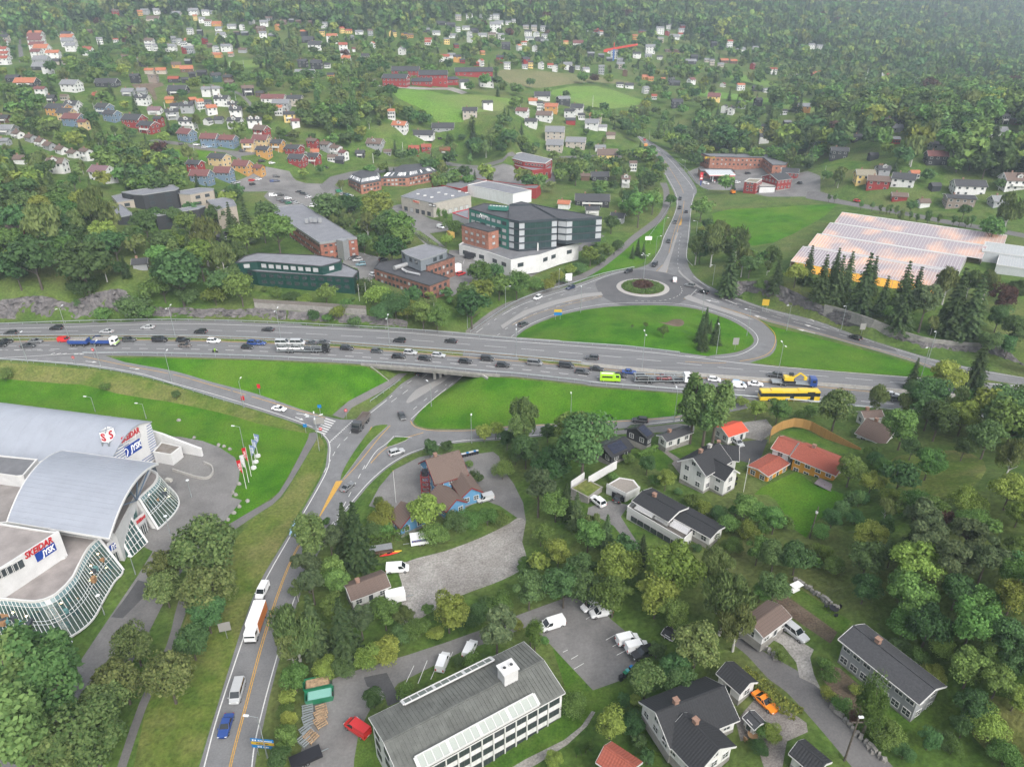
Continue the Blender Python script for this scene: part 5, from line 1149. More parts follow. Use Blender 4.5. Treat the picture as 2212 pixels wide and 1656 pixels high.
for(x0,y0,h0),(x1,y1,h1)in zip(pts,pts[1:]):
 a,b=Z(Q2(x0,y0),h0),Z(Q2(x1,y1),h1);o=(b-a).cross(Vector((0,0,1))).normalized()*.35;A0,B0=Vector((a.x,a.y,-.5)),Vector((b.x,b.y,-.5));mb.poly([A0+o,B0+o,b+o,a+o]);mb.poly([B0-o,A0-o,a-o,b-o]);mb.poly([a+o,b+o,b-o,a-o]);
mb.poly([B0+o,B0-o,b-o,b+o]);mb.part('wall_panel',WHITEP,rw)
flat_building('kiosk','small white flat roofed block with mossy roof beside the ramp','kiosk',[Q2(*p)for p in[(1322,590),(1395,508),(1565,545),(1475,615)]],3.4,0,WHITEP,mat('roof_moss',(.15,.13,.10),.95,.5,.8,.3,col2=(.22,.20,.19)),.2,TRIMW)
lw=thing('planter_wall','low white wall round the grass tip below the ramp','wall',Z(Q2(1600,780),0));mb=SM()
pts=[Z(Q2(*p),.7)for p in cr([(1490,735),(1600,770),(1700,800),(1790,805),(1838,760),(1825,705),(1760,672)],4)]
for a,b in zip(pts,pts[1:]):mb.beam(a-Vector((0,0,.4)),b-Vector((0,0,.4)),.3,.9)
mb.part('wall_panel',CONCL,lw)
# office block, bottom centre
zg=1.5;ze=zg+8.4;P1,P2,P3=Z((797,1547),ze),Z((1131,1383),ze),Z((1221,1492),ze);d=P2-P1;L=d.length;d.normalize();nrm=Vector((d.y,-d.x,0));D=(P3-P2).dot(nrm);c=(P1+P2)/2+nrm*D/2
OB=Vector((c.x,c.y,zg));oyaw=math.atan2(d.y,d.x)
off=house('office_building','long white office building with grey pitched felt roof and rooftop vent','office',OB,oyaw,L-.6,D-.6,8.0,boardm('offwhite',(.66,.66,.66)),mat('roof_felt_green_grey',(.125,.13,.12),.85,.2,.5,.4,detail=9),13,.35,1,1,0,door=False,gable_win=False,nwin=1,found=False)
for o in[o for o in off.children if o.name.startswith('window')]:bpy.data.objects.remove(o)
a,b,th=L/2,D/2,math.tan(R(13));eh=8.0
rl=MB()
for k in range(1,42):
 x=-a+L*k/42
 for s in(-1,1):rl.beam((x,s*(b-.2),eh+.30),(x,0,eh+.30+(b-.2)*th),.10,.05)
rl.build('roof_batten',MATS['roof_felt_green_grey'],off)
for f in range(3):
 for k in range(13):put_window(off,(-a+1.0+(L-2)*(k+.5)/13,-b+.29),(1,0,0),1.5+2.6*f,2.35,1.25,'d',2,1)
for f in range(3):
 for k in range(3):put_window(off,(-a+.29,b-2.2-k*(D-4)/2.2),(0,-1,0),1.5+2.5*f,1.7,1.2,'d',2,1)
for k in range(1,13):
 mb=MB();mb.box((-a+1.0+(L-2)*k/13,-b+.2,4),(.22,.25,8.2));mb.build('pilaster',TRIMW,off)
for s,x0,x1,w in((-1,-a+3,a-5,1.7),(1,-a+5.5,-a+22,1.3)):
 n=int((x1-x0)/1.3)
 for k in range(n):
  x=x0+(x1-x0)*(k+.5)/n;mb=MB();y0,y1=s*(b-.1),s*(b-w-.1);z0,z1_=eh+.5,eh+.55+w*th*1.6
  mb.faces([(x-.6,y0,z0),(x+.6,y0,z0),(x+.6,y1,z1_),(x-.6,y1,z1_)],[(0,1,2,3)if s<0 else(3,2,1,0)],0)
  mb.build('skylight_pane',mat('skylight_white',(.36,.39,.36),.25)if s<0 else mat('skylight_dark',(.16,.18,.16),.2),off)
 mb=MB()
 for k in range(n+1):
  x=x0+(x1-x0)*k/n;mb.beam((x,s*(b-.05),eh+.5),(x,s*(b-w-.1),eh+.58+w*th*1.6),.12 if k%4 else .5,.14)
 mb.beam((x0,s*(b-.02),eh+.45),(x1,s*(b-.02),eh+.45),.15,.3);mb.beam((x0,s*(b-w-.15),eh+.6+w*th*1.6),(x1,s*(b-w-.15),eh+.6+w*th*1.6),.2,.2);mb.build('skylight_frame',TRIMW,off)
vp=Z((1097,1450),zg+11)-OB;vx,vy=vp.x*d.x+vp.y*d.y,-vp.x*d.y+vp.y*d.x
mb=MB();mb.box((vx,vy,eh+2.6),(2.6,2.2,2.6));mb.box((vx,vy,eh+4.0),(3.0,2.6,.2));mb.build('roof_vent',WHITEP,off)
for k in range(2):mb=MB();mb.tube((vx-.65+1.3*k,vy,eh+4.1),(vx-.65+1.3*k,vy,eh+4.35),.42,.40,12);mb.tube((vx-.65+1.3*k,vy,eh+4.35),(vx-.65+1.3*k,vy,eh+4.36),.3,.3,10,1);mb.build('vent_fan',[TRIMW,TRIMD],off)
# near houses
def hABC(name,label,cat,c,r,A,B,C,zg,hw,wm,rm,pitch=28,**k):
 A,B,C=q(c,r,*A),q(c,r,*B),q(c,r,*C);a,b,e=Z(A,zg+hw),Z(B,zg+hw),Z(C,zg+hw);d=(b-a).normalized();D=abs((e-a).dot(Vector((-d.y,d.x,0))));ov=k.get('over',.45)
 p,yaw,L=fromAB(A,B,zg,hw,D);return house(name,label,cat,p,yaw,max(2,L-2*ov),max(2,D-2*ov),hw,wm,rm,pitch,near=1,**k)
TSZ=(.42,.48)
hABC('house','blue timber house, tall part with brown tiled roof and red stair tower','house',1,2,(1545,872),(1838,782),(1385,690),1.0,5.0,WM['bb'],RM['br'],38,floors=2,chimney=1,tiles=TSZ,barge=mat('trim_wine',(.20,.03,.03)))
for A,B,C,lab,hw in(((1625,1085),(1510,985),(1765,975),'blue house wing with brown roof, its gable facing the silver van',3.4),((1770,975),(1680,840),(1925,990),'second blue house wing beside the parked silver van, brown roof',3.6)):
 a,b,e=Z(q(1,2,*A),1+hw),Z(q(1,2,*B),1+hw),Z(q(1,2,*C),1+hw);d=(b-a);Lh=d.length;d.normalize();n=Vector((d.y,-d.x,0));D=max(5.5,abs((e-a).dot(n)));c=(a+b)/2+n*D/2
 house('house_wing',lab,'house',(c.x,c.y,1.0),math.atan2(d.y,d.x),max(7,Lh),D-.6,hw,WM['bb'],RM['br'],36,near=1,chimney=0,tiles=TSZ,barge=MATS['trim_wine'])
hABC('shed','small blue shed with brown tiled roof behind the thuja hedge','shed',1,2,(1145,1148),(1245,1252),(1400,1075),.8,2.6,WM['bb'],RM['br'],38,chimney=0,over=.3,tiles=TSZ,barge=MATS['trim_wine'])
st=thing('stair_tower','dark red timber stair tower with a black water tank on top','stair tower',Z(q(1,2,1470,945),1));mb=MB()
for x in(-1,1):
 for y in(-.8,.8):mb.box((x,y,3),(.18,.18,6))
for z in(1.2,2.6,4,5.4):mb.box((0,.8,z),(2,.12,.14));mb.box((0,-.8,z),(2,.12,.14));mb.box((1,0,z),(.12,1.6,.14));mb.box((-1,0,z),(.12,1.6,.14));mb.beam((-1,-.8,z),(1,-.8,z-1.1),.1,.1)
mb.build('frame',MATS['trim_wine'],st);mb=MB();mb.tube((0,0,5.4),(0,0,6.9),.75,.75,12);mb.build('tank',SIGNBLACK,st)
hABC('garage','old white shed with rusty brown tin roof beside a parked white van','shed',1,2,(820,1880),(1165,1750),(780,1720),.6,2.8,WM['w'],RM['br'],26,chimney=1,tiles=(.9,.5))
lt=[q(2,2,*p)for p in[(1050,1040),(995,1092),(1478,1375),(1565,1292),(1562,1235),(1240,1110)]]
lb,lp,_=flat_building('terrace_house','long white house with black roofs, striped awnings and a full length balcony','house',lt,10.6,7.2,WM['w'],mat('terrace_deck',(.26,.235,.21),.8,.15,3),.1,TRIMW)
E_=[Z(p,10.7)for p in lt];LB=lb.location;mb=SM()
for a,b in((E_[0],E_[1]),(E_[1],E_[2]),(E_[2],E_[3])):mb.beam(a+Vector((0,0,.5)),b+Vector((0,0,.5)),.08,.9);mb.beam(a+Vector((0,0,1)),b+Vector((0,0,1)),.16,.1)
mb.part('balcony_railing',TRIMW,lb)
dv=(E_[2]-E_[1]);dl=dv.length;dv.normalize();nv=dv.cross(Vector((0,0,1)))
for k in range(7):p=E_[1]+dv*dl*(.14+.12*k)+nv*.02-LB;put_window(lb,p,dv,2.1,1.5,1.2,'d',2,1)
for k in range(2):p=E_[2]+(E_[3]-E_[2])*(.3+.4*k)-LB;d2=(E_[3]-E_[2]).normalized();put_window(lb,p+d2.cross(Vector((0,0,1)))*.02,d2,9.0-LB.z,.8,1.2,'w',1,1)
hABC('house','upper storey under a black felt roof above the long white balcony','house',2,2,(1035,1012),(1352,1195),(1200,895),10.6,2.5,WM['w'],RM['blk'],14,chimney=1,over=.7,door=False,gable_win=False,barge=TRIMW)
hABC('house_wing','white wing with black roof at the right end of the long house','house',2,2,(1398,1165),(1718,1342),(1530,1068),9.6,2.7,WM['w'],RM['blk'],12,chimney=0,over=.5,door=False,gable_win=False)
AWN=bpy.data.materials.new('striped_awning');AWN.use_nodes=True;_n=AWN.node_tree.nodes;_l=AWN.node_tree.links
_w=_n.new('ShaderNodeTexWave');_w.inputs['Scale'].default_value=1.6;_tc=_n.new('ShaderNodeTexCoord');_l.new(_tc.outputs['Object'],_w.inputs[0]);_r=_n.new('ShaderNodeValToRGB');_r.color_ramp.interpolation='CONSTANT';_r.color_ramp.elements[1].position=.5;_r.color_ramp.elements[0].color=(.7,.7,.7,1);_r.color_ramp.elements[1].color=(.25,.24,.25,1);_l.new(_w.outputs['Fac'],_r.inputs[0]);_l.new(_r.outputs[0],_n['Principled BSDF'].inputs['Base Color'])
def awning(px,z0,z1,label,m=AWN):
 P=[Z(q(2,2,*p),z)for p,z in zip(px,(z1,z1,z0,z0))];o=thing('awning',label,'awning',P[0]);d=(P[1]-P[0]).normalized();yaw=math.atan2(d.y,d.x);o.rotation_euler.z=yaw;inv=Matrix.Rotation(-yaw,3,'Z')
 mb=MB();Q_=[inv@(p-P[0])for p in P];mb.poly(Q_);mb.poly([p+Vector((0,0,-.06))for p in Q_[::-1]]);mb.build('awning_cloth',m,o);mb=MB();mb.beam(Q_[3],Q_[2],.1,.14);mb.build('awning_bar',TRIMW,o)
awning([(1085,1045),(1232,1128),(1210,1160),(1055,1075)],12.2,13.2,'grey striped awning, leftmost above the long white balcony')
awning([(1240,1135),(1345,1190),(1335,1215),(1230,1160)],12.2,13.2,'grey striped awning in the middle above the long white balcony')
awning([(1400,1175),(1545,1255),(1510,1305),(1360,1225)],12.0,13.1,'widest grey striped awning, rightmost above the long white balcony')
cp=flat_building('carport','white carport with a wooden roof terrace beside the long white house','carport',[q(2,2,*p)for p in[(818,880),(985,965),(1105,905),(1050,835),(930,815)]],10.3,7.3,WM['w'],MATS['terrace_deck'],.05,TRIMW)[0]
mb=SM();E_=[Z(q(2,2,*p),10.6)for p in[(818,880),(985,965),(1105,905)]]
for a,b in zip(E_,E_[1:]):mb.beam(a+Vector((0,0,.1)),b+Vector((0,0,.1)),.1,1.0)
mb.part('railing',TRIMW,cp);a,b=E_[0],E_[1];dd=(b-a).normalized();mb=SM();n=dd.cross(Vector((0,0,1)))*.05
mb.poly([Vector((p.x,p.y,z))+n for p,z in((a.lerp(b,.3),7.3),(a.lerp(b,.95),7.3),(a.lerp(b,.95),9.8),(a.lerp(b,.3),9.8))]);mb.part('opening_shade',SIGNBLACK,cp)  # black sheet on the solid wall, painted shade of an open garage
flat_building('turf_garage','low garage with a grass covered roof beside the carport','garage',[q(2,2,*p)for p in[(510,905),(660,985),(780,895),(640,825)]],8.9,7.2,CONC,GM['verge'],.02,CONC)
vz=9.5
hABC('villa','white two storey villa with black tiled cross gables and brick chimneys','house',2,2,(1680,795),(1905,660),(1440,655),vz,5.6,WM['w'],RM['blk'],36,floors=2,chimney=2,tiles=TSZ,over=.7)
hABC('villa_wing','back wing of the white villa with wide black tiled roof','house',2,2,(1700,640),(1965,665),(1600,510),vz,5.0,WM['w'],RM['blk'],34,floors=2,chimney=1,over=.6,tiles=TSZ)
a=Z(q(2,2,1800,800),vz+5);b=Z(q(2,2,1905,740),vz+5);d=(b-a).normalized();n=Vector((-d.y,d.x,0));c=(a+b)/2+n*2.0
house('villa_gable','gabled balcony bay of the white villa facing its wooden terrace','house',(c.x,c.y,vz),math.atan2(d.y,d.x)+math.pi/2,6.5,(b-a).length,4.9,WM['w'],RM['blk'],38,near=1,floors=2,chimney=0,over=.5)
hABC('garage','white detached garage with dark roof and solar panels behind the villa lawn','garage',2,2,(1335,505),(1570,420),(1200,462),7.6,2.8,WM['w'],RM['dk'],24,chimney=1,tiles=TSZ,over=.5,solar=((1,-.95,.7,7,3),))
hABC('carport','black timber outbuilding with solar panels on its dark tiled roof','outbuilding',2,2,(860,640),(1058,548),(830,480),6.4,2.8,WM['k'],RM['blk'],24,chimney=0,tiles=TSZ,solar=((-1,-.7,.5,3,3),(1,-.9,.9,6,3)),over=.6,barge=TRIMD)
hABC('carport','black open shelter with solar roof joining the white garage','outbuilding',2,2,(1175,480),(1232,440),(900,440),7.0,3.2,WM['k'],RM['blk'],26,chimney=0,solar=((-1,-.8,.8,2,4),(1,-.9,.9,3,4)),over=.5,barge=TRIMD,gable_win=False,door=False)
hABC('garage','white garage with bright red tiled roof beside a silver car','garage',2,2,(1870,465),(2045,410),(1745,375),7.6,2.8,WM['w'],roofm('bright_red',(.50,.085,.045)),24,chimney=0,tiles=TSZ,over=.4)
oh=hABC('house','orange timber house with long red tiled roof and green awnings','house',3,2,(190,630),(590,795),(285,492),9.5,4.6,WM['sky_'],RM['rd'],24,floors=2,chimney=1,tiles=TSZ,over=.6)
hABC('house_wing','left part of the orange house under the red tiled roof','house',3,2,(25,560),(188,622),(120,445),9.5,4.4,WM['w'],RM['rd'],22,floors=2,chimney=0,over=.4)
hABC('garage','low orange garage wing with flat red roof, left of the orange house','garage',3,2,(0,808),(190,695),(-140,690),9.3,2.6,WM['sky_'],RM['rd'],10,chimney=0,over=.3)
AWG=mat('green_awning',(.0,.25,.19),.7)
def awn2(px,z0,z1,label):
 P=[Z(q(3,2,*p),z)for p,z in zip(px,(z1,z1,z0,z0))];o=thing('awning',label,'awning',P[0]);mb=SM();mb.poly(P);mb.poly([p-Vector((0,0,.05))for p in P[::-1]]);mb.part('awning_cloth',AWG,o)
 mb=SM();mb.beam(P[3],P[2],.1,.12);mb.part('awning_bar',TRIMW,o)
awn2([(232,645),(308,678),(302,702),(222,668)],12.3,13.0,'green awning on the orange house, nearest its left end');awn2([(362,705),(438,738),(430,765),(350,732)],12.3,13.0,'green awning on the orange house, right of the other one')
pg=thing('pergola','wooden pergola with sheet roof on the pale terrace of the orange house','pergola',Z(q(3,2,480,930),9.6));mb=SM();P=[Z(q(3,2,*p),12)for p in[(400,860),(560,940),(600,890),(445,812)]];mb.poly(P);mb.poly([p-Vector((0,0,.1))for p in P[::-1]]);mb.part('pergola_roof',mat('plastic_sheet',(.22,.19,.20),.5,.2,4),pg)
mb=SM();P=[Z(q(3,2,*p),9.7)for p in[(338,938),(490,1018),(640,900),(480,850)]];mb.poly(P);tag(mb.part('terrace_slab',CONCL,pg))
for p in[(405,905),(470,945),(545,980),(585,935)]:mb=SM();c=Z(q(3,2,*p),9.7);mb.box((c.x,c.y,10.9),(.15,.15,2.4));mb.part('post',WM['br'],pg)
hABC('house','old white house with mossy brown roofs behind the large maple','house',3,2,(750,425),(1005,535),(900,320),8.5,3.2,WM['w'],RM['br'],30,chimney=1,over=.5,tiles=TSZ)
hABC('house_wing','back wing of the old white house nearest the motorway','house',3,2,(830,300),(1010,290),(870,232),8.5,3.6,WM['w'],RM['br'],30,chimney=1,over=.4)
hABC('house','long light grey house with charcoal roof and white windows on the slope','house',3,3,(608,548),(1310,1115),(835,415),14.0,5.2,WM['g'],RM['dk'],22,floors=2,chimney=1,over=.6,nwin=7)
hABC('garage','low double garage with dark brown roof and white doors by the silver car','garage',3,3,(-40,545),(205,362),(-260,400),13.2,2.4,WM['w'],RM['br'],20,chimney=0,over=.3,tiles=TSZ)
hABC('garage','white garage with glossy black tiled roof beside the clipped hedge','garage',2,3,(1765,845),(1975,1030),(1860,700),10.5,2.6,WM['w'],RM['blk'],32,chimney=0,tiles=TSZ,over=.35)
for A,B,D,lab in(((1365,1490),(1965,1245),8.5,'white house with black tiled roof below the white garage, rear part'),((1300,1400),(1600,1720),8.0,'front wing of the white house, black tiles, gable to the bottom edge')):
 pp,yw,L=fromAB(q(2,3,*A),q(2,3,*B),9.8,3.0,D);house('house',lab,'house',pp,yw,L-.8,D-.8,3.0,WM['w'],RM['blk'],32,near=1,chimney=1,tiles=TSZ)
hABC('shed','tiny dark shed with black roof between the lime tree and the vans','shed',2,3,(1297,505),(1385,560),(1345,445),6.5,2.0,WM['br'],RM['blk'],22,chimney=0,over=.2,gable_win=False)
hABC('garden_pavilion','small white garden pavilion with dark roof beside the patio chairs','pavilion',2,3,(2010,1240),(2085,1320),(2110,1190),10.5,2.0,WM['w'],RM['dk'],28,chimney=0,over=.25)
hABC('house','house with orange red tiled roof at the bottom edge of the picture','house',2,3,(725,1610),(1000,1800),(870,1440),7.0,3.2,WM['w'],RM['rd'],32,chimney=0,tiles=TSZ)
hABC('garage','black tiled roof with white fence beside the lane at the bottom edge','garage',3,3,(180,1535),(420,1740),(300,1400),11.5,2.8,WM['w'],RM['blk'],32,chimney=0,tiles=TSZ)
# business park
HTS=lambda zb,zs:[zb+z for z in zs]
def fb(name,label,cat,px,zr,zb,wm,rm,n_per=2.6,rows=(),w=1.5,h=1.3,style='d',alt=None,fascia=None,m0=1.2,cols=1):
 r,poly,_=flat_building(name,label,cat,px,zr,zb,wm,rm,.35,fascia or TRIMD)
 for a,b,L in edges_facing(poly):
  n=int((L-2*m0)/n_per)
  if n>0 and rows:wins(r,r.location,a,b,rows,n,w,h,style,m0,m0,cols,1,(),alt)
 return r,poly
r1,p1_=fb('office_building','long brick office with flat grey roof carrying an air handling frame','office',qs(1,1,[(180,130),(400,106),(872,395),(552,440),(155,178)]),17.5,8.5,BRICK,FELTG,2.2,(10.0,12.6,15.6),1.35,.9,'d','db',METAL,1.0)
mb=SM()
for a,b,L in edges_facing(p1_):
 d=(b-a).normalized();n=d.cross(Vector((0,0,1)));mb.beam(a+n*.12-Vector((0,0,.35)),b+n*.12-Vector((0,0,.35)),.25,1.0)
mb.part('fascia_band',METAL,r1)
tower=SM();c=Z(q(1,1,745,420),17.8);tower.box((c.x,c.y,13.2),(4.2,3.4,10),0,-.6);tower.part('stair_tower',METAL,r1)
ah=SM();c=Z(q(1,1,490,255),18.4)
for k in range(4):ah.box((c.x-3+2.1*k,c.y+(k%2),18.6+.2*(k%3)),(1.6,2.2,1.8+.3*(k%2)),0,.3)
ah.part('air_handling_unit',METAL,r1)
fb('office_building','dark green tiled office, lower storey along the noise fence','office',[(506,578),(553,586),(763,599),(775,585),(735,566),(540,560)],17.3,10.5,GREEND,FELTG,3.2,(13.2,15.8),1.9,1.2,'d',None,TRIMD)
fb('office_upper_storey','set back upper storey of the green office with white blinds','office',[(508,567),(528,553),(556,546),(686,551),(738,559),(735,565),(695,575),(555,564)],20.6,17.2,GREEND,FELTG,3.0,(18.9,),2.3,1.7,'db',None,TRIMD)
bw=thing('brick_wall_panel','brick base wall on the left under the green office','wall',W(*q(1,1,100,830),10.6));bw.location+=Vector((0,-.7,0));mb=SM();o=Vector((0,-.55,0))
mb.poly([W(*q(0,1,2050,770),11)+o,W(*q(1,1,350,850),10.4)+o,W(*q(1,1,270,772),13.0)+o,W(*q(0,1,2045,690),14.2)+o]);mb.part('brick_panel',BRICK,bw)
fb('office_building','brown brick office block with silver duct on its flat roof','office',qs(1,1,[(1020,662),(1052,615),(1260,575),(1480,640),(1492,690),(1672,745),(1500,812)]),14.3,7.5,BRICKD,FELTD,2.3,(9.6,12.4),1.45,1.25,'d','db',TRIMD)
fb('office_upper_storey','taller rear part of the brown brick office','office',qs(1,1,[(1290,570),(1480,640),(1716,558),(1640,525),(1400,500)]),16.6,8,BRICKD,FELTD,2.2,(10.6,13.6),1.3,1.3,'d','db',TRIMD)
fb('office_upper_storey','grey penthouse with wide roof on top of the brick office','office',qs(1,1,[(1255,512),(1470,450),(1652,500),(1640,520),(1500,570),(1420,592),(1300,545)]),19.4,16.2,mat('zinc_cladding',(.16,.18,.20),.6,.1,2),FELTG,3.2,(17.9,),2.0,1.6,'d',None,METAL)
du=thing('roof_duct','fat silver ventilation duct lying on the brown brick office roof','duct',W(*q(1,1,1290,640),14.2));mb=SM();f=lambda x,y,z=15.3:W(*q(1,1,x,y),z)
mb.tube(f(1195,660),f(1330,618),.9,.9,10);mb.tube(f(1265,665),f(1300,690),.45,.45,8);mb.tube(f(1300,690,14.8),f(1415,715,14.8),.45,.45,8);mb.part('duct_pipe',mat('duct_silver',(.6,.6,.6),.3,metal=.6),du)
p,r=W(*q(1,1,1520,815),13.2),W(*q(1,1,1650,770),13.2);d=(r-p).normalized();n=d.cross(Vector((0,0,1)))
sg=thing('roof_sign','white company lettering along the roof edge of the brown brick office','sign',p);wall_sign('Micro Matic Norge',(p+r)/2+n*.4+Vector((0,0,.5)),(r-p).length*.95,1.0,SIGNWHITE,x=d,out=n,size=1.3,root=sg,shear=0)
r_,pl=fb('warehouse','concrete warehouse with ribbed walls, loading doors and flat roof','warehouse',qs(1,1,[(1253,40),(1530,98),(1858,25),(1640,-45),(1400,-20)]),17.2,9.0,mat('concrete_panels',(.36,.335,.30),.9,.12,.5,.2),FELTG,4.2,(10.8,),2.6,2.2,'d','db',METAL)
a,b=pl[0],pl[1]
for(x,y,txt,bk_,m_,w_)in((1385,88,'PIRELLI',mat('sign_cream',(.7,.55,.42)),SIGNRED,5.0),(1525,118,'dekk1  dekk1',SIGNBLACK,SIGNWHITE,5.5)):
 n=Vector((0,-1,0));ed=[e for e in edges_facing(pl)][0];d=(ed[1]-ed[0]).normalized();n=d.cross(Vector((0,0,1)));c=on_wall(q(1,1,x,y),ed[0]+n*.1,d,n);wall_sign(txt,c,w_,1.5,m_,back=bk_,x=d,out=n,root=r_,size=1.3,shear=0)
for k in range(8):mb=SM();c=W(*q(1,1,1400+60*k,20+18*(k%3)-4*k),17.4);mb.box((c.x,c.y,17.4),(1.6,1.2,.5));mb.part('rooflight',TRIMW,r_)
RB_=(1760,700);RK=.5503;G2=lambda*pts:rq(RB_,RK,pts)
fb('office_podium','white podium with garage doors and a long ramp under the glass office','office',G2((138,505),(350,560),(515,618),(655,590),(720,582),(870,530),(1010,495),(700,480),(200,470)),13.4,7.0,WHITEP,FELT,5,(10.4,),3.0,1.7,'d',None,TRIMW,1.5)
fb('office_building','brick cube of the glass office standing on the white podium','office',G2((157,362),(352,412),(426,395),(385,370),(250,340)),21.5,13.4,BRICKO,FELTD,3.0,(15.6,18.7),1.7,1.2,'db',None,TRIMD)
gb1,gp1=fb('office_building','green panelled office wing with dark roof and white company logo','office',G2((210,242),(320,205),(490,223),(500,322)),27.0,13.4,mat('green_cladding',(.035,.16,.125),.6,.08,1),FELTD,3.4,(15.3,18.3,21.3,24.6),2.7,1.6,'db','d',TRIMD)
ed=max(edges_facing(gp1),key=lambda e:e[2]);d=(ed[1]-ed[0]).normalized();n=d.cross(Vector((0,0,1)));c=on_wall(G2((330,298))[0],ed[0],d,n);wall_sign('Argeo',c,4.2,1.2,SIGNWHITE,x=d,out=n,root=gb1,size=1.6,shear=0)
mb=SM();c0=on_wall(G2((298,292))[0],ed[0],d,n)+n*.12;mb.beam(c0-d*.8-Vector((0,0,.8)),c0+Vector((0,0,.8)),.7,.12);mb.beam(c0+Vector((0,0,.8)),c0+d*.7-Vector((0,0,.5)),.5,.12);mb.beam(c0-d*.9-Vector((0,0,.8)),c0+d*.9-Vector((0,0,.8)),.4,.12);mb.part('company_emblem',SIGNWHITE,gb1)
GLZ=mat('curtain_glass',(.025,.05,.052),.08,.3,.35,spec=.8);GLZD=mat('dark_steel',(.045,.055,.065),.5)
def glass_block(label,top,zt,floors,fh,lean=0):
 r,poly,_=flat_building('glass_office',label,'office',top,zt,zt-floors*fh-.6,GLZD,FELTD,.3,GLZD)
 bs=r.location
 for a,b,L in edges_facing(poly):
  d=(b-a).normalized();n=d.cross(Vector((0,0,1)));k=max(1,int(round(L/2.6)))
  for f in range(floors):
   z0=zt-.9-(f+1)*fh+.55;z1_=z0+fh-.75;
   for j in range(k):
    s0,s1=a+d*(L*j/k+.06),a+d*(L*(j+1)/k-.06);o=n*(.10+lean*0)
    mb=SM();mb.poly([Vector((s0.x,s0.y,z0))+o,Vector((s1.x,s1.y,z0))+o,Vector((s1.x,s1.y,z1_))+o,Vector((s0.x,s0.y,z1_))+o])
    wb=k>2 and(j==0 or j==k-1)or(k<=2 and j==0)
    mb.part('blind_panel' if wb else 'glass_pane',mat('white_screen',(.36,.38,.40),.5)if wb else GLZ,r)
  for f in range(floors+1):
   z0=zt-.75-f*fh;mb=SM();mb.beam(Vector((a.x,a.y,z0))+n*.15,Vector((b.x,b.y,z0))+n*.15,.3,.28);mb.part('floor_band',GLZD,r)
 return r
glass_block('four storey glass office block with slanting corner above the podium terrace',G2((503,322),(575,335),(852,316),(665,218),(496,224)),27.0,4,3.1)
glass_block('three storey glass office block on pillars above the parking deck',G2((860,316),(920,322),(1178,305),(820,240),(590,193),(505,214),(670,214)),26.4,3,3.1)
for p in((710,545),(810,525),(855,485),(905,490),(982,485)):pl_=W(*G2(p)[0],13.4);pp=thing('pillar',None,'pillar',pl_);mb=MB();mb.tube((0,0,-1),(0,0,3.2),.35,.35,8);mb.build('shaft',TRIMW,pp);tag(pp,'slim white pillar holding up the glass office blocks',None,'white pillars under the glass office')
cu=thing('roof_chiller','green roof plant with fans on the green office wing','roof plant',W(*G2((425,260))[0],27));mb=SM();c=W(*G2((425,258))[0],27);mb.box((c.x,c.y,28.2),(9,3.2,1.6),0,-.3)
for k in range(6):mb.tube((c.x-3.6+1.4*k,c.y+1.1-.45*k,29),(c.x-3.6+1.4*k,c.y+1.1-.45*k,29.2),.55,.55,10,1)
mb.part('chiller_body',[MATS['green_cladding'],TRIMW],cu)
fb('workshop','low grey and red workshop wing left of the brick cube','workshop',G2((90,275),(210,245),(210,300),(208,318)),16.5,9,MATS['wall_grey']if 'wall_grey' in MATS else wallm('grey',(.4,.4,.41)),FELTG,4,(10.6,),2.6,1.4,'d',None,SIGNRED)
fb('shop_hall','wide dark red commercial hall with flat grey roofs','hall',G2((-60,60),(70,0),(620,75),(735,70),(700,100),(560,95),(340,40),(250,60),(150,100)),15.4,9.5,WM['r'],FELT,5,(),1,1,'d',None,MATS['wall_red_band']if 'wall_red_band' in MATS else mat('wall_red_band',(.3,.03,.025),.6))
fb('warehouse','white corrugated warehouse hall with flat grey roof in front of red halls','warehouse',G2((200,72),(340,42),(520,80),(665,110),(530,140),(405,112)),16.2,9.5,boardm('corrugated_white',(.62,.63,.65)),FELTG,5,(),1,1,'d',None,TRIMW)
fb('shop_hall','bright red commercial building, wide lower storey with white windows','hall',[(1086,350),(1130,339),(1193,351),(1190,364),(1150,368)],15.8,9.8,WM['r'],FELTG,3.4,(12.4,),1.3,2.0,'w',None,MATS['wall_red_band'])
fb('office_upper_storey','red upper storey with grey roof plant on the red commercial building','hall',[(1088,337),(1128,329),(1192,344),(1178,353),(1130,348)],19.2,15.6,WM['r'],FELTG,2.4,(17.4,),1.5,1.1,'w',None,TRIMW)
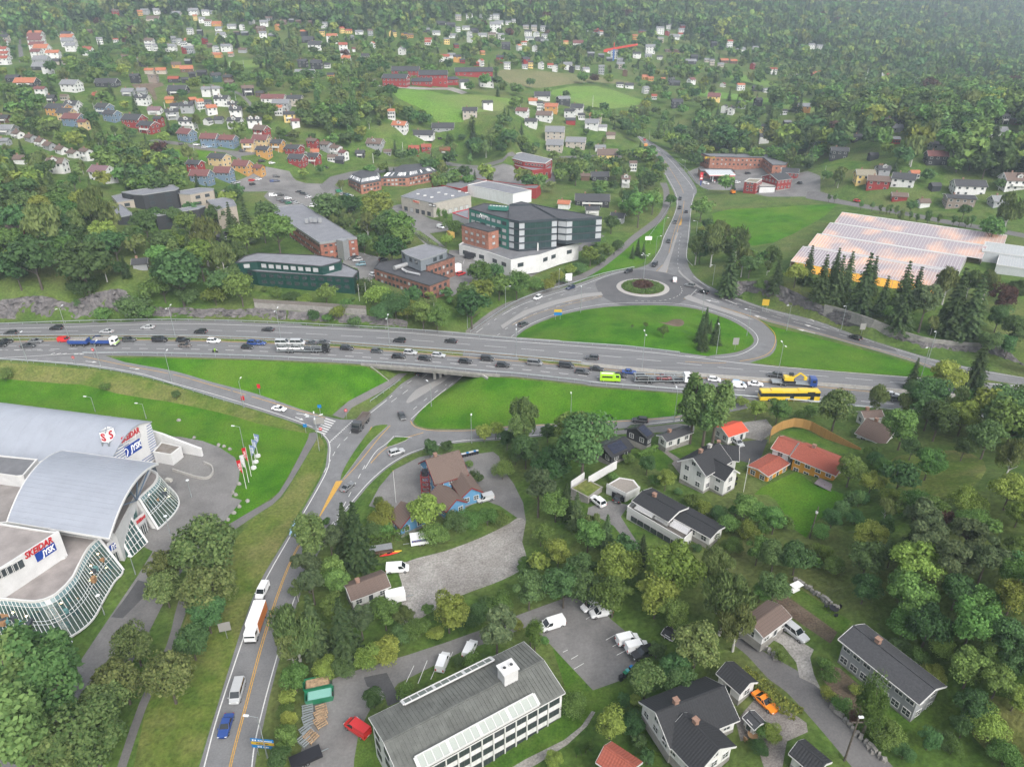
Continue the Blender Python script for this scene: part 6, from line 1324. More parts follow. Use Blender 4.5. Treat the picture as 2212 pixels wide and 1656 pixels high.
for px,lab in(([q(1,0,*p)for p in[(795,1548),(905,1595),(1078,1562),(1080,1520),(900,1500)]],'front brick part of the long office with slanted dark skylights'),([q(1,0,*p)for p in[(1078,1540),(1310,1535),(1568,1482),(1530,1440),(1230,1460)]],'right brick part of the long office with slanted dark skylights')):
 r,pl=fb('office_building',lab,'office',px,17.0,11,BRICKO,FELTD,2.3,(13.2,15.6),1.5,1.2,'d','db',TRIMD)
 mb=SM();c=sum(pl,Vector())/len(pl);tp=[p.lerp(c,.28)+Vector((0,0,3.2))for p in pl]
 for i in range(len(pl)):j=(i+1)%len(pl);mb.poly([pl[i]+Vector((0,0,.1)),pl[j]+Vector((0,0,.1)),tp[j],tp[i]])
 mb.poly(tp);mb.part('mansard_roof',FELTD,r)
 for a,b,L in edges_facing(pl):
  ia,ib=pl.index(a),pl.index(b);n=int(L/1.5)
  for k in range(n):
   s0,s1=(k+.1)/n,(k+.9)/n;g0,g1=a.lerp(b,s0),a.lerp(b,s1);h0,h1=tp[ia].lerp(tp[ib],s0),tp[ia].lerp(tp[ib],s1);o=(b-a).normalized().cross(Vector((0,0,1)))*.12+Vector((0,0,.1))
   mb=SM();mb.poly([g0.lerp(h0,.3)+o,g1.lerp(h1,.3)+o,g1.lerp(h1,.78)+o,g0.lerp(h0,.78)+o]);mb.part('skylight',random.choice((WGLASSL,WGLASS,SIGNWHITE)),r)
R3=lambda*pts:rq((2700,560),.4717,pts)
r,pl=fb('storage_building','L shaped brick storage building with yellow roof sign and two window rows','storage building',R3((222,112),(820,122),(960,185),(940,212),(830,212),(752,150),(300,140)),17.5,9.0,BRICKO,FELT,2.7,(12.4,15.4),1.1,1.1,'d','db',TRIMD)
ed=max(edges_facing(pl),key=lambda e:e[2]);d=(ed[1]-ed[0]).normalized();n=d.cross(Vector((0,0,1)))
c=on_wall(R3((298,150))[0],ed[0],d,n);wall_sign('MINILAGER',c,7.5,1.4,SIGNYEL,x=d,out=n,root=r,size=1.7,shear=0,bold=.03);mb=SM();c=on_wall(R3((262,150))[0],ed[0],d,n)+n*.1;mb.beam(c-d*.8,c+d*.8,.15,1.4);mb.part('sign_board',SIGNYEL,r)
fb('fuel_station_shop','low brick fuel station shop behind the canopy','shop',R3((198,240),(485,245),(508,268),(300,275),(215,262)),12.2,8.3,BRICKO,FELT,4,(10.2,),2.4,1.4,'d')
cz=13.2;cp_=[W(*p,cz)for p in R3((250,252),(470,254),(514,294),(292,296))];cn=thing('fuel_canopy','white fuel station canopy with red edge on four pillars','canopy',W(*R3((380,330))[0],8.4))
mb=SM();mb.prism([(p.x,p.y)for p in cp_],cz-.9,cz,0,1);mb.part('canopy_roof',[SIGNWHITE,mat('canopy_top',(.5,.53,.55),.5,.05,1)],cn)
mb=SM()
for i in range(4):mb.beam(cp_[i]-Vector((0,0,.65)),cp_[(i+1)%4]-Vector((0,0,.65)),.12,.35)
mb.part('red_band',SIGNRED,cn)
for s,t in((.2,.35),(.2,.75),(.75,.35),(.75,.75)):
 p=cp_[0].lerp(cp_[1],s).lerp(cp_[3].lerp(cp_[2],s),t);mb=SM();mb.box((p.x,p.y,cz-3),(.6,.6,4.6));mb.part('pillar',SIGNWHITE,cn)
 pu=thing('fuel_pump','red and grey fuel pump under the canopy, %s %s one'%('left' if s<.5 else 'right','front' if t<.5 else 'rear'),'fuel pump',(p.x+1.4,p.y-.3,float(H(p.x,p.y))),0,'fuel pumps under the canopy');mb=MB();mb.box((0,0,.9),(.9,.6,1.8));mb.build('cabinet',SIGNGREY,pu);mb=MB();mb.box((0,-.32,1.4),(.7,.06,.5));mb.build('display',SIGNRED,pu)
py=thing('price_pylon','red and blue fuel price pylon beside the road','sign',G(*R3((216,385))[0]));mb=MB();mb.box((0,0,2),(.5,.4,4));mb.build('pylon_post',SIGNBLUE,py);mb=MB();mb.box((0,0,6),(1.9,.45,5));mb.build('sign_panel',SIGNRED,py);text_mesh('price_digit','7',1.8,.03,SIGNWHITE,py,face_mtx((0,-.26,6),(1,0,0),(0,0,1)))
mb=MB();mb.box((0,-.25,4.6),(1.5,.05,.9));mb.build('price_panel',SIGNWHITE,py)
fb('shop_building','small red and white shop with garage doors beside the fuel station','shop',R3((590,350),(632,325),(740,332),(690,362)),15.2,8.5,WM['r'],RM['olive'],2.2,(10.2,12.2,14.2),1.4,1.0,'w',None,TRIMW)
fb('shop_building','white flat roofed annex between the red shop and the red house','shop',R3((690,360),(740,332),(850,335),(850,395),(720,395)),12.2,8.7,WHITEP,CONCL,4,(),1,1)
hABC('house','tall red house with black roof right of the fuel station','house',3,0,(85,1560),(215,1545),(150,1500),9.0,6.4,WM['r'],RM['dk'],20,floors=2,chimney=1)
hABC('house','rear red house with dark roof behind the red corner house','house',3,0,(115,1490),(268,1500),(140,1462),9.2,6.4,WM['r'],RM['dk'],18,floors=2,chimney=0)
A4=lambda*pts:rq((380,680),.4874,pts)
blk,bge=WM['k'],wallm('beige_brick',(.34,.30,.25),.12,4)
for lab,px,zr,zb,wm,rows in(('black timber apartment block with balconies, highest of its group',A4((215,182),(560,128),(640,122),(690,150),(660,165),(520,185),(390,205),(310,200)),30.5,21,blk,(23,26,29)),('beige apartment block with roof terrace right of the black one',A4((665,175),(850,145),(975,150),(970,165),(780,200),(690,195)),28.5,21.5,bge,(23.5,26.5)),('grey roofed beige block at the upper left of the apartments',A4((135,215),(250,188),(330,240),(180,262)),28,22,bge,(24,26)),('lowest left apartment block half hidden by birches',A4((95,290),(200,272),(320,365),(180,390),(100,330)),27,21,blk,(24,)),('long front apartment block, black and beige with flagpole',A4((480,355),(640,325),(840,290),(905,295),(850,318),(680,345),(500,378)),26.5,17.0,blk,(18.6,21.6,24.6)),('right apartment block with wide grey roof by the road',A4((920,248),(1060,225),(1135,245),(1160,290),(1060,310),(1000,330)),25,17,bge,(19,22.4))):
 fb('apartment_block',lab,'apartment block',px,zr,zb,wm,FELTG,4.2,rows,2.4,1.5,'d',None,METAL)
for c in((440,225,27),(450,275,24),(585,265,24),(820,225,24.6),(560,420,22.5),(560,470,19.5),(755,395,22.5),(755,440,19.5)):
 p=W(*A4(c[:2])[0],c[2]);bl=thing('balcony',None,'balcony',p);mb=MB();mb.box((0,-.9,0),(5.4,1.8,.2));mb.box((0,-1.75,.55),(5.4,.08,1.0));mb.box((-2.7,-.9,.55),(.08,1.8,1));mb.box((2.7,-.9,.55),(.08,1.8,1));mb.build('balcony_front',blk if c[0]<700 else bge,bl);tag(bl,'%s balcony box on the apartment blocks, %s'%('black' if c[0]<700 else 'beige',{440:'top left',450:'below the top left one',585:'top middle',820:'top right',560:'front left',755:'front right'}[c[0]]+(', lower' if c[1]in(470,440)else '')),None,'apartment balconies')
GZ=13.0;ev=GZ+3.0;g0,g1=W(*q(3,1,232,606),ev),W(*q(3,1,1470,830),ev);gd=(g1-g0);gL=gd.length;gd.normalize();gn=Vector((-gd.y,gd.x,0))
gl=[W(*q(3,1,x,y),ev+2.6)for x,y in((300,475),(425,365),(535,270),(640,180))];bays=[(p-g0).dot(gn)for p in gl]
ROOFGLOW=bpy.data.materials.new('painted_glow_glass');ROOFGLOW.use_nodes=True;_n=ROOFGLOW.node_tree.nodes;_l=ROOFGLOW.node_tree.links;_b=_n['Principled BSDF'];_b.inputs['Base Color'].default_value=(.27,.25,.27,1);_b.inputs['Roughness'].default_value=.25
_g=_n.new('ShaderNodeNewGeometry');_t=_n.new('ShaderNodeTexNoise');_t.inputs['Scale'].default_value=.075;_t.inputs['Detail'].default_value=2;_l.new(_g.outputs['Position'],_t.inputs[0]);_r=_n.new('ShaderNodeValToRGB');_r.color_ramp.elements[0].position=.47;_r.color_ramp.elements[1].position=.72;_r.color_ramp.elements[0].color=(.10,.055,.06,1);_r.color_ramp.elements[1].color=(1.0,.42,.08,1);_l.new(_t.outputs['Fac'],_r.inputs[0]);_l.new(_r.outputs[0],_b.inputs['Emission Color']);_b.inputs['Emission Strength'].default_value=.42  # inner glow painted into the roof panes as orange emission patches
GLOW=mat('painted_glow_wall_glass',(.85,.42,.08),.4,.35,.4,emis=.42);WPL=mat('white_polycarbonate',(.45,.47,.48),.4,.06,.5)  # wall panes emit the painted glow themselves; no lamps stand behind them
gh=thing('greenhouse','large greenhouse of four glass bays with orange glow painted into the glass','greenhouse',Vector((g0.x,g0.y,GZ)))
NP=48;PMAP={}
E0=[0]+[(bays[i]+(bays[i+1]if i<3 else bays[i]+9))/2+.2*0 for i in range(4)]
gang=math.atan2(gd.y,gd.x)
for i,rdg in enumerate(bays):
 e0,e1=E0[i],E0[i+1];w=gL/NP
 Lb=gL if i==0 else gL+(40 if i in(1,2,3)and False else 6*i)
 npn=NP
 w=Lb/npn;z0,z1_=ev-GZ,ev+2.6-GZ
 mb=MB();mb.poly([(.06,0,z0),(w-.06,0,z0),(w-.06,rdg-e0,z1_),(.06,rdg-e0,z1_)]);o=mb.build('glass_pane',ROOFGLOW);me=o.data;bpy.data.objects.remove(o)
 for k in range(npn):
  ob=meshobj('glass_pane',me,gh);sh=-(rdg-bays[0])*0;off_=gl[i]-(g0+gn*rdg);xo=off_.dot(gd)
  ob.location=gd*(xo*1+k*w)+gn*e0;ob.rotation_euler.z=gang
 mb=MB();X=lambda x,y,z:Vector((0,0,z))+gd*(xo+x)+gn*y
 for k in range(npn+1):mb.beam(X(k*w,e0,z0+.03),X(k*w,rdg,z1_+.03),.10,.10)
 mb.beam(X(0,rdg,z1_+.1),X(Lb,rdg,z1_+.1),.5,.25);mb.beam(X(0,e0,z0),X(Lb,e0,z0),.3,.25);mb.build('glazing_bar',TRIMW,gh)
 mb=MB();mb.poly([X(0,rdg,z1_),X(Lb,rdg,z1_),X(Lb,e1,z0),X(0,e1,z0)]);mb.poly([X(0,e0,-1),X(0,e0,z0),X(0,rdg,z1_),X(0,e1,z0),X(0,e1,-1)]);mb.poly([X(Lb,e0,-1),X(Lb,e1,-1),X(Lb,e1,z0),X(Lb,rdg,z1_),X(Lb,e0,z0)]);mb.build('rear_glazing',mat('rear_glass',(.4,.38,.40),.3),gh)
for k in range(24):
 mb=MB();w=gL/24;mb.poly([gd*(k*w+.1)+Vector((0,0,-.5)),gd*((k+1)*w-.1)+Vector((0,0,-.5)),gd*((k+1)*w-.1)+Vector((0,0,2.9)),gd*(k*w+.1)+Vector((0,0,2.9))]);mb.build('glow_wall_pane',GLOW,gh)
mb=MB();mb.poly([gn*.3+Vector((0,0,-1.5)),gn*.3+gd*gL+Vector((0,0,-1.5)),gn*.3+gd*gL+Vector((0,0,2.8)),gn*.3+Vector((0,0,2.8))]);mb.build('wall_base',TRIMW,gh)
for lab,px,z in(('white sheeted greenhouse annex, upper part at the right edge',[(1880,430),(2400,500),(2380,580),(1850,510)],ev+2),('white sheeted greenhouse annex, lower part beside the birches',[(2000,545),(2400,590),(2400,690),(1975,630)],ev+1)):
 r,pl,_=flat_building('greenhouse_annex',lab,'greenhouse',qs(3,1,px),z,GZ,WPL,WPL,.05,TRIMW)
 a,b,c,d=[W(*p,z+.2)for p in qs(3,1,px)];
 for k in range(19):
  mb=SM();mb.beam(a.lerp(b,k/18),d.lerp(c,k/18),.12,.12);mb.part('roof_rib',TRIMW,r)
# bridge, rock cuts, walls
br=thing('road_bridge','concrete motorway bridge carrying the highway over the lower road','bridge',W(930,800,0))
def fv(px,u):return float(np.interp(u,[p[0]for p in px],[p[1]for p in px]))
us=list(range(780,1081,20));mb=SM()
S_=[W(u,fv(HWS,u),HZ)for u in us];N_=[W(u+130,fv(HWN,u+130),HZ)for u in us]
for i in range(len(us)-1):
 a,b,c,d=S_[i],S_[i+1],N_[i+1],N_[i];z=Vector((0,0,-1.35));t=Vector((0,0,-.5));mb.poly([d+z,c+z,b+z,a+z]);mb.poly([a+z,b+z,b+t,a+t]);mb.poly([c+z,d+z,d+t,c+t])
mb.part('deck',CONC,br)
for S9,y9 in((S_,-.25),(N_,.25)):
 mb=SM()
 for i in range(len(us)-1):mb.beam(S9[i]+Vector((0,y9,0)),S9[i+1]+Vector((0,y9,0)),.5,.8)
 mb.part('edge_beam',CONC,br)
for p in((1545,1615,.2),(1594,1600,.3),(1640,1575,.5)):
 b=W(*q(1,1,*p[:2]),p[2]);mb=SM();mb.tube((b.x,b.y,-.5),(b.x,b.y,HZ-1.3),.55,.55,12);mb.part('column',CONCL,br)
for u0,(du,ub)in((800,(-1,985)),(1040,(1,1106))):
 a=W(u0,fv(HWS,u0),HZ);b=W(ub,fv(HWN,ub),HZ);mb=SM();o=(b-a).cross(Vector((0,0,1))).normalized()*.4
 mb.poly([Vector((a.x,a.y,-1))+o,Vector((b.x,b.y,-1))+o,b+o-Vector((0,0,.6)),a+o-Vector((0,0,.6))]);mb.poly([Vector((b.x,b.y,-1))-o,Vector((a.x,a.y,-1))-o,a-o-Vector((0,0,.6)),b-o-Vector((0,0,.6))]);mb.poly([Vector((a.x,a.y,-1))-o,Vector((a.x,a.y,-1))+o,a+o-Vector((0,0,.6)),a-o-Vector((0,0,.6))]);mb.part('abutment',CONC,br)
 w2=q(1,1,1150 if du<0 else 2000,1640 if du<0 else 1625);e=G(*w2);mb=SM();mb.poly([Vector((a.x,a.y,-1)),a+Vector((0,-.4,.1)),e+Vector((0,0,.6)),Vector((e.x,e.y,e.z-1))]);t_=Vector((.5*du,.3,0));mb.poly([a+Vector((0,-.4,.1)),a+Vector((0,-.4,.1))+t_,e+t_+Vector((0,0,.6)),e+Vector((0,0,.6))]);mb.part('wing_wall',CONCL,br)
ROCK=bpy.data.materials.new('rock');ROCK.use_nodes=True;_n=ROCK.node_tree.nodes;_l=ROCK.node_tree.links;_b=_n['Principled BSDF'];_b.inputs['Roughness'].default_value=.95
_g=_n.new('ShaderNodeNewGeometry');_t=_n.new('ShaderNodeTexNoise');_t.inputs['Scale'].default_value=.45;_t.inputs['Detail'].default_value=12;_t.inputs['Roughness'].default_value=.75;_l.new(_g.outputs['Position'],_t.inputs[0]);_r=_n.new('ShaderNodeValToRGB');_e=_r.color_ramp.elements;_e[0].position=.33;_e[1].position=.7;_e[0].color=(.05,.046,.048,1);_e[1].color=(.22,.205,.205,1);_l.new(_t.outputs['Fac'],_r.inputs[0]);_l.new(_r.outputs[0],_b.inputs['Base Color'])
_bp=_n.new('ShaderNodeBump');_bp.inputs['Distance'].default_value=.5;_l.new(_t.outputs['Fac'],_bp.inputs['Height']);_l.new(_bp.outputs[0],_b.inputs['Normal'])
def curtain(name,label,cat,foot,top,m,rough=.8,st=1.1,rows=9,out=.7,seed=1,kind=None):
 g=np.random.default_rng(seed);F=resample(foot,st);s=np.linspace(0,1,len(F));T=resample(top,.5);ts=np.linspace(0,1,len(T))
 tx=np.array([p.x for p in T]);
 P=[]
 for i,f in enumerate(F):
  j=int(np.argmin(np.abs(tx-f.x)));t=T[j];col=[]
  for r in range(rows+1):
   k=r/rows;p=f.lerp(t,k);p.y-=out*(1-.3*k);nz=math.sin(f.x*.33+2*math.sin(f.x*.11))*.5+g.normal(0,.35)
   p.y+=nz*rough*(1 if 0<r else .3);p.x+=g.normal(0,.2)*rough;p.z+=(g.normal(0,.3)*rough if 0<r<rows else(.1 if r==rows else-.4));col.append(p)
  P.append(col)
 mb=SM();o=thing(name,label,cat,F[len(F)//2])if not kind else None
 for i in range(len(P)-1):
  for r in range(rows):mb.poly([P[i][r],P[i+1][r],P[i+1][r+1],P[i][r+1]])
 if o:mb.part('rock_surface' if 'rock' in name else 'wall_panel',m,o)
 else:tag(mb.build(name,m),kind='structure')
def cut(L,a,b):return[p for p in resample(L,.5)if a<=p.x<=b]
curtain('rock_face',None,None,cut(ROCKL_FOOT,-300,-84),cut(ROCKL_TOP,-300,-84),ROCK,1.0,1.0,10,.9,3,'structure')
curtain('rock_face',None,None,cut(ROCKL_FOOT,-84,-38),cut(ROCKL_TOP,-84,-38),ROCK,.6,1.0,6,.8,4,'structure')
curtain('rock_face',None,None,cut(ROCKR_FOOT,88,180),cut(ROCKR_TOP,88,180),ROCK,.7,.9,9,.8,5,'structure')
rt=cut(ROCKR_TOP,125,208)
def vwall(name,label,top,h,m,th=.4,cat='wall',pan=4.0):
 o=thing(name,label,cat,top[0]);T=resample(top,pan)
 for a,b in zip(T,T[1:]):
  if(b-a).length<.1:continue
  mb=SM();dd=(b-a).normalized()*.02;mb.beam(a+dd-Vector((0,0,h/2-.4)),b-dd-Vector((0,0,h/2-.4)),th,h+.8);mb.part('wall_panel',m,o)
 return o
RW=[W(*q(3,1,*p[:2]),p[2])for p in[(480,985,11),(600,1012,10.9),(850,1092,10.4),(1150,1212,9.6),(1350,1272,9.2),(1700,1312,9.6),(2060,1322,10.4)]]
RW=[Vector((p.x,p.y-1.0,p.z))for p in above(qs(3,1,[(480,985),(600,1012),(850,1092),(1150,1212),(1350,1272),(1700,1312),(2060,1322)]),ROCKR_FOOT,2.2)]
vwall('retaining_wall','long grey concrete retaining wall above the rock cut',RW,3.2,CONC)
LW=above(qs(1,1,[(-20,925),(60,932),(330,945),(640,965),(950,985)]),ROCKL_FOOT,4.2);WF=mat('weathered_wood',(.17,.155,.14),.95,.25,3,.5,stretch=(6,6,.4))
nf=thing('noise_fence','weathered grey timber noise fence with louvred bays above the rock','fence',LW[0]);T=resample(LW,2.2)
for i,(a,b)in enumerate(zip(T,T[1:])):
 if(b-a).length<.2:continue
 mb=SM();hh=3.0 if i%4 else 2.2;mb.beam(a-Vector((0,0,hh/2)),b-Vector((0,0,hh/2)),.12,hh)
 if i%4==0:
  for z in(.3,.7,1.1):mb.beam(a-Vector((0,.1,z)),b-Vector((0,.1,z)),.08,.2)
 mb.part('fence_panel',WF,nf)
 if i%2==0:mb=SM();mb.box((a.x,a.y-.12,a.z-1.4),(.2,.2,3.2));mb.part('post',WF,nf)
vwall('retaining_wall','pale concrete base wall under the timber noise fence',[p-Vector((0,.35,2.2))for p in LW],2.4,CONC)
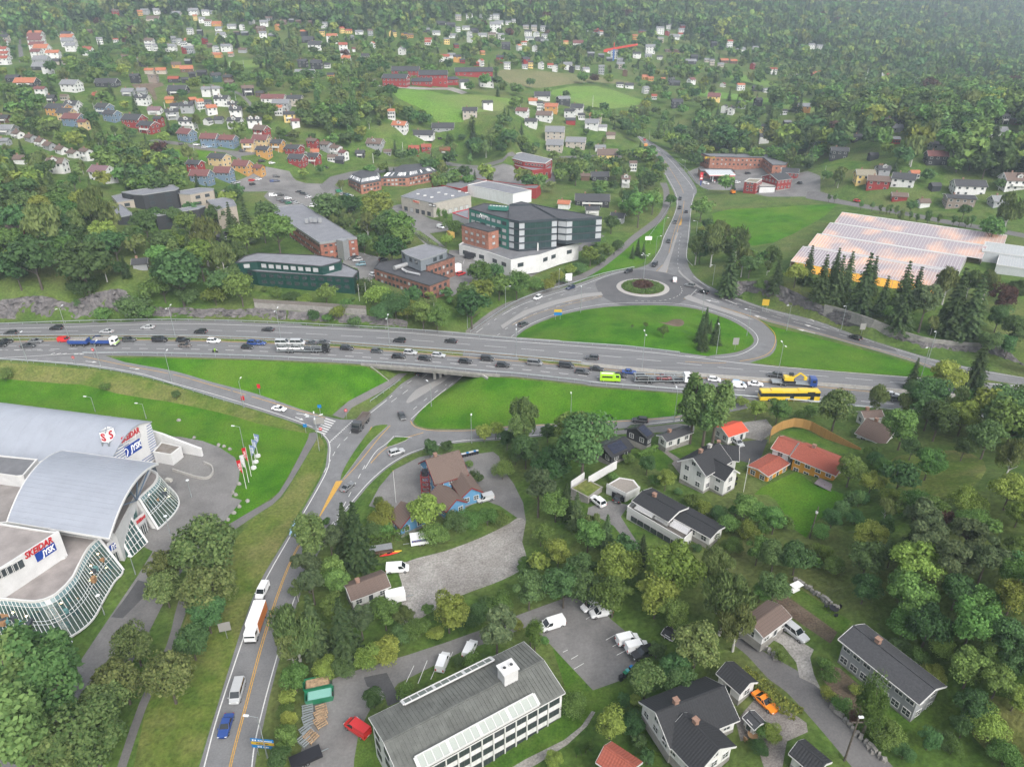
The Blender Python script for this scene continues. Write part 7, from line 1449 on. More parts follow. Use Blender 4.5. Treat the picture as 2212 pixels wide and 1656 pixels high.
# the other houses: x y width yaw wall roof floors, in sixteenths of the photo
HOUSES={(0,0):'''1005 140 80 20 r br 2;1215 140 60 30 o or 2;1260 130 80 0 g gr 2;1360 130 85 30 w gr 2;1455 120 90 10 k dk 2;1330 185 130 0 bg br 1;1530 140 90 0 bg gr 1;1680 135 100 0 w gr 2;1780 140 90 20 w gr 2;1845 125 60 0 g gr 1;1690 180 45 30 ye or 2;1750 205 80 25 w gr 2;1805 228 70 0 w br 2;1880 230 95 0 o or 1;1900 272 80 0 w gr 1;2010 252 90 0 w gr 1;2080 190 80 0 k dk 2;2180 215 60 60 w gr 2;2095 265 40 80 w gr 2;1650 300 60 0 w gr 2;1735 315 50 0 k gr 2;1915 328 95 0 w gr 1;2050 305 60 0 k br 1;2120 310 70 0 k gr 1;1300 400 90 0 w br 2;1290 442 70 20 w gr 2;1340 445 60 60 w gr 2;1505 375 50 40 g gr 2;1555 395 50 50 w gr 2;1485 452 105 0 w gr 2;1590 425 60 30 w gr 2;1640 398 80 0 w or 2;1605 468 45 60 r gr 2;1655 467 70 0 g gr 2;1775 385 35 70 r dk 2;1815 415 45 30 br br 1;1870 462 40 60 w gr 2;1965 452 105 0 w gr 2;2100 460 80 0 g br 1;1880 502 100 0 o or 1;2000 492 50 0 bg or 1;1630 557 60 0 k gr 1;325 338 140 0 w or 2;320 365 140 0 w dkr 2;330 398 150 0 w dkr 2;345 440 160 0 w dkr 2;380 470 150 0 w or 2;475 512 140 10 w or 2;330 502 100 0 w dkr 2;590 340 110 0 w dk 2;600 372 130 0 w or 2;610 410 130 0 w gr 2;630 448 110 0 w gr 2;770 482 100 0 w rd 2;870 388 70 30 w gr 2;1005 370 60 20 w rd 1;50 330 100 0 r dk 1;50 372 110 0 bg dk 2;40 418 90 0 w dkr 2;40 478 100 0 w rd 2;50 520 110 0 w rd 2;50 562 100 0 w rd 2;370 608 160 0 k gr 1;425 642 95 0 w gr 2;515 562 110 0 bg dk 1;370 548 150 0 g gr 1;1080 525 90 0 o br 1;1225 580 110 10 k gr 2;780 292 40 0 br br 1;1300 642 90 0 bg or 1;1400 642 110 10 bg or 1;1530 592 110 20 o br 1;1620 630 150 20 br or 1;1665 672 80 20 k dk 1;1750 660 110 15 k dk 1;130 712 130 0 k dk 1;245 750 215 0 k or 1;635 800 200 -10 w gr 2;370 840 110 5 w dkr 2;940 755 220 0 k dk 1;1180 722 90 0 k dk 2;1335 718 90 0 brn brn 2;1510 717 115 5 k rd 1;1615 722 95 10 k dk 1;1875 717 120 30 dg dk 2;1975 702 90 0 br dk 1;1990 747 90 0 br br 1;2150 832 140 20 k br 2;870 867 160 -15 k rd 1;1120 830 120 0 g gr 1;1235 822 90 0 g gr 1;1245 917 150 -5 w dk 2;1550 822 190 0 k dk 1;1795 840 90 0 w gr 2;1875 835 90 20 w gr 2;1480 895 90 0 o or 1;1930 922 145 0 w dk 2;1670 902 70 40 br or 1;455 885 80 0 k dk 1;570 872 70 0 bg br 1;650 982 160 -10 w dk 2;1350 992 130 0 w plum 1;920 1002 180 -20 b dk 2;985 1062 180 -20 b dk 2;530 1012 250 -12 o dk 2;595 1052 180 -12 p dk 2;660 1102 220 -12 b dkr 2;740 1132 100 -10 p dkr 2;1180 1112 240 -15 r dk 2;1300 1162 210 -20 r dk 2;1385 1102 90 -10 r dk 2;1500 1042 150 20 g dk 2;1520 952 80 0 g dk 1;1630 985 140 10 g dk 2;1735 952 70 40 w or 2;1835 1005 125 40 w or 2;1800 922 70 0 g dk 1;2025 975 120 20 w dk 2;2050 1025 130 10 w dk 2;1635 1122 155 0 w dk 2;1805 1087 75 70 w dk 1;1900 1072 80 0 g dk 1;2045 1122 150 -5 w dk 2;2180 1115 80 20 w dk 2;1630 1235 200 -25 b dkr 2;1830 1275 180 -5 b dkr 2;1985 1285 190 -10 b dkr 2;2160 1312 130 0 p dkr 2;1910 1452 230 -20 p dk 2;2110 1515 200 -15 o dkr 2;1705 1505 150 -15 r dk 2;1760 1605 190 -8 b dkr 2;1950 1575 190 -8 b dkr 2;170 1200 130 -30 w br 1;280 1235 140 -30 g br 1;370 1270 130 -30 w br 1;440 1305 140 -30 g br 1;545 1340 140 -30 w br 1;650 1370 150 -30 w br 1;765 1395 130 -30 w br 2;60 1162 200 0 g gr 1;50 1062 100 0 br dk 1;520 1502 150 0 w br 2;910 1585 230 -20 w plum 2;190 1422 90 0 w br 1;50 1262 110 0 g gr 1''',(1,0):'''115 182 70 0 g br 1;235 217 80 0 br br 1;310 197 50 0 k gr 1;370 207 50 0 br br 1;470 232 50 0 br br 2;595 247 70 0 w gr 2;75 237 90 10 w gr 2;50 292 90 0 br br 2;190 267 30 60 o or 2;65 332 90 20 w gr 2;155 332 90 0 k gr 1;420 318 70 0 k or 2;745 292 60 40 ye rd 2;805 292 65 0 ye rd 1;575 317 50 0 ye dk 2;895 302 80 0 w gr 1;990 312 65 20 g br 2;665 380 110 0 w or 3;455 372 120 0 k dk 1;520 438 140 0 w dk 2;755 438 105 20 w rd 2;860 452 80 20 w dkr 1;1185 327 75 70 ye dk 2;1285 342 70 60 o dk 2;1335 330 60 0 o br 1;810 352 90 0 k gr 1;1010 424 35 80 w or 2;1265 478 80 70 w gr 2;775 497 90 0 w gr 2;940 512 95 0 g dk 1;785 558 90 0 w or 2;410 587 100 -5 k dk 2;530 602 120 -5 k dk 2;620 592 60 0 w dk 1;430 672 200 0 w gr 1;650 682 70 0 o dk 1;1630 542 105 0 w rd 2;1690 507 80 0 w gr 1;1740 542 80 0 o dk 2;1785 550 55 0 r dk 1;1905 575 60 10 r rd 1;1945 578 60 60 w rd 2;2110 547 80 0 r dk 2;2170 602 70 0 w gr 2;1955 477 35 30 o or 1;1730 417 40 30 r dk 1;1650 387 60 0 ye gr 2;1490 370 70 0 w rd 1;1485 392 60 0 w rd 1;1600 222 90 0 k dk 1;1685 237 90 0 k dk 1;1750 182 60 0 bg gr 2;1845 172 70 0 w gr 2;1950 162 30 60 w gr 2;2020 177 50 30 w gr 2;2075 172 70 0 w gr 2;2100 217 90 0 w gr 1;2180 217 60 0 w gr 1;1475 282 70 0 k gr 1;1560 307 80 0 w gr 1;1745 282 55 30 w gr 2;1815 262 80 0 w gr 1;1890 287 80 0 k dk 1;2070 292 120 0 w gr 4;1705 332 90 0 w gr 1;1845 327 50 60 w gr 2;1855 372 80 60 w gr 2;1960 327 90 0 w gr 1;2040 342 80 0 bg br 2;2115 347 80 20 w gr 2;2160 432 90 0 k dk 2;160 890 240 0 w dkr 1;345 922 150 0 bg dk 2;230 965 170 0 g gr 2;205 1002 80 0 w or 2;300 1062 130 10 ye dk 2;345 1120 100 30 w dkr 2;25 1115 90 20 w dk 2;60 1200 180 -25 r br 2;40 842 80 0 br dk 1;1250 1155 170 -15 w or 2;1175 1032 40 0 w or 2;1445 1205 250 -5 w dk 1;1620 1142 230 0 g dk 1;1850 1025 150 0 bg dk 2;2000 955 120 15 w dk 2;500 1295 130 -20 r br 2;385 1312 70 0 r br 1;615 1325 140 -30 g br 2;515 1355 90 10 w or 1;700 1355 140 -30 w br 2;765 1395 90 -30 w dkr 2;660 1402 80 0 w br 1;725 1420 90 0 k dk 1;1040 1315 190 -15 g br 2;1140 1352 70 0 g br 1;905 1362 90 0 k dk 1;1370 1355 110 5 r rd 2;1475 1340 105 5 r rd 2;1635 1337 105 0 r rd 1;340 1365 190 -20 r dk 2;370 1452 190 -15 r dk 2;510 1432 140 -15 r dk 2;80 1375 160 -15 o dk 2;200 1315 140 -15 o dk 2;60 1285 180 -10 p dkr 2;40 1532 110 -20 o dkr 2;1800 772 115 20 w dk 2;1990 757 165 10 w dk 2''',(2,0):'''15 217 35 0 w gr 2;120 252 60 0 bg gr 1;190 272 60 0 bg gr 2;270 277 65 0 w gr 2;140 317 80 0 w dk 2;210 332 70 60 w gr 2;280 347 60 0 w gr 2;150 357 90 0 w gr 1;235 362 90 0 k dk 1;105 392 60 0 w rd 1;280 402 80 0 k gr 2;400 397 40 0 w gr 1;465 387 50 0 ye or 1;570 397 110 0 w dkr 1;640 272 45 0 w or 1;725 277 50 0 r rd 1;765 314 55 30 w rd 2;720 312 50 0 k gr 1;60 442 60 40 w or 2;195 452 50 60 w gr 2;1060 347 50 0 o or 2;1280 250 50 0 w gr 2;1350 255 50 0 w gr 2;1475 262 60 0 r dk 2;1275 300 80 0 w gr 3;1340 312 60 60 r gr 2;1465 297 75 0 w gr 2;1455 317 50 0 w rd 1;1400 342 100 0 w gr 1;1280 372 60 0 bg gr 2;1120 292 70 0 r dk 1;1190 466 100 0 w gr 3;1400 457 200 0 br br 1;860 467 95 0 w rd 1;880 510 70 0 w gr 3;680 507 70 0 k gr 2;770 502 60 0 k gr 1;1075 507 85 0 w dk 2;1175 502 70 0 g gr 1;1275 517 60 0 w dk 1;840 532 60 0 k gr 1;930 562 60 0 g gr 2;935 602 80 0 bg gr 2;1740 412 60 0 k dk 2;1875 415 60 0 w rd 3;1970 452 95 0 w gr 1;2100 432 60 0 w gr 1;1570 530 75 0 k dk 2;1540 555 110 0 k gr 1;1680 540 50 0 bg gr 1;1725 567 50 0 bg gr 2;1830 547 80 0 br or 1;1910 552 70 0 br or 1;1800 582 60 0 bg gr 1;2075 602 60 50 r dkr 2;120 562 90 20 r dk 2;110 598 60 0 w gr 1;160 592 40 0 ye dk 2;250 602 50 60 w gr 2;330 592 60 0 w rd 1;370 624 60 70 w gr 2;480 607 90 0 w gr 2;515 632 60 70 k dk 2;565 605 50 0 w gr 1;635 627 90 20 w gr 1;770 645 60 0 g gr 3;975 662 50 70 br br 2;1150 692 70 0 o or 1;1195 702 60 0 o or 1;1300 710 30 0 o or 1;1375 702 70 0 g gr 2;1400 742 110 0 k dk 1;1545 740 100 40 w dkr 2;1820 757 60 50 w dkr 1;1970 785 80 0 w or 2;2115 792 100 0 k dk 1;2190 802 50 0 w gr 1;930 757 75 0 w dk 1;1010 767 90 0 w dk 1;1150 815 80 30 w gr 2;1740 892 150 -20 ye dkr 2;1830 980 80 60 w dk 2;1890 997 90 60 w dk 2;1980 942 80 30 g dk 2;2120 922 90 20 k dk 2;1420 937 110 0 k dk 2;1225 862 50 0 w rd 1;260 865 165 0 w dk 1;180 905 90 0 w or 1;440 915 150 20 k gr 2;240 955 60 0 w dk 2;90 1025 150 -20 w dkr 2;340 985 150 -10 o or 2;295 935 60 0 w br 1;560 995 150 -15 w dk 2;500 1025 130 -20 w dk 2;600 1032 70 0 w dk 1;280 1062 190 -15 w br 2;165 1115 140 -10 w dk 2;505 1075 100 0 r dk 1;720 1065 140 -15 bg or 2;690 1130 160 -15 w gr 2;780 1132 90 0 w gr 1;370 1235 220 -10 bg gr 3;550 1295 230 -12 bg gr 2;370 1320 190 -10 bg gr 2;850 1202 90 0 bg br 1;760 1312 110 0 w gr 1;820 1375 210 0 ye br 1;755 1567 180 0 k dk 1;630 1562 90 0 br br 1;980 1625 90 -10 w br 2;1040 1482 60 0 w br 2;2170 1155 100 -10 ye dk 2;2170 1245 110 -10 w dk 2''',(3,0):'''290 417 50 0 w gr 1;370 427 65 0 w gr 2;440 437 65 0 w gr 2;35 645 80 0 w rd 2;225 662 80 0 w or 1;410 662 90 0 r or 1;985 662 35 60 w or 2;860 692 40 0 w gr 1;1040 672 40 0 r rd 1;1275 742 85 0 w gr 2;975 772 60 0 r rd 1;1600 762 60 0 w gr 1;2010 1077 110 10 k dk 2;2130 1082 80 0 br dk 1;1960 1185 190 0 w gr 1;1060 1095 150 0 g dk 1;1100 1145 110 0 g gr 1;770 1222 110 0 k dk 1;1090 1247 60 0 r gr 1;1450 1295 150 0 g dk 1;600 1385 190 -15 k dk 2;1430 1435 190 -10 k dkr 2;900 1387 60 0 k dk 1;300 980 140 -10 o gr 2;130 992 50 0 w dk 1;160 1092 70 0 k gr 1;970 1502 110 0 w dk 1;980 1550 110 -10 g dk 2;815 1600 200 -8 ye olive 2;930 1655 220 -20 r br 2;1150 1640 230 -30 w dk 2;1250 1547 60 0 w or 1;1700 1700 290 -10 w dk 2;2110 1650 250 -5 w br 2;1430 1655 80 0 k dk 1''',(3,1):'1120 92 145 -15 r br 1;1625 155 270 -15 brn dk 2;1330 142 90 0 w br 1;1980 132 150 0 g gr 1',(2,1):'690 130 330 -5 k dk 1;450 155 120 -15 w or 1;690 205 120 0 w dk 1;910 275 140 -20 g dk 1',(1,1):'1900 450 10 0 k dk 1',(0,1):'1235 690 110 15 g dk 1;150 395 120 15 r br 1;1920 445 100 -20 k dk 1;480 600 70 0 w br 1'}
RM['brn']=roofm('taupe',(.2,.165,.14));RN['brn']='taupe'
HLIST=[];HALL=[]
for(c,r),s in HOUSES.items():
 for e in s.split(';'):x,y,w,yaw,wm,rm,fl=e.split();HALL.append((float(w),c,r,float(x),float(y),R(float(yaw)),wm,rm,int(fl)))
HALL=[h for h in HALL if h[0]>20];HALL.sort(key=lambda h:-h[0]);FARM=[];fmb=MB()
def fmi(m):
 if m not in FARM:FARM.append(m)
 return FARM.index(m)
for hi,(w,c,r,x,y,yaw,wm,rm,fl)in enumerate(HALL):
 u,v=q(c,r,x,y);p=G(u,v);d=proj(p)[2];wv=w/4*d/FPX;co,si=abs(math.cos(yaw)),abs(math.sin(yaw))
 L=wv/(co+.7*si)*(.92 if d<420 else .80);D=min(.72*L,9.5);L=max(5,L);D=max(4.6,D);far_=d>560;rr=random.Random(int(x*7+y));pit=10 if wm=='brn' or L>22 else rr.uniform(26,37)
 back=Vector((p.x,p.y,0)).normalized()*(D*co+L*si)/2;c_=Vector((p.x+back.x,p.y+back.y,0));c_.z=min(p.z,float(H(c_.x,c_.y)))+.1
 wall=WM.get(wm,WM['w']);o=None;hw=2.55*fl+.5
 if hi<255:o=house('house',None,'house',c_,yaw,L,D,hw,wall,RM[rm],pit,.4 if far_ else .5,0,fl,0 if far_ and rr.random()<.5 else 1,'w',None,TRIMW,None,dormer=1 if(not far_ and fl==2 and rm in('dk','br','or')and wm in 'wg' and L<14 and abs(yaw)<.5)else 0,balcony=(not far_ and rr.random()<.3),nwin=max(1,int(L/3.2))if not far_ else max(1,int(L/4)),gable_win=not far_)
 else:
  M=Matrix.Translation(c_)@Matrix.Rotation(yaw,4,'Z');a,b=L/2,D/2;rz=hw+b*math.tan(R(pit));f=lambda*t:M@Vector(t);e=.35
  for s_ in(-1,1):
   fmb.poly([f(-a,s_*b,-1),f(a,s_*b,-1),f(a,s_*b,hw),f(-a,s_*b,hw)],fmi(wall));fmb.poly([f(s_*a,-b,-1),f(s_*a,b,-1),f(s_*a,b,hw),f(s_*a,0,rz),f(s_*a,-b,hw)],fmi(wall))
   fmb.poly([f(-a-e,s_*(b+e),hw-.1),f(a+e,s_*(b+e),hw-.1),f(a+e,0,rz+.15),f(-a-e,0,rz+.15)],fmi(RM[rm]))
  for k in range(3):
   for g in range(fl):fmb.faces([f(-a+L*(k+.5)/3+t,-b-.03,1+2.5*g+z)for t,z in((-.6,0),(.6,0),(.6,1.2),(-.6,1.2))],[(0,1,2,3)],fmi(WGLASS))
 HLIST.append((o,u,v,w/4,c_,d,f'{WN.get(wm, "white")} {["", "single storey", "two storey", "three storey", "four storey"][fl]} house with {RN[rm]} roof'))
tag(fmb.build('distant_houses',FARM),kind='stuff')
for c,r,x,y,w,yaw,hw,lab in((1,0,1290,675,230,0,6,'red barn with dark grey roof, rear left of the farm'),(1,0,1205,750,210,-8,6.5,'red barn on a white base, front left of the farm'),(1,0,1530,745,240,4,9,'largest red barn with long glazed dark roof'),(1,0,1430,748,170,0,4,'low red barn wing with dark roof and small white windows'),(1,0,1675,742,120,40,5,'red barn annex right of the largest barn'),(1,0,1880,668,320,5,5,'long red barn with dark roof behind the white farmhouses')):
 p=G(*q(c,r,x,y));d=proj(p)[2];L=w/4*d/FPX;o=house('barn',lab,'barn',p+Vector((0,7,0)),R(yaw),L,min(14,L*.6),hw,WM['r'],RM['dk'],24,.6,0,2 if hw>5 else 1,0,nwin=6);HLIST.append((o,*q(c,r,x,y),w/4,p,d,None))
p=G(*q(2,0,875,525));d=proj(p)[2];s=d/FPX/4;tc_=thing('tower_crane','red tower crane with blue foot among the distant houses','crane',p);h=90*s;mb=MB();mb.box((0,0,h/2),(1.8,1.8,h));mb.build('mast',mat('crane_blue',(.05,.12,.35)),tc_);mb=MB()
mb.beam((-75*s,0,h-1),(200*s,0,h+5),1.4,2.2);mb.beam((0,0,h),(0,0,h+7),1,1);mb.box((-70*s,0,h-2),(5,2,3));mb.build('jib',mat('crane_red',(.5,.06,.04)),tc_)
for i,(c,r,x,y0,y1)in enumerate([(0,0,1690,1370,1240),(0,0,1730,970,870),(0,0,1430,950,890),(0,0,2040,870,805),(1,0,1270,1320,1235),(1,0,1800,545,490),(1,0,1510,1395,1290),(1,0,1015,1410,1330),(2,0,697,930,835),(2,0,1185,1210,1130),(3,0,850,680,600),(3,0,1990,1640,1500),(3,0,480,1550,1440),(0,0,1915,600,530),(0,0,1990,600,540),(0,0,2110,590,525),(0,0,505,320,270)]):
 b=G(*q(c,r,x,y0));h=(y0-y1)/4*proj(b)[2]/FPX;po=thing('flagpole' if i%3 else 'utility_pole',None,'pole',b);mb=MB();mb.tube((0,0,0),(0,0,h),.22,.1,6);mb.build('shaft',TRIMW if i%3 else STEEL,po);mb=MB();mb.tube((0,0,h),(0,0,h+.3),.2,.1,6);mb.build('cap',STEEL,po);HLIST.append((po,*q(c,r,x,y0),2,b,999,'slim pole standing free above gardens'))
# vehicles
def vtag(root,base,u):AUTO.setdefault(base,[]).append((u,root))
AUTO={}
CN=dict(darkgrey='dark grey',navy='navy blue',lightblue='light blue')
TN=dict(suv='estate style car',sedan='saloon',hatch='hatchback',wagon='estate car',caddy='small van',van='van',minivan='minibus',sport='sports car');TN['suv']='tall car'
def hwy_yaw(u,px):a,b=W(u-30,fv(px,u-30),HZ),W(u+30,fv(px,u+30),HZ);return heading(a,b)
def lane(s,c,r,px,flip,where):
 for e in s.split(';'):
  x,y,t,col=e.split();u,v=q(c,r,float(x),float(y));p=W(u,v+3,HT);o=car(t,col,p,hwy_yaw(u,px)+(math.pi if flip else 0),None,'motorway traffic');vtag(o,f'{CN.get(col, col)} {TN[t]} driving {where}',u)
FARC,NEARC='left on the far carriageway','right on the near carriageway'
lane('95 1222 suv darkgrey;490 1177 suv black;925 1207 sedan silver;1280 1170 sedan silver;1735 1210 suv black',0,1,HWN,1,FARC)
lane('105 1190 sedan black;1240 1287 suv black;1685 1290 sedan black',1,1,HWN,1,FARC);lane('690 1435 suv darkgrey',2,1,HWN,1,FARC);lane('60 1585 suv darkgrey',3,1,HWN,1,FARC)
lane('50 1292 sedan black;10 1325 hatch black;310 1290 sedan grey;245 1330 sedan darkgrey;565 1282 caddy red;860 1268 hatch navy;1120 1280 suv darkgrey;1385 1283 minivan black;1583 1283 wagon black;1603 1328 hatch brown;1850 1290 suv white;2195 1308 suv blue;2140 1342 hatch black',0,1,HWS,0,NEARC)
lane('30 1308 sedan blue;785 1352 suv black;1045 1376 hatch darkgrey;1335 1390 suv silver;1235 1425 suv black;1460 1442 suv black;1578 1412 wagon silver;1810 1467 suv black;2000 1445 caddy black;2135 1500 suv black',1,1,HWS,0,NEARC)
lane('198 1482 minivan grey;470 1505 minivan black;605 1557 suv darkgrey;730 1530 sedan black;930 1588 sedan black;1010 1557 sedan blue;1745 1622 hatch white;1950 1655 hatch lightblue',2,1,HWS,0,NEARC)
lane('1960 20 caddy white;2100 5 sedan white',2,2,HWS,0,NEARC);lane('1065 97 sedan white;1110 138 suv darkgrey',3,2,HWS,0,NEARC)
def drive(c,r,rows,where,group=None):
 for e in rows.split(';'):
  x0,y0,x1,y1,t,col=e.split();a,b=G(*q(c,r,float(x0),float(y0))),G(*q(c,r,float(x1),float(y1)));p=(a+b)/2;p.z=float(H(p.x,p.y))+.05;d=proj(p)[2]
  o=car(t,col,p,heading(a,b),None,group,d>380);vtag(o,f'{CN.get(col, col)} {TN[t]} {where}',q(c,r,float(x0),0)[0])
drive(1,2,'150 220 255 245 sedan white','coming down the ramp to the crossing');drive(1,2,'1245 260 1280 328 sedan darkgrey','turning at the junction');drive(1,2,'1150 628 1280 588 suv silver','waiting in the slip lane');drive(1,2,'755 935 830 875 sport grey','driving up from the bottom road')
drive(1,2,'370 1225 322 1325 suv lightblue','half hidden by the poplar on the bottom road');drive(1,3,'95 85 22 230 caddy white','heading down the bottom road');drive(0,3,'2075 960 2035 1100 minivan silver','heading down the bottom road');drive(0,3,'1985 1225 1925 1415 sedan blue','nearest on the bottom road')
drive(2,1,'1045 685 965 712 suv black','circling the roundabout at its far side');drive(2,1,'1250 622 1210 660 minivan black','entering the roundabout');drive(2,1,'1405 792 1405 760 caddy white','on the roundabout right of the island');drive(2,1,'1565 826 1508 815 suv grey','arriving at the give way teeth');drive(2,1,'1690 888 1622 866 suv black','second in line at the give way teeth')
drive(2,1,'550 822 460 856 wagon navy','leaving the roundabout to the left');drive(2,1,'262 905 180 948 suv white','leaving the roundabout, further left');drive(2,1,'55 1175 140 1138 suv darkgrey','driving up beside the grass loop');drive(2,1,'1352 420 1352 455 suv black;1412 255 1408 288 suv darkgrey;1450 132 1450 162 suv black;1452 55 1452 82 suv black','coming down the hill road');drive(2,1,'1505 195 1505 165 sedan black','going up the hill road');drive(2,0,'1285 1415 1310 1445 suv black;1142 1205 1150 1228 suv red','high up on the hill road');drive(3,1,'800 1290 705 1255 suv black','on the slip road below the rock cut');drive(2,2,'1165 335 1045 330 suv black','on the slip road behind the solar roofs');drive(1,1,'1390 1595 1470 1555 sedan black','under the motorway bridge')
PK='parked beside the brick offices'
drive(1,1,'880 575 805 590 wagon darkgrey;915 597 840 605 suv silver;945 637 870 640 suv teal;1060 607 1145 590 suv black;1000 725 1030 735 hatch white;1738 730 1805 712 suv red;1845 735 1845 695 caddy darkgrey',PK,'cars parked at the offices');drive(1,1,'1575 310 1617 322 caddy white','parked beside the yellow container')
drive(1,1,'120 38 178 45 caddy white;180 33 240 38 suv black;185 77 240 80 suv darkgrey;250 65 305 68 hatch white;215 95 270 92 sedan darkgrey;250 108 310 103 hatch green;300 95 355 92 sedan grey;385 25 440 32 suv darkgrey;425 58 483 52 hatch white;475 130 520 133 suv white;355 8 400 12 sedan black;320 108 370 105 hatch silver','in the lot above the long brick office','cars in the upper lot')
drive(1,1,'735 35 755 20 hatch silver;760 40 780 22 sedan darkgrey;785 45 805 28 hatch teal;812 55 835 38 hatch white;705 10 735 5 caddy green','by the upper lot hedge','cars in the upper lot')
drive(2,1,'400 445 468 430 suv white;455 460 515 442 hatch black;490 432 555 418 suv silver','under the glass office','cars under the glass office');drive(2,1,'420 592 490 604 wagon silver;480 590 533 598 caddy white','on the grass below the podium ramp');drive(2,1,'122 522 190 518 sedan wine','on the podium terrace')
drive(1,2,'2045 990 1915 1030 caddy silver','beside the blue house');drive(1,2,'1150 1625 1300 1610 van white','beside the rusty roofed shed');drive(1,3,'960 1395 800 1290 van red','beside the long white office');drive(1,3,'1590 840 1640 700 caddy white;1825 715 1875 605 caddy white','in the bays behind the long office')
drive(2,3,'430 410 265 480 van white','parked alone in the lower lot');drive(2,3,'735 250 635 310 caddy white;830 320 705 365 caddy white','half under the tree in the lower lot','white vans in the lower lot');drive(2,3,'925 605 1070 545 caddy white;998 672 1155 605 caddy white','in the bays by the lawn','white vans in the lower lot');drive(2,3,'1205 650 1055 735 suv black','under the tree next to the white vans')
drive(2,3,'2110 1050 2260 1170 sport orange','on the paved yard by the hedge');drive(3,3,'170 475 300 560 suv silver','on the gravel drive');drive(2,2,'790 1070 690 1005 suv white','outside the turf roofed garage');drive(2,2,'900 1040 965 960 suv black','backing out of the white carport');drive(2,2,'1900 500 1995 555 hatch silver','by the bright red garage roof')
drive(3,1,'742 85 798 92 hatch red','on the street above the greenhouse');drive(3,0,'255 1587 300 1592 sedan darkgrey','behind the red corner house');drive(2,0,'1648 1590 1700 1598 caddy white;1930 1585 1960 1580 suv white;2015 1508 2060 1503 suv black','on the fuel station forecourt')
drive(1,0,'1680 1392 1738 1390 sedan black;1695 1352 1745 1350 wagon black;1570 1208 1610 1205 suv black','near the hedged red house');drive(1,0,'580 1452 622 1460 suv black;118 1418 158 1415 hatch white;25 1402 75 1398 suv black;395 1322 435 1330 hatch silver;260 1178 298 1182 hatch black;155 1532 198 1535 suv black;128 1575 168 1570 hatch blue;165 1572 195 1570 hatch navy;5 1558 38 1555 hatch white','among the coloured row houses','cars among the row houses')
drive(0,0,'2000 1595 2040 1590 hatch silver;2032 1588 2070 1582 hatch silver;2150 1568 2200 1562 hatch red;2160 1605 2205 1600 suv black;1365 1282 1405 1280 hatch red;1555 1255 1600 1250 suv black;1680 1260 1720 1255 hatch white;1750 1282 1790 1280 hatch silver;1782 1278 1818 1275 hatch lightblue;2075 1310 2110 1312 hatch darkgrey','among the coloured row houses','cars among the row houses')
def wheels(root,xs,hw,r=.5):
 key=('lorry_wheel',r)
 if key not in WINC:
  g=MB();g.tube((0,-.16,0),(0,.16,0),r,r,14,0);g.tube((0,.15,0),(0,.18,0),r*.55,r*.5,10,1);g.tube((0,-.15,0),(0,-.18,0),r*.55,r*.5,10,1);ob=g.build('wheel',[TYRE,RIM]);WINC[key]=ob.data;bpy.data.objects.remove(ob)
 for x in xs:
  for s in(-1,1):meshobj('wheel',WINC[key],root,(x,s*(hw-.17),r))
def part(root,name,m,*boxes):
 mb=MB()
 for b in boxes:mb.box(b[:3],b[3:6],0,0,b[6]if len(b)>6 else None)
 return mb.build(name,m,root)
def cab(root,x,col,w=2.45,h=3.0,l=2.1):
 mb=MB();P=[(x-l,.6),(x,.6),(x,1.7),(x-.3,h),(x-l,h)];hw=w/2
 mb.faces([(a,-hw,b)for a,b in P]+[(a,hw,b)for a,b in P],[(0,1,2,3,4),(9,8,7,6,5)]+[(i,i+5,(i+1)%5+5,(i+1)%5)for i in range(5)]);mb.build('cab',PAINT[col],root)
 g=MB();g.poly([(x+.02,-hw*.92,1.75),(x+.02,hw*.92,1.75),(x-.26,hw*.9,h-.25),(x-.26,-hw*.9,h-.25)]);g.build('windscreen',GLASS,root)
 for s in(-1,1):part(root,'side_window',GLASS,(x-.95,s*(hw+.01),2.15,1.0,.02,.75));part(root,'headlight',LAMP,(x+.01,s*hw*.75,.95,.06,.4,.2))
 part(root,'bumper',DARKP,(x+.02,0,.6,.15,w*.96,.3))
def at(c,r,a,b,z=None):
 a,b=(G(*q(c,r,*a)),G(*q(c,r,*b)))if z is None else(W(*q(c,r,*a),z),W(*q(c,r,*b),z));p=(a+b)/2
 if z is None:p.z=float(H(p.x,p.y))+.05
 return p,heading(a,b)
def tipper(root,x0,x1,col,z=1.2,h=1.15):
 mb=MB();a,b=x0,x1;hw=1.25;mb.box(((a+b)/2,0,z),(b-a,2.5,.15));
 for s in(-1,1):mb.box(((a+b)/2,s*hw,z+h/2),(b-a,.1,h))
 mb.box((a,0,z+h/2),(.1,2.5,h));mb.box((b,0,z+h/2+.2),(.1,2.5,h+.4));mb.build('tipper_body',PAINT[col],root);return z
p,yw=at(0,1,(820,1325),(1005,1325),HT);t=thing('tipper_lorry','white cabbed tipper lorry with blue body full of gravel on the motorway','lorry',p,yw);cab(t,4.4,'white');tipper(t,-4.2,2.1,'blue');part(t,'gravel_load',GM['gravel'],(-1,0,2.35,6,2.3,.7,.8));part(t,'chassis',DARKP,(0,0,.85,8.6,1.2,.3));wheels(t,(3.3,-1.4,-2.8),1.25);part(t,'green_stripe',PAINT['lime'],(4.05,0,1.15,.9,2.48,.35))
p,yw=at(0,1,(615,1328),(770,1328),HT);t=thing('tipper_trailer','blue tipper trailer full of gravel towed behind the white cabbed lorry','trailer',p,yw);tipper(t,-3.3,3.3,'blue');part(t,'gravel_load',GM['gravel'],(0,0,2.35,6.2,2.3,.7,.8));part(t,'chassis',DARKP,(0,0,.85,6.6,1.2,.3),(4.2,0,.8,2.2,.15,.15));wheels(t,(2,-.8,-2.1),1.25)
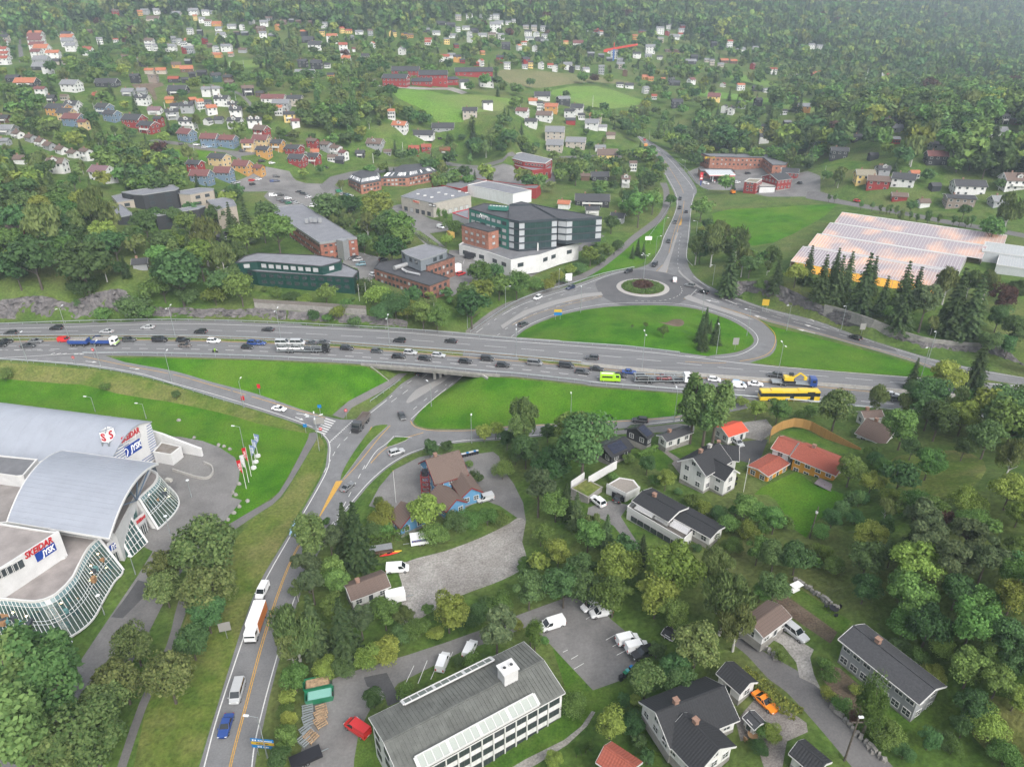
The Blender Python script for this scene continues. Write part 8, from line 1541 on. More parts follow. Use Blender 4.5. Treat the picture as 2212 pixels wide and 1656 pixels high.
p,yw=at(1,2,(955,310),(870,420));t=thing('dump_truck','dark dump truck with empty brown body and snow plough bracket at the junction','lorry',p,yw);cab(t,4.2,'darkgrey',2.5,3.0);tipper(t,-4.2,1.9,'brown');part(t,'chassis',DARKP,(0,0,.85,8.4,1.2,.3));wheels(t,(3.1,1.4,-1.6,-2.9),1.25);part(t,'plough_bracket',DARKP,(4.6,0,.9,.7,2.2,.9))
p,yw=at(1,3,(50,330),(-35,575));t=thing('box_truck','white box truck with orange side panel on the bottom road','lorry',p,yw);cab(t,4.4,'white',2.2,2.6,2.0);part(t,'cargo_box',SIGNWHITE,(-.9,0,2.0,6.4,2.4,2.6));part(t,'side_panel',mat('panel_orange',(.62,.20,.05),.5),(-.9,1.22,2.0,6.2,.04,2.4));part(t,'chassis',DARKP,(0,0,.7,8,1.2,.25));wheels(t,(3.3,-2.6),1.15,.42)
def carrier(c,r,a,b,col,label,loads,lift_=0):
 p,yw=at(c,r,a,b,HT);t=thing('car_transporter',label,'car transporter',p,yw);cab(t,8.3,col,2.5,3.1);M=Matrix.Translation(p)@Matrix.Rotation(yw,4,'Z')
 for nm,z in(('lower_deck',1.0),('upper_deck',2.75)):
  part(t,nm,STEEL,(-1.6,1.0,z,15.5,.5,.12),(-1.6,-1.0,z,15.5,.5,.12),*[(x,0,z,.2,2.4,.1)for x in(-9,-6,-3,0,3,6)])
 part(t,'deck_post',STEEL,*[(x,s*1.2,1.9,.16,.12,1.9)for x in(-9,-5,-1,2.5,5.8)for s in(-1,1)])['kind']='stuff';part(t,'chassis',DARKP,(-1,0,.8,16,1.0,.3));wheels(t,(7,4.2,3.0,-4,-5.3),1.25,.46);part(t,'red_marker',PAINT['orange'],(2.2,1.27,.85,2,.05,.3),(-7,1.27,.85,2,.05,.3))
 for x,z,ty,cl,lab in loads:w_=M@Vector((x,0,z+.07));car(ty,cl,w_,yw,lab,'cars on the transporters')
carrier(1,1,(185,1385),(665,1385),'black','black car transporter carrying silver vans and dark cars on two decks',[(-7,2.75,'minivan','silver','silver minibus on the upper deck, rear of the black transporter'),(-2,2.75,'minivan','silver','silver minibus on the upper deck, second from the rear'),(2.8,2.75,'sedan','darkgrey','dark car on the upper deck behind the front one'),(6.6,3.0,'sedan','darkgrey','dark car on the upper deck above the black cab'),(-7,1.0,'suv','white','white car on the lower deck, rear of the black transporter'),(-2.4,1.0,'suv','white','white car on the lower deck, nearer the cab')])
carrier(2,1,(1165,1645),(1455,1645),'white','half empty car transporter with grey decks and an orange white cab',[(-6.5,1.0,'suv','black','black car at the rear of the half empty transporter'),(0,1.0,'sedan','wine','wine red car on the half empty transporter')])
p,yw=at(2,1,(755,1632),(935,1640),HT);t=thing('ambulance','lime yellow high roofed ambulance on the motorway','ambulance',p,yw);cab(t,3.2,'lime',2.0,2.1,1.9);part(t,'patient_cabin',PAINT['lime'],(-.9,0,1.6,4.4,2.05,2.1));part(t,'side_window',GLASS,(-.9,-1.03,1.9,3.2,.03,.5),(-.9,1.03,1.9,3.2,.03,.5));part(t,'roof_stripe',SIGNWHITE,(-.9,0,2.68,3.6,.5,.06));wheels(t,(2.1,-2),1.02,.36)
p,yw=at(3,2,(-10,138),(355,138),HT);t=thing('articulated_bus','yellow bus with a black window band on the near motorway lane','bus',p,yw);L=17.5;part(t,'bus_body',PAINT['yellow'],(0,0,.95,L,2.5,1.3),(0,0,2.95,L-.2,2.4,.5));part(t,'window_band',GLASS,(0,0,2.15,L-.1,2.46,1.15));part(t,'roof_unit',PAINT['yellow'],(-4,0,3.3,3,1.8,.3),(4,0,3.3,3,1.8,.3));part(t,'door',GLASS,(6.5,-1.26,1.5,1.2,.03,2.1),(0.5,-1.26,1.5,1.2,.03,2.1));part(t,'destination_sign',SIGNBLACK,(6,-1.26,2.95,2.2,.04,.35));wheels(t,(5.6,-1,-6),1.27,.48)
p,yw=at(3,2,(130,28),(360,42),HT);t=thing('low_loader','blue cabbed low loader behind the yellow bus','lorry',p+Vector((0,1.5,0)),yw);cab(t,6.2,'blue',2.5,3.1);part(t,'loading_deck',STEEL,(-1.5,0,1.0,11,2.5,.25));wheels(t,(5,-3,-4.4),1.25,.46)
ex=thing('excavator','yellow excavator loaded on the low loader','excavator',p+Vector((-2,1.5,1.15)),yw);part(ex,'track',SIGNBLACK,(0,.9,.4,3.6,.5,.8),(0,-.9,.4,3.6,.5,.8));part(ex,'house',PAINT['yellow'],(-.3,0,1.4,2.8,2.2,1.1));part(ex,'cab',GLASS,(.5,.6,2.1,1.2,1,1.4));mb=MB();mb.beam((.8,-.3,1.6),(2.8,-.3,3.4),.4,.5);mb.beam((2.8,-.3,3.4),(4.6,-.3,2.2),.35,.4);mb.beam((4.6,-.3,2.2),(4.5,-.3,1.2),.9,.7);mb.build('boom',PAINT['yellow'],ex)
p,yw=at(2,0,(1150,1262),(1160,1300));t=thing('delivery_truck','orange and white truck turning high up on the hill road','lorry',p,yw);cab(t,3.4,'orange',2.3,2.8);part(t,'cargo_box',mat('panel_orange2',(.6,.33,.12)),(-.8,0,2,5.2,2.4,2.7));wheels(t,(2.4,-2),1.15,.45)
p,yw=at(2,1,(1880,10),(1930,30));t=thing('wheel_loader','orange excavator parked in front of the red and white shop','excavator',p,yw);part(t,'track',SIGNBLACK,(0,.9,.4,3.4,.5,.8),(0,-.9,.4,3.4,.5,.8));part(t,'house',PAINT['orange'],(0,0,1.5,2.8,2.2,1.4));mb=MB();mb.beam((1,0,1.8),(2.6,0,4),.4,.5);mb.beam((2.6,0,4),(4.2,0,2),.35,.4);mb.build('boom',SIGNBLACK,t)
def person(name,label,p,yaw,top,legs,sit=False):
 """one skinned figure"""
 me=bpy.data.meshes.new(name);k=.55 if sit else 0
 V_=[(0,0,.92 if not sit else .85),(0,0,1.15),(.04+k*.2,0,1.38),(.06+k*.3,0,1.5),(.09+k*.35,0,1.66),(0,.1,.88),(.12+k*.4,.1,.48),(.02+k*.1,.12,.06),(0,-.1,.88),(.02+k*.5,-.1,.48),(-.14+k*.2,-.12,.06),(.03+k*.2,.2,1.36),(.02+k*.7,.26,1.1),(.16+k,.24,.92),(.03+k*.2,-.2,1.36),(.02+k*.7,-.26,1.1),(.1+k,-.24,.9),(.14,.12,.04),(0,-.12,.04)]
 E_=[(0,1),(1,2),(2,3),(3,4),(0,5),(5,6),(6,7),(0,8),(8,9),(9,10),(2,11),(11,12),(12,13),(2,14),(14,15),(15,16),(7,17),(10,18)];Rd=[.15,.15,.16,.06,.11,.1,.075,.05,.1,.075,.05,.075,.055,.04,.075,.055,.04,.04,.04]
 me.from_pydata(V_,E_,[]);o=bpy.data.objects.new(name,me);COL.objects.link(o);mo=o.modifiers.new('skin','SKIN');sk_=me.skin_vertices[0].data
 for i,r_ in enumerate(Rd):sk_[i].radius=(r_,r_);sk_[i].use_root=i==0
 o.modifiers.new('sub','SUBSURF').levels=1;o.location=p;o.rotation_euler.z=yaw;me.materials.append(top);tag(o,label,'person');mb=MB();mb.tube((V_[4][0],0,1.62),(V_[4][0],0,1.78),.125,.09,10);mb.build('helmet' if sit else 'hair',legs,o);return o
person('person','person in dark clothes walking along the footpath below the bushes',G(*q(2,1,880,552)),R(60),SIGNBLACK,mat('hair_brown',(.1,.06,.04)))
p,yw=at(0,1,(1820,1385),(1900,1390),HT);mo=thing('motorcycle','dark motorcycle ridden along the hard shoulder of the motorway','motorcycle',p,yw);mb=MB();mb.tube((.75,-.07,.32),(.75,.07,.32),.32,.32,12);mb.build('wheel',TYRE,mo);mb=MB();mb.tube((-.7,-.08,.32),(-.7,.08,.32),.32,.32,12);mb.build('wheel',TYRE,mo);part(mo,'frame',SIGNBLACK,(0,0,.55,1.2,.3,.5),(.1,0,.85,.7,.3,.25),(-.5,0,.85,.7,.3,.15));part(mo,'handlebar',STEEL,(.5,0,1.05,.08,.75,.06));part(mo,'headlight',LAMP,(.72,0,.9,.15,.2,.2))
person('person','motorcyclist in a lime safety vest riding the motorcycle',p+Vector((-.15,0,.02)),yw,PAINT['lime'],SIGNBLACK,True)
# rails, lamps, signs, small things
hl=lambda px,z=HT:[W(u,v,z)for u,v in cr(px,4)]
guardrail(hl([(u,v+3)for u,v in HWN if u<=1500]),'steel guardrail along the far edge of the motorway, below the rock cut',gap=5)
guardrail(hl([(u,v-2)for u,v in HWS if u>160]),'steel guardrail along the near edge of the motorway and its bridge',flip=-1,gap=5,h=.9)
guardrail(hl([(u,v+2)for u,v in NS if u<1280]),'steel guardrail on the far side of the planted median',flip=-1,gap=6);guardrail(hl([(u,v-3)for u,v in SY if u<1300]),'steel guardrail on the near side of the planted median',gap=6)
gg=lambda px:[G(u,v)for u,v in cr(px,3)]
guardrail(gg([(0,779),(100,786),(200,796),(300,813),(385,837),(470,863),(525,879)]),'steel guardrail on the outside of the exit ramp',flip=-1,gap=4)
guardrail(gg([(1016,719),(1106,658),(1176,631),(1246,611),(1300,594),(1370,579)]),'steel guardrail between footpath and road left of the roundabout',gap=4);guardrail(gg([(1400,515),(1425,480),(1450,440),(1455,425)]),'short steel guardrail beside the hill road',gap=4)
guardrail(gg([(1410,320),(1478,362),(1510,402),(1530,412)]),'steel guardrail above the fuel station',flip=-1,gap=4)
guardrail(gg([(800,870),(840,842),(866,822)]),'short guardrail at the mouth of the underpass',gap=3)
mb_=[W(u,v,HT)for u,v in cr([(u,v+6)for u,v in NS if u>1240],4)]
o=thing('concrete_barrier','long concrete barrier in the motorway median','barrier',mb_[0]);T=resample(mb_,4.0)
for a,b in zip(T,T[1:]):
 d=(b-a)
 if d.length<.3:continue
 mb=SM();mb.beam(a+d*.01+Vector((0,0,.15)),b-d*.01+Vector((0,0,.15)),.7,.3);mb.beam(a+d*.01+Vector((0,0,.65)),b-d*.01+Vector((0,0,.65)),.28,.72);mb.part('barrier_block',CONCL,o)
N_,S__=math.pi/2,-math.pi/2
for u,v,h,ar,lab in[(148,728,11,(N_,S__),'in the median, leftmost'),(379,727,11,(N_,S__),'in the median near the blue tipper lorry'),(607,733,11,(N_,S__),'in the median near the car transporter'),(842,750,11,(N_,S__),'in the median left of the bridge'),(1115,774,11,(N_,S__),'in the median right of the bridge'),(1387,794,12,(N_,S__),'by the concrete barrier in front of the grass loop'),(1678,820,12,(N_,S__),'near the right tip of the grass triangle')]:lamp_post((u,v),h,ar,'double armed street lamp '+lab,HT)
for u,v,h,a,lab in[(1010,709,8,S__,'at the footpath end behind the bridge'),(1092,665,9,0,'beside the road behind the brick office trees'),(1207,623,9,S__,'on the verge left of the roundabout'),(1254,675,10,N_,'at the upper left of the grass loop'),(1547,765,10,N_,'in the grass loop right of the spruces'),(1517,676,8,N_,'on the traffic island right of the roundabout'),(1613,725,10,3.1,'at the right bend of the grass loop'),(1539,616,9,3.6,'on the slope right of the roundabout'),(1432,508,9,0,'beside the hill road under the trees'),(1503,511,8,3.1,'right of the hill road by the birches'),(1416,550,9,0,'on the lawn beside the three small spruces'),(1699,714,10,3.6,'at the foot of the rock cut, left one'),(1816,715,10,3.9,'at the foot of the rock cut, middle one'),(2006,774,10,3.9,'at the foot of the rock cut, right one'),(1990,812,10,3.7,'between slip road and motorway at the right'),(60,783,10,N_,'at the left end of the exit ramp'),(217,790,8,N_,'at the nose of the exit ramp'),(371,824,10,N_,'half way down the exit ramp'),(527,880,9,N_,'low on the exit ramp by the red sign'),(1019,957,8,N_,'on the slip road by the yellowing saplings'),(932,878,8,2.2,'at the left tip of the near lawn'),(1232,915,9,N_,'behind the large maple on the slip road'),(1456,910,10,N_,'behind the white garage on the slip road'),(414,1074,5,None,'with a globe by the round lawn'),(368,1153,5,None,'with a globe at the lawn tip by the store'),(293,1240,5,None,'with a globe by the store entrance'),(226,1327,5,None,'with a globe beside the stone kerb'),(169,1430,5,None,'with a globe at the lower drive'),(206,889,5,3.1,'behind the vaulted roof, left one'),(316,904,5,3.1,'behind the vaulted roof, right one'),(527,968,7,3.1,'behind the row of red flags'),(578,1636,10,3.1,'beside the road at the bottom edge'),(1478,372,8,3.1,'above the fuel station'),(910,1022,9,None,'with a globe by the clipped round bush')][:-1]:
 lamp_post((u,v),h,(0,)if a is None else(a,),'street lamp '+lab,None,a is None)
lamp_post((690,973),11,(.3,1.9,3.4,5),'four armed tall street lamp at the zebra crossing');lamp_post((1390,603),11,(.4,2,3.5,5.1),'four armed street lamp rising from the dark shrubs of the roundabout')
def sign(px,h,w,hh,m,lab,yaw=0,txt=None,tm=None,n=2,name='road_sign',z=None,shape='r'):
 p=G(*px)if z is None else W(*px,z);o=thing(name,lab,'sign',p,yaw)
 for k in range(n):mb=MB();mb.tube((((k-(n-1)/2)*w*.6),.05,-.2),(((k-(n-1)/2)*w*.6),.05,h+hh*.5),.06,.06,6);mb.build('post',STEEL,o)
 rows=m if isinstance(m,list)else[(m,txt,tm)];k=len(rows)
 for i,(mm,tx,tmm)in enumerate(rows):
  zc=h+hh*(k-.5-i)/k
  if shape=='o':mb=MB();mb.tube((0,0,zc),(0,-.06,zc),w/2,w/2,16);mb.build('sign_face',mm,o);mb=MB();mb.box((0,-.08,zc),(w*.6,.03,w*.16));mb.build('sign_bar',SIGNWHITE,o)
  else:mb=MB();mb.box((0,0,zc),(w,.08,hh/k-.06));mb.build('sign_panel',mm,o)
  if tx:t=text_mesh('sign_lettering',tx,hh/k*(.62 if '\n' not in tx else .40),.02,tmm,o,face_mtx((0,-.07,zc),(1,0,0),(0,0,1)))
 return o
SB_=mat('sign_road_blue',(.01,.16,.42),.4)
sign((574,1632),2.0,3.9,2.3,[(SB_,'E18  Kristiansand',SIGNWHITE),(SIGNYEL,'Høybråten',SIGNBLACK),(SB_,'E18  Oslo',SIGNWHITE)],'blue and yellow direction sign beside the road at the bottom edge',-.1)
sign((1651,672),2.4,2.6,2.6,[(SIGNYEL,'',None),(SIGNYEL,'',None)],'yellow direction sign at the foot of the rock cut',-.2);sign((1205,690),1.8,3,2.4,[(SIGNYEL,'',None),(SB_,'',None)],'yellow and blue direction sign at the left of the grass loop')
sign((691,925),1.5,3.0,2.2,mat('sign_back',(.25,.245,.235),.7),'large grey sign back beside the zebra crossing',.2);sign((491,1378),2,2.2,2.2,MATS['sign_back'],'grey sign back on the verge above the box truck',.3,n=1);sign((1228,616),2,3,3.4,SIGNWHITE,'white sign board beside the road left of the roundabout',.3,n=1);sign((1400,527),2,3.4,2,SIGNWHITE,'white sign board above the three small spruces');sign((1587,756),2,2,2.6,MATS['sign_back'],'grey sign back in the right of the grass loop',n=1);sign((1860,723),2,2,2.4,MATS['sign_back'],'grey sign back on the grass under the rock cut',n=1)
for p,l in(((562,853),'in the grass triangle'),((528,879),'at the low end of the exit ramp')):sign(p,2.4,1.0,1.5,SIGNRED,'red rectangular warning sign '+l,n=1)
for p,l in(((695,945),'beside the zebra crossing'),((749,904),'at the footpath mouth'),((163,789),'on the outside of the exit ramp'),((205,772),'on the nose of the exit ramp')):sign(p,2.4,1.0,1.0,SIGNRED,'round red no entry sign '+l,n=1,shape='o')
for p,l in(((692,893),'above the zebra crossing'),((661,935),'below the zebra crossing')):sign(p,2,1.1,1.1,SB_,'blue pedestrian crossing sign '+l,n=1)
FB_=mat('flag_blue',(.13,.18,.30),.7)
for i,(bx,by,tx,ty,col,txt)in enumerate([(505,1380,345,690,SIGNRED,'SALG'),(565,1235,420,570,SIGNGREY,'SKEIDAR'),(622,1090,475,400,SIGNRED,'SALG'),(680,900,568,345,FB_,'JYSK'),(730,760,615,210,FB_,'JYSK'),(780,620,660,80,FB_,'JYSK')]):
 f=lambda x,y:((900+x/5.915)/1.8517,(1720+y/5.915)/1.8517);b=G(*f(bx,by));h=zfor(b.x,b.y,f(tx,ty)[1])-b.z
 o=thing('flagpole',f'{["red", "grey", "red", "blue", "blue", "blue"][i]} banner on a pole, {["nearest", "second", "third", "fourth", "fifth", "farthest"][i]} in the row before the store','flag',b);mb=MB();mb.tube((0,0,0),(0,0,h),.09,.05,8);mb.build('pole',TRIMW,o);s=-1 if i<3 else 1
 mb=MB();w,l=1.25,h*.5;mb.faces([(s*.05,0,h-.1),(s*w,.25,h-.6),(s*w*.8,.1,h-l*.6),(s*.1,0,h-l)],[(0,1,2,3)]);mb.faces([(s*.05,.03,h-.1),(s*w,.28,h-.6),(s*w*.8,.13,h-l*.6),(s*.1,.03,h-l)],[(3,2,1,0)]);mb.build('banner',col,o)
 t=text_mesh('banner_lettering',txt,.9,.01,SIGNWHITE,o,face_mtx((s*.5,-.02,h-l*.5),(0,.0,-1),(1,.15,0)))
 if i>2:mb=MB();mb.tube((0,0,-.1),(0,0,.5),.75,.7,14);mb.build('base',TRIMW,o)
BOUL=[]
for k,(x,y)in enumerate([(1545,322),(1678,472),(1888,535),(1937,548),(1985,572),(2085,640),(2068,870),(2040,965),(2140,1018),(2068,1065),(2022,1120),(1970,1180),(1932,1222),(1890,1270),(2012,945)]):
 p=G(*Q2(x,y));o=thing('boulder',None,'boulder',p,k);g=random.Random(k);mb=MB();n=7;r_=[[(math.cos(6.28*i/n)*s*g.uniform(.6,1),math.sin(6.28*i/n)*s*g.uniform(.5,.9),z)for i in range(n)]for s,z in((.75,-.1),(.7,.35),(.3,.7))]
 for a,b in zip(r_,r_[1:]):
  for i in range(n):mb.poly([a[i],a[(i+1)%n],b[(i+1)%n],b[i]])
 mb.poly(r_[2]);mb.build('stone',CONC,o);tag(o,None);BOUL.append((o,'grey boulder',*proj(p)[:2],'boulders along the store drive'))
sk=lambda c,r,a,b:at(c,r,a,b)
for lab,a,b,col in(('open skip, rust red and green, filled with timber scraps',(475,985),(600,950),'green'),('green skip with a pale lid in front of the timber filled one',(480,1090),(630,1050),'green')):
 p,yw=sk(1,3,a,b);o=thing('skip',lab,'skip',p,yw);mb=MB();P=[(-2.2,-1,.1),(2.2,-1,.1),(2.2,1,.1),(-2.2,1,.1)];T=[(x*1.15,y*1.15,1.5)for x,y,z in P];mb.faces(P+T,[(0,1,5,4),(1,2,6,5),(2,3,7,6),(3,0,4,7),(3,2,1,0)]);mb.build('hull',PAINT['green'],o);part(o,'contents',mat('scrap_wood',(.34,.24,.15),.9,.4,2)if 'timber scraps' in lab else mat('skip_cover',(.2,.42,.36),.7),(0,0,1.2,4.2,2,.3,.9))
for k,(x,y,m_)in enumerate([(450,1180,STEEL),(570,1180,MATS['scrap_wood']),(455,1270,STEEL),(560,1225,MATS['scrap_wood']),(560,1285,MATS['scrap_wood']),(440,1360,STEEL),(425,1440,STEEL),(480,1410,MATS['scrap_wood'])]):
 p=G(*q(1,3,x,y));o=thing('pallet_stack',['grey steel rack','pile of timber pallets'][m_ is not STEEL]+f' in the yard corner, {["first", "second", "third", "fourth", "fifth", "sixth", "seventh", "last"][k]} from the skips','pallet stack',p,.3+k*.1)
 for j in range(6):part(o,'plank',m_,(0,-.9+.36*j,.5+.12*(j%3),1.9,.22,.12))
 part(o,'frame',m_,(-.85,0,.25,.1,1.9,.5),(.85,0,.25,.1,1.9,.5))['kind']='stuff'
for lab,c,r,a,b,mm,hb in(('white enclosed trailer with blue lettered band beside the gravel lot',1,2,(1475,1370),(1350,1395),SIGNWHITE,2.0),('white box trailer beside the rusty roofed shed',1,3,(1150,235),(1265,205),SIGNWHITE,1.9),('black open trailer at the bottom edge of the yard',1,3,(360,1640),(510,1560),SIGNBLACK,.6),('black container body parked at the glass office podium',1,1,(1800,575),(1900,582),SIGNBLACK,2.4),('yellow shipping container below the poplars',1,1,(1645,370),(1725,430),mat('container_yellow',(.55,.36,.10),.6),2.6),('white tall container beside the brown brick office',1,1,(1715,700),(1750,690),SIGNWHITE,3)):
 p,yw=sk(c,r,a,b);o=thing('container' if 'container' in lab else 'trailer',lab,'container' if 'container' in lab else 'trailer',p,yw);part(o,'box_body',mm,(0,0,.5+hb/2,5 if 'black' in lab or 'yellow' in lab else 4,2.2,hb));part(o,'drawbar',STEEL,(3,0,.5,1.4,.12,.12));wheels(o,(0,-.8),1.1,.35)
 if 'lettered' in lab:part(o,'blue_band',SIGNBLUE,(0,1.12,1.7,3.6,.03,.6));text_mesh('trailer_lettering','Elg Blomstedt AS',.45,.01,SIGNYEL,o,face_mtx((0,1.15,1.7),(-1,0,0),(0,0,1)))
for k in range(8):p=G(*q(1,2,1765+21*k,640-5*k));o=thing('wheelie_bin',f'{"green" if k == 0 else "black"} wheelie bin, {["first", "second", "third", "fourth", "fifth", "sixth", "seventh", "last"][k]} from the left behind the blue house','bin',p,.3,'bins behind the blue house');part(o,'bin_body',SIGNBLACK if k else SIGNGRN,(0,0,.5,.55,.6,1,1.12));part(o,'lid',SIGNGREY if k%3 else SB_,(0,0,1.05,.64,.7,.08))
for k,(x,y,m_)in enumerate([(940,905,SIGNBLACK),(975,875,SIGNGRN),(995,855,mat('bin_teal',(.1,.4,.38))),(1030,825,SB_)]):p=G(*q(2,3,x,y));o=thing('wheelie_bin',f'{["black", "green", "turquoise", "blue"][k]} lidded wheelie bin at the corner of the lower lot','bin',p,.6,'bins in the lower lot');part(o,'bin_body',SIGNBLACK,(0,0,.5,.55,.6,1,1.12));part(o,'lid',m_,(0,0,1.05,.64,.7,.08))
up=thing('utility_pole','timber utility pole with lamp and wires beside the lane','pole',G(*q(3,3,660,1600)));mb=MB();mb.tube((0,0,-.3),(0,0,9),.16,.11,8);mb.build('shaft',BARK,up);part(up,'crossarm',BARK,(0,0,8.3,1.6,.12,.12));part(up,'lamp_head',LHEAD,(.5,.3,9,.7,.3,.2))
up=thing('utility_pole','leaning timber pole on the lawn edge of the orange house','pole',G(*q(3,2,358,1335)));mb=MB();mb.tube((0,0,-.3),(.3,0,8),.15,.1,8);mb.build('shaft',BARK,up);part(up,'transformer',SIGNGREY,(.2,0,6.6,.4,.4,.5))
for c,r,b,t,lab in((1,2,(1210,1030),(1168,755),'white flagpole without flag on the yard of the blue house'),(2,2,(2000,935),(2045,655),'white flagpole without flag beside the white villa terrace'),(1,1,(895,945),(880,800),'white flagpole left of three by the green office'),(1,1,(953,920),(942,785),'white flagpole, middle of three by the green office'),(1,1,(1007,900),(998,770),'white flagpole, right of three by the green office')):
 p=G(*q(c,r,*b));h=zfor(p.x,p.y,q(c,r,*t)[1])-p.z;o=thing('flagpole',lab,'flagpole',p);mb=MB();mb.tube((0,0,0),(0,0,h),.08,.045,8);mb.build('shaft',TRIMW,o);mb=MB();mb.tube((0,0,h),(0,0,h+.15),.1,.06,8);mb.build('cap',SIGNYEL,o)
yf=[W(*q(3,2,x,y),11.4)for x,y in[(20,465),(25,405),(115,350),(225,320),(345,335),(800,582)]];vwall('fence','tall orange plank fence round the grass bank behind the orange house',yf,1.9,boardm('fence_ochre',(.36,.21,.07)),.1,'fence',2.2)
for lab,pts in(('white garden wall between the large maple and the turf roof',[(510,870),(625,790)]),('white garden wall right of the large maple',[(660,830),(905,690)])):vwall('garden_wall',lab,[W(*q(2,2,x,y),9.6)for x,y in pts],1.5,WHITEP,.2)
bt=thing('boat_rack','rack with a tin roof and red and yellow kayaks beside the thuja hedge','rack',G(*q(1,2,1065,1475)),.25);part(bt,'rack_roof',METAL,(0,0,1.9,6,2,.1));part(bt,'shelf',WM['br'],(0,0,.9,6,1.8,.12));part(bt,'frame',WM['br'],*[(x,y,.9,.15,.15,2)for x in(-2.8,0,2.8)for y in(-.8,.8)])['kind']='stuff'
for k,(y,cl)in enumerate(((-1.2,'red'),(-.5,'orange'),(.2,'yellow'))):kb=thing('kayak',f'{cl} kayak lying at the right end of the boat rack','kayak',G(*q(1,2,1180,1470))+Vector((y*.6,y*.5,.1)),.3);mb=MB();mb.tube((-2,0,.25),(0,0,.3),.08,.32,8);mb.tube((0,0,.3),(2,0,.25),.32,.08,8);mb.build('hull',PAINT[cl],kb);part(kb,'cockpit',SIGNBLACK,(0,0,.55,.7,.4,.12))
def patio(c,r,x,y,lab,m,n=4,tr=.8):
 b=G(*q(c,r,x,y));o=thing('garden_table',lab+' table with chairs','table',b);mb=MB();mb.tube((0,0,.68),(0,0,.74),tr,tr,14);mb.build('table_top',m,o);mb=MB();mb.tube((0,0,0),(0,0,.68),.08,.08,6);mb.build('leg',m,o)
 for k in range(n):a=6.283*k/n+.4;ch=thing('garden_chair',f'{lab} chair, {["first", "second", "third", "fourth"][k]} round its table','chair',b+Vector((math.cos(a),math.sin(a),0))*(tr+.5),a+3.14);part(ch,'seat',m,(0,0,.42,.5,.5,.08));part(ch,'backrest',m,(-.25,0,.7,.06,.5,.55));part(ch,'leg',m,(.2,0,.2,.06,.45,.4));part(ch,'leg',m,(-.2,0,.2,.06,.45,.4))
patio(3,3,565,310,'black lawn side garden',SIGNBLACK,3);patio(2,3,2075,1400,'wicker paved patio',mat('wicker',(.30,.19,.10)),4);patio(2,2,1890,850,'dark villa terrace',SIGNBLACK,4,1.0)
sw=thing('garden_swing','white canopied garden swing at the top of the narrow lawn','swing',G(*q(3,3,232,150)),.5);part(sw,'canopy',SIGNWHITE,(0,0,1.9,2.2,1.4,.1));part(sw,'seat',SIGNWHITE,(0,0,.5,1.8,.6,.12));part(sw,'backrest',SIGNWHITE,(0,.3,.8,1.8,.1,.5));[part(sw,'post',SIGNWHITE,(s*1.1,0,1,.08,.08,2))for s in(-1,1)]
gs=thing('garden_greenhouse','small glass garden greenhouse between shrubs and the black roofed house','greenhouse',G(*q(2,3,1490,1110)),.35);part(gs,'frame',TRIMW,(0,0,.05,3,2,.1),(0,0,2.2,3,.1,.1));mb=MB();mb.poly([(-1.5,-1,.1),(1.5,-1,.1),(1.5,-1,1.5),(-1.5,-1,1.5)]);mb.poly([(-1.5,-1,1.5),(1.5,-1,1.5),(1.5,0,2.2),(-1.5,0,2.2)]);mb.poly([(1.5,1,.1),(-1.5,1,.1),(-1.5,1,1.5),(1.5,1,1.5)]);mb.poly([(-1.5,0,2.2),(1.5,0,2.2),(1.5,1,1.5),(-1.5,1,1.5)]);mb.build('glass_pane',PANE,gs)
def stone_wall(lab,px,h=.9):
 T=resample([G(*p)for p in px],.8);o=thing('stone_wall',lab,'wall',T[0]);g=random.Random(4)
 for a in T[:140]:
  for z in range(2):
   if 'stone' not in WINC:mb=MB();mb.box((0,0,0),(.8,.55,.5),0,0,.82);ob=mb.build('stone',mat('field_stone',(.24,.23,.215),.95,.3,2,.5,obj=False));WINC['stone']=ob.data;bpy.data.objects.remove(ob)
   s=meshobj('stone',WINC['stone'],o,a-T[0]+Vector((g.uniform(-.15,.15),g.uniform(-.1,.1),.15+.42*z)),g.uniform(0,3));s.scale=(g.uniform(.75,1.2),)*3
stone_wall('low grey stone wall above the narrow lawn with the swing',qs(3,3,[(240,50),(420,170),(590,290)]));stone_wall('grey stone wall along the lane below the gravel drive',qs(3,3,[(-180,480),(-60,600),(70,720)]));stone_wall('low stone edge of the flower beds along the lane',qs(3,3,[(560,1150),(720,1320),(860,1480),(1000,1600)]))
def hedge(lab,pts,w,h,leaf='c'):
 T=resample([GA(u,v,h*.6)for u,v in pts],1.0);g=np.random.default_rng(len(TREES)+5);C,N=[],[]
 for a,b in zip(T,T[1:]):
  d=(b-a).normalized();n=Vector((-d.y,d.x,0))
  for k in range(90):
   f=g.random();s=g.random()*2+h
   y,z=(g.uniform(-.5,.5)*w,h)if f<.4 else((-.5 if f<.7 else .5)*w,g.uniform(.05,1)*h);p=a.lerp(b,g.random())+n*y;C.append((p.x-T[0].x,p.y-T[0].y,p.z-T[0].z+z+g.normal(0,.05)));N.append((n.x*y,n.y*y,1 if z==h else .2))
 C,N=np.array(C),np.array(N,float);o=thing('hedge',lab,'hedge',T[0]);meshobj('foliage',mesh_np('foliage',*cards(C,N,g.uniform(.14,.26,len(C)),.8,.4,g),LEAF[leaf]),o)
hedge('tall clipped thuja hedge behind the boat rack by the blue shed',qs(1,2,[(970,1350),(1165,1330)]),1.6,3.2);hedge('second piece of thuja hedge right of the first by the blue shed',qs(1,2,[(1190,1310),(1320,1270)]),1.5,3.0);hedge('green thuja hedge between the villa lawn and the black outbuilding',qs(2,2,[(1095,625),(1250,550)]),1.2,1.8);hedge('light green clipped hedge along the lane beside the yellow car',qs(3,3,[(-230,820),(-30,960),(90,1090),(270,1200)]),2.0,1.6,'y')
